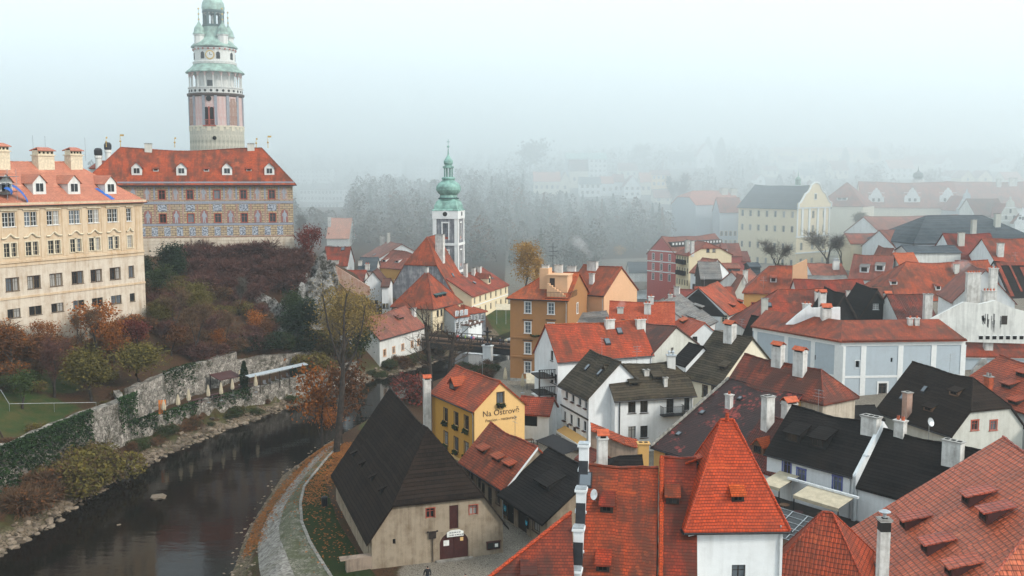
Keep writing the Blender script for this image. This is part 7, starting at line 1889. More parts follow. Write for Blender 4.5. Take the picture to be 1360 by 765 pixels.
def proto_bare(seed,barkmat,twigmat,H=8.,n=700,trunk=.2,depth=5,spread=.5,base=.25,tw=.05,tl=1.1,shrink=.74,up=.25):
 q=random.Random(seed);t=MB();ends=[]
 grow(t,(0,0,-.3),(q.uniform(-.1,.1),q.uniform(-.1,.1),1),H*base+.3,trunk,depth,ends,q,spread,shrink=shrink,up=up)
 zmax=max(e[0].z for e in ends);k=H*.92/zmax
 t.v=[(x*k,y*k,z*k)for x,y,z in t.v];pts=[e[0]*k for e in ends if e[1]<=2];c=MB()
 for i in range(n):
  p=q.choice(pts);d=Vector((q.gauss(0,1),q.gauss(0,1),q.gauss(.5,.8))).normalized()*tl*q.uniform(.5,1.2)*H/8
  s=d.cross(Vector((q.gauss(0,1),q.gauss(0,1),q.gauss(0,1)))).normalized()*tw/2;o=p+Vector((q.gauss(0,.25),q.gauss(0,.25),q.gauss(0,.25)))
  c.poly([o-s,o+s,o+d])
 return(t.mesh('trunk',barkmat),c.mesh('crown',twigmat),H)
def proto_shrub(seed,mats,H=2.2,R_=1.8,n=900,s=.17,twigs=500,stems='bark'):
 """low rounded thicket: fine twigs with scattered leaves"""
 q=random.Random(seed);c=MB();t=MB();lobes=[(Vector((q.uniform(-.6,.6)*R_,q.uniform(-.6,.6)*R_,H*q.uniform(.3,.6))),q.uniform(.45,.7))for _ in range(6)]
 for k in range(9):
  a=q.uniform(0,6.28);l,f=q.choice(lobes);t.tube([(.2*math.cos(a),.2*math.sin(a),-.3),Vector((l.x*.5,l.y*.5,l.z*.6)),l],[.05,.04,.015],4,cap=False)
 for i in range(twigs):
  l,f=q.choice(lobes);d=Vector((q.gauss(0,1),q.gauss(0,1),q.gauss(.45,.8))).normalized();p=l+d*R_*f*q.uniform(.1,.75);p.z=max(.0,p.z)
  w=d.cross(Vector((q.gauss(0,1),q.gauss(0,1),q.gauss(0,1)))).normalized()*.03;c.poly([p-w,p+w,p+d*R_*q.uniform(.25,.55)],1 if len(mats)>1 else 0)
 for i in range(n):
  l,f=q.choice(lobes);d=Vector((q.gauss(0,1),q.gauss(0,1),q.gauss(.2,.8))).normalized();p=l+d*R_*f*q.uniform(.6,1.05)**.6;p.z=max(.03,p.z);quad(c,p,s*q.uniform(.6,1.3),q,m=0)
 return(t.mesh('stem',stems),c.mesh('crown',mats),H)
def proto_cone(seed,mat,H=4.5,R_=.6,n=1500,s=.2):
 q=random.Random(seed);t=MB();t.tube([(0,0,-.3),(0,0,H*.8)],[.09,.03],6);c=MB()
 for i in range(n):
  z=q.random()**.9*H;a=q.uniform(0,6.28);f=min(1,(1-z/H)*2.2)**.7*min(1,.55+z/H*1.6);r=R_*f*q.uniform(.72,1.06);quad(c,Vector((r*math.cos(a),r*math.sin(a),z)),s*q.uniform(.6,1.2),q,1.8)
 return(t.mesh('trunk','bark'),c.mesh('crown',mat),H)
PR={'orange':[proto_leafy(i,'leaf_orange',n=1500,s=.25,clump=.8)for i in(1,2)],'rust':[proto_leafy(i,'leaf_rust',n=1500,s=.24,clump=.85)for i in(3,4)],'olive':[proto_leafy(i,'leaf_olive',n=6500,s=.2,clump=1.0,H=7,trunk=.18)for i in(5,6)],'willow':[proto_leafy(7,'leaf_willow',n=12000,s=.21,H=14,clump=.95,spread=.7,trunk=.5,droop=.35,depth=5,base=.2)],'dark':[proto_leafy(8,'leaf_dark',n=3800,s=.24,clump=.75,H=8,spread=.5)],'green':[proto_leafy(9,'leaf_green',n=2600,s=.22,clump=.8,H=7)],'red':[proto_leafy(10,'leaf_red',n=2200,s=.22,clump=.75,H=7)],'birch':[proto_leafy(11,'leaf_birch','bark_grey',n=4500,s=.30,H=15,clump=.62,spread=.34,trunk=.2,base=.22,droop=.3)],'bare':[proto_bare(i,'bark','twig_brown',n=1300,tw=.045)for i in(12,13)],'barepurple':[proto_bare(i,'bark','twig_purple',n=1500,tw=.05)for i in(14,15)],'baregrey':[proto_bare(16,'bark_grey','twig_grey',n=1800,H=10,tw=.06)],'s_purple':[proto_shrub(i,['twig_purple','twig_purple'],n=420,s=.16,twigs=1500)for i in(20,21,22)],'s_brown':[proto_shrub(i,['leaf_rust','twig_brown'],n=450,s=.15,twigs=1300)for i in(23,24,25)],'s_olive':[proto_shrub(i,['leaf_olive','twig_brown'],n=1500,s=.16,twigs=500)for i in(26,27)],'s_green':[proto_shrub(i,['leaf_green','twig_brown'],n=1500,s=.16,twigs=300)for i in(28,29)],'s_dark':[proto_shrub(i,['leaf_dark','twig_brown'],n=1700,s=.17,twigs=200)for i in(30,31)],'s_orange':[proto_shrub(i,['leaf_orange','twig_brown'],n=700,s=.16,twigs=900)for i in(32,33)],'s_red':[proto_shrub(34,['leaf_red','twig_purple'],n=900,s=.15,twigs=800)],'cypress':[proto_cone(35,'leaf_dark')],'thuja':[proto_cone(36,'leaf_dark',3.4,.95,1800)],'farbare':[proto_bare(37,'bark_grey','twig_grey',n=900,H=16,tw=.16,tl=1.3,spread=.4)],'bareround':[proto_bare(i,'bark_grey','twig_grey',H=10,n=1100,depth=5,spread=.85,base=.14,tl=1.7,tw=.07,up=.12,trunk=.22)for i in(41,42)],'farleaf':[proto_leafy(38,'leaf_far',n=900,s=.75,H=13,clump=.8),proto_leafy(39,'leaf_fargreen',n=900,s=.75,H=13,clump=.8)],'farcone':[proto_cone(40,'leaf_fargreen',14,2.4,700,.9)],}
TQ=random.Random(77)
def tree(kind,label,p,H,group=None,wide=1.,name=None,cat=None,k=None):
 tm,cm,h0=PR[kind][TQ.randrange(len(PR[kind]))if k is None else k];s=H/h0
 shrub=kind.startswith('s_')
 t=thing(name or('shrub' if shrub else 'cypress_tree' if kind in('cypress','thuja')else 'tree'),label,cat or('shrub' if shrub else 'tree'),p,TQ.uniform(0,6.28),group)
 t.scale=(s*wide,s*wide,s)
 inst('stem' if shrub else 'trunk',tm,t,(0,0,0));inst('crown',cm,t,(0,0,0));return t
def treepx(kind,label,px,pb,pt,**kw):
 p=onground(px,pb);H=max(.8,D(px,pt,p.y).z-p.z);return tree(kind,label,p,H,**kw)
T_=treepx
T_('orange','bright orange autumn tree below the corner of the castle palace',128,478,402)
T_('orange','small orange yellow tree low beside the bright orange tree',152,486,425,wide=.9)
T_('bare','bare brown tree in front of the palace wall left of the orange tree',100,480,408,wide=.8)
T_('red','dark red leaved bush like tree near the grass patch under the palace',180,470,424,wide=1.2)
T_('olive','olive green round tree on the garden wall by the river, the larger one',188,532,458,wide=1.55,k=0)
T_('olive','olive green tree with slim trunk left of the larger olive tree',122,532,466,wide=1.4,k=1)
T_('barepurple','leafless purple brown tree between garden lawn and palace',72,528,440)
T_('bare','leafless grey brown tree standing on the leaf covered slope above the terrace',262,480,400)
T_('bare','leafless tree beside the yellow shrubs under the painted palace',235,450,385)
T_('bare','thin leafless tree at the top end of the umbrella terrace slope',300,478,415,wide=.8)
T_('rust','rust brown tree at the left edge under the palace',18,500,436,wide=1.3)
T_('rust','rust coloured bushy tree next to the green slope at left',55,498,440,wide=1.1)
T_('barepurple','small leafless tree standing on the garden lawn at the left edge',6,590,530)
T_('cypress','little dark green conifer against the palace wall',42,452,420)
T_('dark','dark evergreen tree tucked between the two castle palaces',214,372,322,wide=1.3)
T_('dark','dark evergreen bush tree below the stone base of the painted palace',232,378,338,wide=1.2)
T_('dark','low dark evergreen beside the palace corner',198,385,340,wide=1.1)
T_('red','red leaved tree on the rock edge right of the painted palace',412,362,300,wide=.75)
T_('baregrey','leafless grey tree at the right shoulder of the painted palace',397,330,282)
T_('dark','dark ivy green tree growing up the cliff face',388,476,398,wide=1.2)
T_('green','green leafy tree clinging beside the white cliff',398,440,385,wide=.9)
tree('willow','large pale olive willow leaning over the river by the white mill',(-30.0,163.5,-1.2),15.6,wide=.92)
tree('green','dark green tree filling the foot of the pale willow',(-26.5,168,-1.0),8.5)
tree('orange','orange leaved tree beside the tall bare trunks on the island tip',tuple(onground(428,596)),10.5,wide=.8,k=0)
tree('rust','rust and green tree right of the tall bare trunks on the island tip',tuple(onground(455,590)),10.0,wide=.8)
tree('orange','yellow orange low tree at the water edge of the island tip',tuple(onground(434,590)),5.0,wide=1.1,k=1)
T_('s_red','red leaved shrub beside the slim white chimney of the guesthouse',545,533,500,wide=1.2)
T_('cypress','tall slim dark cypress on the umbrella terrace',325,522,479)
T_('thuja','broad dark rounded cypress at the far end of the umbrella terrace',390,514,483,wide=.9)
q=random.Random(50);m=MB();ends=[]
base=onground(447,602);Ht=D(447,376,base.y).z-base.z;k=base.y/FPX
def stem(pts,r0,r1):
 pts=[Vector(((x-447)*k,yo,(602-y)*k*1.0))for x,y,yo in pts];n=len(pts);m.tube(pts,[r0+(r1-r0)*i/(n-1)for i in range(n)],7,cap=False);return pts
stem([(447,604,0),(450,570,0),(455,530,.1),(457,505,.1),(458,490,.1)],.42,.27)
s1=stem([(458,492,.1),(459,450,.3),(460,415,.4),(464,385,.5)],.2,.08);s2=stem([(458,490,.1),(448,460,-.2),(440,425,-.5),(434,385,-.6)],.18,.07);s3=stem([(457,497,.1),(472,470,.5),(482,440,.7),(488,402,.9)],.17,.06)
stem([(456,545,0),(466,538,.6),(480,536,1.0),(492,541,1.2)],.1,.03);stem([(452,575,0),(443,560,-.4),(437,545,-.6)],.08,.03)
for s in(s1,s2,s3):
 for i in range(1,4):
  for j in range(4):grow(m,s[i].lerp(s[i-1],q.random()),(q.uniform(-1,1),q.uniform(-1,1),q.uniform(.3,1)),q.uniform(.5,1.3),.035,1,ends,q,.5,sides=4)
t=thing('bare_tree','tall dark bare tree with three stems standing beside the barn','tree',base);m.build('trunk','bark',t);c=MB()
for i in range(420):
 p=q.choice(ends)[0];d=Vector((q.gauss(0,1),q.gauss(0,1),q.gauss(.5,.7))).normalized()*q.uniform(.3,.8);s_=d.cross(Vector((q.gauss(0,1),q.gauss(0,1),1))).normalized()*.018;c.poly([p-s_,p+s_,p+d])
c.build('crown','twig_grey',t)
for lab,px,pb,pt,lean in(('dark pollarded bare tree before the bridge, the taller one',572,528,428,-6),('leaning dark bare tree right of the taller pollard',596,520,440,8)):
 q=random.Random(int(px));m=MB();base=onground(px,pb);k=base.y/FPX;H_=(pb-pt)*k;ends=[]
 pts=[Vector((0,0,-.4)),Vector((lean*k*.2,.2,H_*.35)),Vector((lean*k*.5,.1,H_*.7)),Vector((lean*k*1.0,.2,H_))];m.tube(pts,[.42,.36,.3,.2],8)
 for i in range(16):
  p=pts[1].lerp(pts[3],q.random());grow(m,p,(q.uniform(-1,1),q.uniform(-1,1),q.uniform(.0,.8)),q.uniform(1.2,2.6),.1,2,ends,q,.7,sides=5)
 t=thing('bare_tree',lab,'tree',base);m.build('trunk','bark',t);c=MB()
 for i in range(900):
  p=q.choice(ends)[0];d=Vector((q.gauss(0,1),q.gauss(0,1),q.gauss(.2,.7))).normalized()*q.uniform(.5,1.5);s_=d.cross(Vector((q.gauss(0,1),q.gauss(0,1),1))).normalized()*.018;c.poly([p-s_,p+s_,p+d])
 c.build('crown','twig_brown',t)
p=D(697,386,250);tree('birch','golden birch standing behind the tan hotel',(p.x,p.y,p.z),D(697,320,250).z-p.z,wide=1.25)
p=D(712,386,256);tree('birch','second thinner golden birch right of the first behind the hotel',(p.x,p.y,p.z),D(711,340,256).z-p.z,wide=.9)
p=D(823,356,335);tree('birch','small pale yellow birch alone at the foot of the misty slope',(p.x,p.y,p.z),D(823,326,335).z-p.z,wide=1.0)
for lab,px,pb,pt,Y,kd,w in(('pale leafless tree in front of the college wall',1030,372,318,258,'bareround',1.1),('wide dark leafless tree before the college gable',1097,362,306,262,'bareround',1.3),('second dark leafless tree left of the yellow green house',1118,356,312,268,'bareround',1.1),('green yellow bush like tree below the college wall',1045,375,350,250,'green',1.3),('pale green tree in front of the renaissance palace',1142,310,284,300,'olive',1.1)):
 p=D(px,pb,Y);tree(kd,lab,(p.x,p.y,p.z),D(px,pt,Y).z-p.z,wide=w)
def patch(kind,label,group,poly,n,hr,seed,wide=(1,1.5)):
 q=random.Random(seed);pl=np.array(poly,float);k=0
 xs,ys=pl[:,0],pl[:,1]
 while k<n:
  c=(q.uniform(xs.min(),xs.max()),q.uniform(ys.min(),ys.max()))
  if not inside(np.array([c]),pl)[0]:continue
  k+=1;p=onground(*c);tree(q.choice(kind)if isinstance(kind,list)else kind,label,(p.x,p.y,p.z-.15),q.uniform(*hr),group=group,wide=q.uniform(*wide))
patch('s_purple','leafless purple brown shrub in the thicket on the rock under the painted palace','purple shrubs on the castle rock',[(255,345),(300,330),(388,334),(408,348),(405,372),(375,396),(320,400),(262,392)],62,(2.2,3.6),1)
patch(['s_brown','s_purple'],'brown autumn shrub on the slope between castle and terrace wall','brown shrubs on the castle slope',[(192,395),(260,392),(350,405),(360,440),(345,470),(280,482),(230,478),(195,450)],52,(1.6,3.0),2)
for kd,lab,px,pb,pt,w in(('orange','golden yellow tree beside the white crag under the painted palace',338,452,412,1.0),('olive','yellow green tree in the middle of the castle slope',262,425,378,1.0),('green','dark green tree between palace corner and purple thicket',205,402,352,1.1),('rust','rust red tree above the terrace wall below the castle slope',228,474,428,1.1),('orange','pale orange small tree low on the castle slope above the umbrellas',290,470,436,1.0),('baregrey','pale grey leafless tree in front of the purple thicket',318,420,365,.8),('rust','copper brown tree left of the ivy cliff',352,470,424,1.0),('olive','yellowing tree on the slope right under the palace corner',215,440,398,1.0),('green','green tree at the left end of the garden wall',30,545,495,1.1),('orange','orange tree high on the left edge beneath the palace wall',62,470,425,1.1)):
 T_(kd,lab,px,pb,pt,wide=w)
patch('s_olive','greenish yellow shrub among brown thickets under the painted palace','yellow green shrubs on the castle slope',[(195,385),(240,375),(262,400),(330,420),(335,450),(250,420)],9,(1.6,2.6),3)
patch(['s_brown','s_orange'],'orange brown shrub under the ochre castle palace','orange brown shrubs below the palace',[(0,450),(60,452),(110,440),(185,430),(190,470),(100,495),(0,505)],30,(1.6,2.8),4)
patch(['s_green','s_olive'],'green shrub on the slope above the garden lawn at left','green shrubs on the left slope',[(0,500),(50,505),(110,500),(150,505),(100,520),(0,530)],8,(1.2,2.0),5)
patch('s_green','low green shrub on the stony bank under the terrace wall','green shrubs on the left river bank',[(165,598),(215,575),(300,548),(400,527),(400,536),(300,560),(215,590),(170,612)],16,(.6,1.3),6,(1.2,1.9))
patch('s_brown','brown leafless shrub on the stony bank under the terrace wall','brown shrubs on the left river bank',[(165,598),(215,575),(300,548),(415,522),(425,530),(300,560),(215,590),(170,612)],14,(.7,1.5),7)
patch('s_dark','dark evergreen shrub in the hedge at the foot of the cliff','dark hedge shrubs at the foot of the cliff',[(330,468),(368,458),(372,480),(335,488)],9,(1.8,2.6),8)
patch(['s_dark','s_green'],'dark green ivy bush climbing the white cliff','ivy bushes on the white cliff',[(368,420),(405,395),(412,450),(405,480),(375,482)],20,(1.8,3.2),9)
patch(['s_brown','s_green'],'mixed shrub on the river bank before the white mill','shrubs on the bank by the mill',[(490,490),(560,470),(600,462),(600,470),(545,492),(495,505)],18,(.8,2.0),10)
patch('s_olive','large olive bush hanging over the river wall at lower left','olive bushes on the river wall',[(70,655),(135,615),(150,625),(150,645),(90,665)],9,(2.6,3.8),11)
patch('s_brown','brown twiggy bush at the river wall in the lower left corner','brown bushes by the lower left wall',[(18,675),(60,645),(100,620),(110,640),(60,680),(20,690)],9,(1.6,3.2),12)
patch(['s_brown','s_olive'],'dry shrub between the pale willow and the rock face','shrubs under the willow',[(400,440),(440,430),(470,480),(420,505),(400,490)],16,(1.6,3.2),13)
patch(['s_brown','s_green'],'dark scrub on the island bank below the bridge pier','scrub on the island bank by the bridge',[(600,482),(640,474),(672,476),(676,500),(640,505),(605,498)],16,(1.0,2.2),14)
patch(['s_green','s_brown','s_purple'],'small shrub growing in cracks of the white cliff','shrubs in the cracks of the cliff',[(395,370),(432,360),(440,450),(400,470),(392,420)],14,(.9,1.9),15)
patch(['s_brown','s_olive'],'small shrub hanging over the top of the garden wall','shrubs on top of the garden wall',[(0,596),(130,540),(190,518),(190,530),(130,552),(0,608)],20,(.6,1.4),16)
patch(['s_brown','s_green'],'shrub overhanging the pale wall behind the umbrellas','shrubs on the wall behind the umbrellas',[(225,498),(330,474),(330,484),(228,510)],12,(.7,1.5),17)
def ivy(label,pts_fn,n,s,seed,mat='leaf_ivy'):
 q=random.Random(seed);m=MB();o=Vector(pts_fn(q));
 for i in range(n):quad(m,Vector(pts_fn(q))-o,s*q.uniform(.6,1.3),q,1.3)
 return tag(m.build('ivy',mat,None,o),label,'ivy')
def wallpt(a,b,z0,z1,dd=.45):
 a,b=Vector((*a,0)),Vector((*b,0));d=(b-a).normalized();nn=Vector((d.y,-d.x,0))
 def f(q):
  t=q.random();z=z1-(z1-z0)*q.random()**1.6*(0.4+.6*abs(math.sin(t*9)));return a.lerp(b,t)+nn*(q.uniform(.05,dd))+Vector((0,0,z+.15))
 return f
ivy('dark ivy covering the tall garden wall at the lower left',wallpt((-53.8,97.5),(-51.0,117.5),-2.5,4.1,.7),5600,.26,1)
ivy('ivy hanging over the end of the garden wall beside the orange boards',wallpt((-49.6,122.6),(-49.0,126.5),-.5,4.3,.8),1100,.24,2)
ivy('ivy patch on the pale wall behind the folded umbrellas',wallpt((-48.9,137),(-46.8,144),1.0,5.0,.5),800,.22,3)
ivy('trailing ivy on the long low wall under the first umbrellas',wallpt((-47.0,131),(-44.6,138),-1.6,.6,.5),800,.24,6)
ivy('trailing ivy on the long low wall below the red shelter',wallpt((-43.2,141),(-39.5,147.5),-1.6,.5,.5),700,.24,7)
ivy('ivy on the crumbling wall between garden and terrace',wallpt((-49.2,124.4),(-47.4,129.6),-1.6,.9,.5),600,.24,8)
ivy('brown creeper on the upper edge of the lower left wall',wallpt((-54.4,86),(-53.6,99),1.0,4.2,.6),900,.24,4,'leaf_rust')
t=NT('limestone');oc=t.n('TexCoord').outputs['Object'];n1=t.noise(oc,.9,6,.75);n2=t.noise(oc,3.5,4,.7)
t.col(t.mix(t.ramp(n1,.43,.57,0,.95),t.mix(n2,(.16,.155,.15),(.50,.48,.45)),(.035,.03,.02)));t.rough(.9,.2);t.bump(t.math('ADD',n1,t.math('MULTIPLY',n2,.6)),1.,.5);MATS['limestone']=t.m
def crag(label,px,py,w,hh,seed,tilt=.0):
 p=onground(px,py);bm=bmesh.new();bmesh.ops.create_icosphere(bm,subdivisions=4,radius=1);q=random.Random(seed);from mathutils import noise as mn
 off=Vector((seed*3.1,seed*1.7,0))
 for v in bm.verts:
  d=v.co.copy();f=1+.55*mn.noise(d*1.7+off)+.3*mn.noise(d*4+off)+.14*mn.noise(d*9+off)
  x=round((d.x*f)*3)/3*.4+d.x*f*.6;v.co=Vector((x*w,d.y*f*w*.55,(d.z*f)*hh))
 me=bpy.data.meshes.new('rock_outcrop');bm.to_mesh(me);bm.free();me.materials.append(MATS['limestone'])
 o=bpy.data.objects.new('rock_outcrop',me);COL.objects.link(o);o.location=(p.x,p.y,p.z);o.rotation_euler=(0,tilt,q.uniform(-.5,.5));tag(o,label,'rock')
crag('white limestone crag with dark streaks, the leftmost on the cliff',368,425,2.2,3.8,1,.5)
crag('large pale limestone cliff face right of the ivy',416,432,3.8,8.0,2,.2)
crag('tall pale limestone face at the right end of the castle rock',424,392,3.0,6.5,3,.3)
crag('slanting white limestone ledge high on the cliff',352,405,2.4,1.6,4,.6)
crag('small white limestone knob above the hedge at the cliff foot',372,452,1.3,1.8,5)
crag('narrow white limestone rib between purple shrubs',398,392,2.0,4.0,6,.5)
crag('weathered limestone block behind the pale willow',432,415,2.2,3.2,7,.1)
q=random.Random(99);m=MB();cand=[]
for i in range(9000):
 Y=q.uniform(300,780);X=q.uniform(-.42,.62)*Y;cand.append((X,Y))
ca_=np.array(cand);zc=gz_arr(ca_);dr_=seg_dist(ca_,RIVER);cnt=0
for(X,Y),z,d in zip(cand,zc,dr_):
 if d<9 or inside(np.array([(X,Y)]),RIVER)[0]:continue
 dens=.72 if(X<70 and Y<440+q.uniform(0,130))else(.42 if Y<470 else .5)
 if X>55 and Y<405:dens=0
 if q.random()>dens:continue
 hgt=q.uniform(5,15);r=Vector((X,Y*math.cos(TILT)-(z-CAM_H)*math.sin(TILT),0));pxx=680+FPX*X/r.y;dep=r.y
 ptop=382.5-FPX*(Y*math.sin(TILT)+(z+hgt-CAM_H)*math.cos(TILT))/dep;pbot=382.5-FPX*(Y*math.sin(TILT)+(z-CAM_H)*math.cos(TILT))/dep;wp=3.5/dep*FPX
 if pxx<-20 or pxx>1400:continue
 if any(Y<f[4]+12 and pxx+wp>f[0]and pxx-wp<f[1]and ptop<f[3]-3 and pbot>f[2]for f in FARH):continue
 cnt+=1;rr=q.uniform(2.2,4.2);con=q.random()<.22;mi=0 if con else(1 if q.random()<.62 else 2)
 if q.random()<.05:mi=3
 nq=170 if Y<460 else 42
 for j in range(nq):
  a=q.uniform(0,6.28);zz=q.random();f=(1-zz)if con else math.sin(math.pi*min(1,.18+zz*.82))**.6;rad=rr*(.6 if con else 1)*f*q.uniform(.5,1.05)
  quad(m,Vector((X+rad*math.cos(a),Y+rad*math.sin(a),z+hgt*(.12+.88*zz))),q.uniform(.4,.8)*(1 if Y<460 else 1.6),q,1.3,mi)
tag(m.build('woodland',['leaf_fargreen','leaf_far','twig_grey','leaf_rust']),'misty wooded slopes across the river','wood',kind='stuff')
print('far trees',cnt,len(m.f))
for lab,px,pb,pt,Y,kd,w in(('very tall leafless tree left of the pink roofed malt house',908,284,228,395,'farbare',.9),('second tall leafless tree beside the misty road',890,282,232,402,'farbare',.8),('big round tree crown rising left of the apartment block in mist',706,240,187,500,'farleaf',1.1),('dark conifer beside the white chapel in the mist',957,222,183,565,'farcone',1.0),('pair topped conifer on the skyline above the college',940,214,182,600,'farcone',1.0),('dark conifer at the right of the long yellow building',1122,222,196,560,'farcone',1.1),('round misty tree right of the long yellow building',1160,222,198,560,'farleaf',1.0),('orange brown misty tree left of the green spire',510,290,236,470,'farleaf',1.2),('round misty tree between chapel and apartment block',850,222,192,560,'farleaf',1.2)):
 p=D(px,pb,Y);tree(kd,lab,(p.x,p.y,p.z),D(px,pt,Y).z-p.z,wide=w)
 # wooden bridge
a,b=Vector((-20.5,193.6,.25)),Vector((6.4,180.1,.25));u=(b-a).normalized();v=Vector((-u.y,u.x,0));L=(b-a).length
t=thing('footbridge','dark wooden bridge on a stone and white pier across the river','bridge',a,math.atan2(u.y,u.x));m=MB()
m.box(0,L,0,5.2,-.18,0);m.build('deck','wood_mid',t);m=MB()
for y in(0.0,5.2):m.box(0,L,y-.22,y+.22,-1.35,-.183)
m.box(0,L,2.3,2.8,-1.2,-.185)
m.build('beams','wood_black',t);m=MB()
for y in(.05,5.1):
 n=int(L/2.2)
 for i in range(n+1):x=.1+(L-.2)*i/n;m.box(x-.08,x+.08,y-.09,y+.09,.003,1.15)
 m.box(0,L,y-.07,y+.07,1.153,1.27);m.box(0,L,y-.04,y+.04,.6,.7);m.box(0,L,y-.03,y+.03,.05,.52)
 for i in range(n):x=.1+(L-.2)*(i+.5)/n;m.slab([(x-1,y-.02,.72),(x-.85,y-.02,.72),(x+.95,y-.02,1.14),(x+.8,y-.02,1.14)],[(x-1,y+.02,.72),(x-.85,y+.02,.72),(x+.95,y+.02,1.14),(x+.8,y+.02,1.14)])
m.build('railing','wood_dark',t);m=MB()
xp=(D(656,470,187)-a).dot(u)
m.box(xp-1.0,xp+1.0,-1.7,6.2,-6,-2.6,0);m.box(xp-.85,xp+.85,-1.2,-.25,-2.59,.2,1);m.box(xp-1.05,xp+1.05,-1.35,-.235,.203,.42,1);m.box(xp-.7,xp+.7,5.5,6.0,-2.59,.3,1)
m.slab([(xp-1,-1.7,-2.6),(xp,-2.9,-2.6),(xp+1,-1.7,-2.6)],[(xp-1,-1.7,-6),(xp,-2.9,-6),(xp+1,-1.7,-6)],0);m.build('pier',['stone_grey','wall_white'],t)
p=a+u*xp+v*-.8
cr=thing('crucifix','dark crucifix statue standing on the white bridge pier','statue',(p.x,p.y,.67),math.atan2(u.y,u.x));m=MB();m.box(-.12,.12,-.1,.1,0,3.4);m.box(-.85,.85,-.08,.08,2.45,2.68);m.lathe([(.6,0),(.55,.25),(.3,.45),(.2,.5)],8);m.build('cross','metal_dark',cr);m=MB()
m.tube([(0,-.14,.8),(.03,-.2,1.3),(0,-.17,1.75),(0,-.18,2.25)],[.07,.11,.13,.17],7);m.tube([(0,-.17,2.2),(.42,-.13,2.5),(.75,-.11,2.58)],[.08,.06,.04],5);m.tube([(0,-.17,2.2),(-.42,-.13,2.5),(-.75,-.11,2.58)],[.08,.06,.04],5);m.lathe([(.02,0),(.11,.06),(.12,.16),(.02,.26)],8,(.03,-.2,2.4));m.build('figure','metal_dark',cr)
# people
def person_mesh(pose='stand',seed=0,mats=('denim','cloth_red','skin','hair_dark')):
 """one continuous body grown from a skeleton, coloured by region"""
 me=bpy.data.meshes.new('sk');st=.16 if pose=='walk' else .02
 V=[(0,0,.95),(0,0,1.15),(0,0,1.38),(0,.0,1.50),(0,-.015,1.60),(0,-.02,1.72),(-.09,0,.9),(-.10,-st,.5),(-.10,-st*.3+.02,.09),(-.10,-st*.3-.14,.04),(.09,0,.9),(.10,st,.5),(.10,st+.12*(pose=='walk'),.09),(.10,st-.14+.12*(pose=='walk'),.04),(-.19,0,1.40),(-.25,st*.6,1.14),(-.25,st*.4-.08,.92),(-.25,st*.4-.1,.83),(.19,0,1.40),(.25,-st*.6,1.14),(.24,-st*.6-.12,.92),(.24,-st*.6-.15,.83)]
 E_=[(0,1),(1,2),(2,3),(3,4),(4,5),(0,6),(6,7),(7,8),(8,9),(0,10),(10,11),(11,12),(12,13),(2,14),(14,15),(15,16),(16,17),(2,18),(18,19),(19,20),(20,21)]
 Rr=[.145,.135,.15,.06,.085,.085,.10,.07,.045,.04,.10,.07,.045,.04,.075,.052,.038,.04,.075,.052,.038,.04]
 me.from_pydata(V,E_,[]);o=bpy.data.objects.new('sk',me);COL.objects.link(o)
 md=o.modifiers.new('s','SKIN');
 for i,r in enumerate(Rr):me.skin_vertices[0].data[i].radius=(r,r*.8 if i<3 else r)
 me.skin_vertices[0].data[0].use_root=True
 sb=o.modifiers.new('u','SUBSURF');sb.levels=sb.render_levels=1
 dg=bpy.context.evaluated_depsgraph_get();ev=o.evaluated_get(dg);out=bpy.data.meshes.new_from_object(ev);bpy.data.objects.remove(o)
 out.materials.clear()
 for mm in mats:out.materials.append(MATS[mm])
 for p in out.polygons:
  c=p.center
  p.material_index=(3 if c.z>1.66 or(c.z>1.55 and c.y>.03)else 2)if c.z>1.50 else(2 if abs(c.x)>.17 and c.z<.9 and c.z>.75 else(1 if c.z>.93 or abs(c.x)>.19 else 0))
  p.use_smooth=True
 return out
PB={}
def person(label,p,rz,pose='stand',mats=('denim','cloth_red','skin','hair_dark'),sc=1.,group=None,name='person'):
 k=(pose,mats)
 if k not in PB:PB[k]=person_mesh(pose,0,mats)
 o=bpy.data.objects.new(name,PB[k]);COL.objects.link(o);o.location=p;o.rotation_euler=(0,0,rz);o.scale=(sc,sc,sc)
 return tag(o,label,'person' if name=='person' else 'puppet',group)
for lab,px,off,mats,pose in(('person in a bright red jacket on the wooden bridge',608,1.2,('denim','cloth_red','skin','hair_dark'),'walk'),('person in a yellow green jacket on the wooden bridge',618,1.6,('cloth_navy','cloth_green','skin','hair_dark'),'stand'),('person in a blue coat on the wooden bridge',626,1.1,('cloth_black','cloth_blue','skin','hair_dark'),'walk'),('person in a pink top on the wooden bridge',629,.9,('cloth_grey','cloth_pink','skin','hair_dark'),'stand'),('person in black next to the pink top on the bridge',634,1.8,('cloth_black','cloth_black','skin','hair_dark'),'stand'),('person in grey halfway along the bridge',641,1.0,('cloth_navy','cloth_grey','skin','hair_dark'),'walk'),('person in a white top by the crucifix on the bridge',652,1.0,('denim','cloth_white','skin','hair_dark'),'stand'),('person in dark clothes right of the crucifix on the bridge',664,1.2,('cloth_black','cloth_navy','skin','hair_dark'),'walk'),('person in cream clothes at the hotel end of the bridge',672,1.0,('cloth_grey','cloth_cream','skin','hair_dark'),'stand')):
 r=ray(px,450);c=a+v*off;n=v;tq=(c-Vector((0,0,CAM_H))).dot(n)/Vector(r).dot(n);q_=Vector(r)*tq+Vector((0,0,CAM_H));s=(q_-a).dot(u);pp_=a+u*s+v*off
 person(lab,(pp_.x,pp_.y,.25),math.atan2(u.y,u.x)+(R(90)if pose=='walk' else rnd.uniform(0,6)),pose,mats)
p=P(568,779,0);person('person with dark hair and dark coat walking past the barn gate',(p.x,p.y,gz(p.x,p.y)),R(200),'walk',('denim','cloth_black','skin','hair_dark'))
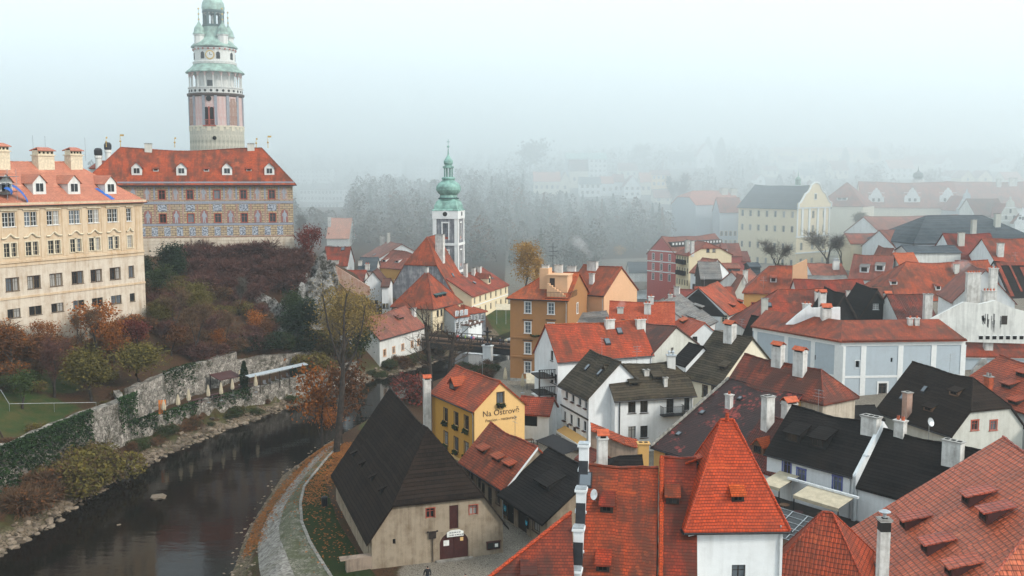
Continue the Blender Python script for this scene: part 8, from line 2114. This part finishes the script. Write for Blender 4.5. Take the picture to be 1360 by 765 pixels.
p=P(618,790,0);person('dark haired person just visible at the bottom edge under the barn gate',(p.x,p.y,gz(p.x,p.y)),R(20),'stand',('cloth_black','cloth_navy','skin','hair_dark'))
for lab,px,py,mt,sc in(('white clothed puppet figure at the shop door with blue emblem',685,690,'cloth_white',.62),('small puppet with red cap by the wicker basket',700,697,'cloth_white',.52)):
 p=P(px,py,0);person(lab,(p.x,p.y,gz(p.x,p.y)),R(-30),'stand',('cloth_grey',mt,'skin','cloth_red' if sc<.6 else 'hair_dark'),sc,name='puppet')
p=P(704,700,0);m=MB();m.lathe([(.28,0),(.34,.3),(.36,.62),(.30,.63),(.28,.55)],14);tag(m.build('basket','wood_mid',None,(p.x,p.y,gz(p.x,p.y))),'brown wicker basket standing before the craft shop','basket')
# umbrella terrace
def umbrella(label,p,H=2.6,group='folded umbrellas on the river terrace',mat='cloth_cream'):
 t=thing('folded_umbrella',label,'umbrella',p,rnd.uniform(0,6),group);m=MB();m.tube([(0,0,0),(0,0,H)],.03,6);m.lathe([(.28,0),(.28,.06),(.06,.1)],10);m.build('pole','metal_grey',t);m=MB();n=16;prof=[(.14,.9),(.24,1.0),(.26,1.3),(.2,1.8),(.13,2.2),(.05,2.55)]
 rings=[]
 for r,z in prof:
  i=len(m.v)
  for j in range(n):a_=2*math.pi*j/n;k=1.15 if j%2 else .72;m.v.append((r*k*math.cos(a_),r*k*math.sin(a_),z*H/2.6))
  rings.append(i)
 for r0,r1 in zip(rings,rings[1:]):
  for j in range(n):j2=(j+1)%n;m.f.append((r0+j,r0+j2,r1+j2,r1+j));m.m.append(0)
 m.build('canopy',mat,t)
def terr(px,py):
 p=P(px,py,.12);return p
for i,(px,py,hh,lab)in enumerate(((218,552,2.2,'folded cream umbrella beside the orange boards'),(237,546,2.4,'second folded cream umbrella from the orange boards'),(251,541,2.7,'taller folded cream umbrella in front of the pale terrace wall'),(277,535,2.7,'folded cream umbrella left of the red table tops'),(294,532,2.7,'folded cream umbrella before the dark red shelter'),(309,525,2.5,'folded cream umbrella right of the dark red shelter'),(319,511,2.4,'partly hidden folded umbrella behind the cypress'),(340,521,2.7,'folded orange cream umbrella right of the tall cypress'))):
 umbrella(lab,terr(px,py),hh)
p=terr(211,552);t=thing('board_stack','orange boards leaning against the end of the garden wall','boards',p,.3);
for i in range(3):m=MB();x=i*.34;m.slab([(x,0,0),(x+.26,0,0),(x+.26,.5,2.0),(x,.5,2.0)],[(x,.06,0),(x+.26,.06,0),(x+.26,.56,2.0),(x,.56,2.0)]);m.build('board','paint_orange',t)
t=thing('red_shelter','dark red garden shelter with slanting roof on the river terrace','shelter',terr(300,519),R(55));m=MB();m.slab([(-2.0,-1.2,2.1),(2.0,-1.2,2.1),(2.0,1.2,2.7),(-2.0,1.2,2.7)],[(-2.0,-1.2,2.0),(2.0,-1.2,2.0),(2.0,1.2,2.6),(-2.0,1.2,2.6)]);m.build('roof','wood_red',t);m=MB()
for x in(-1.9,1.9):
 for y in(-1.1,1.1):m.box(x-.06,x+.06,y-.06,y+.06,0,2.05 if y<0 else 2.6)
m.build('posts','wood_dark',t)
for i,(px,py,lab)in enumerate(((262,537,'dark red folding table left on the terrace before the pale wall'),(286,530,'dark red bench table under the dark red shelter'),(315,520,'dark red table near the foot of the tall cypress'),(330,515,'dark red table right of the tall cypress'))):
 t=thing('beer_table',lab,'table',terr(px,py),R(60),'dark red tables on the river terrace');m=MB();m.box(-1.0,1.0,-.32,.32,.7,.76);m.build('tabletop','wood_red',t);m=MB()
 for y in(-.7,.7):m.box(-1.0,1.0,y-.13,y+.13,.42,.46)
 m.build('bench','wood_red',t);m=MB()
 for x in(-.8,.8):m.box(x-.04,x+.04,-.75,.75,.36,.41);m.box(x-.04,x+.04,-.05,.05,0,.69)
 m.build('legs','metal_dark',t)
for i,(px,py,lab)in enumerate(((352,513,'dark chair under the left half of the white canopy'),(360,511,'second dark chair under the white canopy'),(368,508,'middle dark chair under the white canopy'),(376,506,'fourth dark chair under the white canopy'),(383,503,'dark chair nearest the broad rounded cypress'))):
 t=thing('garden_chair',lab,'chair',terr(px,py),R(40+i*23),'dark chairs under the white canopy');m=MB();m.box(-.24,.24,-.24,.24,.42,.47);m.build('seat','cloth_grey',t);m=MB();m.box(-.24,.24,.2,.26,.5,.95);m.build('backrest','cloth_grey',t)
 for x in(-.2,.2):
  for y in(-.2,.2):m=MB();m.box(x-.02,x+.02,y-.02,y+.02,0,.42);m.build('leg','metal_dark',t)
p0,p1=P(328,497,3.0),P(406,480,3.0);uu_=(p1-p0).normalized();LL_=(p1-p0).length
t=thing('canopy_roof','long white canopy roof along the terrace wall under the cliff','canopy',(p0.x,p0.y,.1),math.atan2(uu_.y,uu_.x));m=MB();m.slab([(0,-.55,2.5),(LL_,-.55,2.5),(LL_,.35,2.7),(0,.35,2.7)],[(0,-.55,2.42),(LL_,-.55,2.42),(LL_,.35,2.62),(0,.35,2.62)]);m.build('roof','metal_zinc',t);m=MB()
for i in range(7):x=.1+(LL_-.2)*i/6;m.box(x-.05,x+.05,-.5,-.4,-.2,2.42)
m.build('posts','wood_dark',t)
pa,pb_=onground(13,548),onground(128,545);t=thing('pipe_barrier','white pipe rail with a leaning post across the garden lawn','rail',pa);d=pb_-pa;m=MB();m.tube([(0,0,.95),(d.x,d.y,d.z+.9)],.03,6);m.build('rail','metal_grey',t)
for f in(0,.5,1.0):m=MB();m.tube([(d.x*f,d.y*f,d.z*f-.2),(d.x*f,d.y*f,d.z*f+.95)],.03,6);m.build('post','metal_grey',t)
m=MB();m.tube([(0,0,.95),(-1.1,.3,2.6)],.035,6);m.build('leaning_post','metal_grey',t)
for lab,px,pb2,Y in(('folded pale umbrella on the hotel terrace behind the guesthouse roof',671,513,135),('folded pale umbrella nearest the beige awning of the hotel',694,522,133)):
 umbrella(lab,D(px,pb2,Y),2.7,'folded umbrellas on the hotel terrace')
t=thing('awning','small beige awning on the ground floor of the tan hotel','awning',tuple(D(713,505,148)));m=MB();m.slab([(-1.6,-1.2,-.2),(1.6,-1.2,-.2),(1.6,1.4,.8),(-1.6,1.4,.8)],[(-1.6,-1.2,-.27),(1.6,-1.2,-.27),(1.6,1.4,.73),(-1.6,1.4,.73)]);m.build('canopy','cloth_cream',t);m=MB()
for x in(-1.5,1.5):m.tube([(x,-1.15,-.25),(x,-1.15,-3.0)],.04,5)
m.build('posts','metal_dark',t)
t=thing('timber_balcony','dark two level timber balcony with plants left of the white inn','balcony',tuple(D(728,521,126)),R(15));m=MB()
for z in(0,2.2):m.box(-1.6,1.5,-1.2,2.5,z-.15,z)
m.build('floor','wood_dark',t);m=MB()
for z in(0,2.2):
 for i in range(14):x=-1.55+i*.23;m.box(x-.04,x+.04,-1.2,-1.14,z,z+.95)
 m.box(-1.6,1.5,-1.22,-1.12,z+.95,z+1.03)
m.build('railing','wood_black',t);m=MB()
for x in(-1.5,1.4):m.box(x-.08,x+.08,-1.13,-.97,-4,3.2)
m.build('posts','wood_dark',t)
q=random.Random(8)
for i,(px,py,lab)in enumerate(((716,566,'dark potted bush in the courtyard, the left one'),(726,567,'dark potted bush in the courtyard beside the white inn'))):
 p=P(px,py,.1);t=thing('potted_plant',lab,'plant',(p.x,p.y,gz(p.x,p.y)),0,'potted bushes in the courtyard');m=MB();m.lathe([(.22,0),(.32,.5),(.28,.5)],10);m.build('pot','clay_part',t);m=MB()
 for k in range(260):quad(m,Vector((q.gauss(0,.28),q.gauss(0,.28),.95+q.gauss(0,.32))),.17,q)
 m.build('foliage','leaf_dark',t)
for i,(px,py,lab)in enumerate(((703,566,'wooden table in the courtyard behind the yellow guesthouse'),(700,590,'wooden table by the red roofed shop in the courtyard'))):
 p=P(px,py,.1);t=thing('garden_table',lab,'table',(p.x,p.y,gz(p.x,p.y)),R(20));m=MB();m.box(-.8,.8,-.4,.4,.72,.77);m.build('tabletop','wood_mid',t)
 for x in(-.7,.7):
  for y in(-.32,.32):m=MB();m.box(x-.03,x+.03,y-.03,y+.03,0,.72);m.build('leg','wood_dark',t)
t=thing('courtyard_canopy','long dark canvas canopy over the tables in front of the inn awning','canopy',tuple(P(742,592,2.2)),R(-62));m=MB();m.slab([(-3.2,-1.2,.0),(3.2,-1.2,.0),(3.2,1.2,.45),(-3.2,1.2,.45)],[(-3.2,-1.2,-.06),(3.2,-1.2,-.06),(3.2,1.2,.39),(-3.2,1.2,.39)]);m.build('canopy','cloth_black',t);m=MB()
for x in(-3,0,3):m.box(x-.04,x+.04,-1.1,-1.02,-2.2,-.05)
m.build('posts','wood_dark',t)
p=P(431,668,0);t=thing('litter_bin','dark litter bin on the grass beside the barn wall','bin',(p.x,p.y,gz(p.x,p.y)));m=MB();m.lathe([(.28,0),(.32,.85),(.34,.87)],12);m.build('body','metal_dark',t);m=MB();m.lathe([(.35,.88),(.33,.98),(.12,1.08)],12);m.build('lid','metal_dark',t)
# misty road with parked cars
rl=[onground(x,y)for x,y in((742,288),(800,285),(860,283),(925,281))];rl=[Vector((p.x,p.y,0))for p in rl]
rr_=[p+Vector((0,-6.5,0))for p in rl]
t_=NT('asphalt');oc=t_.n('TexCoord').outputs['Object'];t_.col(t_.mix(t_.noise(oc,.6,4),(.05,.05,.05),(.09,.09,.09)));t_.rough(.9);MATS['asphalt']=t_.m
strip_sheet('road','asphalt',rl,rr_,.5,40,lab='grey road across the misty slope',cat='road')
plain('car_white',(.75,.76,.77),.25);plain('car_dark',(.03,.035,.045),.25);plain('car_silver',(.4,.42,.44),.25,.5)
def car_parts(paint):
 m=MB();pr=[(-2.05,.35),(-2.05,.75),(-1.9,.92),(-.95,1.0),(2.0,1.0),(2.1,.8),(2.1,.35)]
 f=[Vector((x,-.85,z))for x,z in pr];m.slab(f,[p+Vector((0,1.7,0))for p in f]);body=m.mesh('body',paint);m=MB();pr=[(-.95,1.003),(-.3,1.45),(1.2,1.45),(1.9,1.003)]
 f=[Vector((x,-.74,z))for x,z in pr];m.slab(f,[p+Vector((0,1.48,0))for p in f]);cab=m.mesh('windows','glass');m=MB();m.box(-.25,1.15,-.72,.72,1.453,1.5);rf=m.mesh('roof',paint);m=MB();m.tube([(0,-.1,0),(0,.1,0)],.32,12);wh=m.mesh('wheel','soot');return body,cab,rf,wh
cp_={k:car_parts(k)for k in('car_white','car_dark','car_silver')}
for lab,px,py,paint in(('white car parked on the misty road beside the tall leafless trees',888,285,'car_white'),('second white car parked just right of the first on the misty road',898,285,'car_white'),('dark car parked on the misty road, leftmost of the row',878,287,'car_dark'),('silver car at the malt house end of the misty road',910,284,'car_silver')):
 f=(px-742)/(925-742);i=min(2,int(f*3));p=rl[i].lerp(rl[i+1],f*3-i)+Vector((0,-3.2,0));t=thing('parked_car',lab,'car',(p.x,p.y,gz(p.x,p.y)+.52),R(8),'cars parked on the misty road');bd,cb,rf,wh=cp_[paint]
 inst('body',bd,t,(0,0,0));inst('windows',cb,t,(0,0,0));inst('roof',rf,t,(0,0,0))
 for x in(-1.3,1.3):
  for y in(-.8,.8):inst('wheel',wh,t,(x,y,.32))
  # chimney smoke and the fog that fills the valley
def vol_mat(name,dens,color,aniso=0.):
 mm=bpy.data.materials.new(name);mm.use_nodes=True;nt=mm.node_tree;nt.nodes.remove(nt.nodes['Principled BSDF']);pv=nt.nodes.new('ShaderNodeVolumePrincipled')
 pv.inputs['Density'].default_value=dens;pv.inputs['Color'].default_value=color;pv.inputs['Anisotropy'].default_value=aniso;nt.links.new(pv.outputs[0],nt.nodes['Material Output'].inputs['Volume']);MATS[name]=mm;return mm
vol_mat('smoke_vol',.09,(.95,.96,.97,1))
for lab,pts in(('thin white smoke rising from the hotel chimneys',[(786,346,164,.25),(783,338,164,.6),(777,331,165,.8),(772,324,166,1.1),(764,320,168,1.0),(758,318,169,.5)]),('wisp of white smoke over the great red roof',[(1268,362,160,.25),(1266,357,160,.7),(1272,353,161,1.1),(1282,351,162,.8),(1288,352,163,.3)]),('wisp of white smoke over the salmon roof',[(818,412,150,.2),(821,408,150,.5),(826,404,151,.6),(830,400,152,.3)])):
 m=MB();w_=[D(x,y,Y)for x,y,Y,r in pts];o=w_[0];q=random.Random(len(lab));P_=[];RR_=[]
 for i in range(len(w_)-1):
  for k in range(4):f=k/4;P_.append(w_[i].lerp(w_[i+1],f)-o+Vector((q.uniform(-.2,.2),q.uniform(-.2,.2),q.uniform(-.15,.15))));RR_.append((pts[i][3]+(pts[i+1][3]-pts[i][3])*f)*q.uniform(.6,1.3))
 P_.append(w_[-1]-o);RR_.append(.15);m.tube(P_,RR_,10);tag(m.build('smoke','smoke_vol',None,o),lab,'smoke',kind='stuff')
vol_mat('haze_vol',HAZE_DENSITY,HAZE_COLOR,.2)
m=MB();m.box(-720,830,-75,1015,-9,84);tag(m.build('haze','haze_vol'),'pale valley fog','fog',kind='stuff')
vol_mat('fog_vol',FOG_DENSITY,(0.93,0.985,1.0,1),.2)
m=MB();a_=[(-700,248,-8.5),(800,298,-8.5),(800,215,83),(-700,178,83)];b_=[(-700,1010,-8.5),(800,1010,-8.5),(800,1010,83),(-700,1010,83)]
m.slab(a_,b_);tag(m.build('fog_bank','fog_vol'),'bank of dense pale fog over the far slopes','fog',kind='stuff')
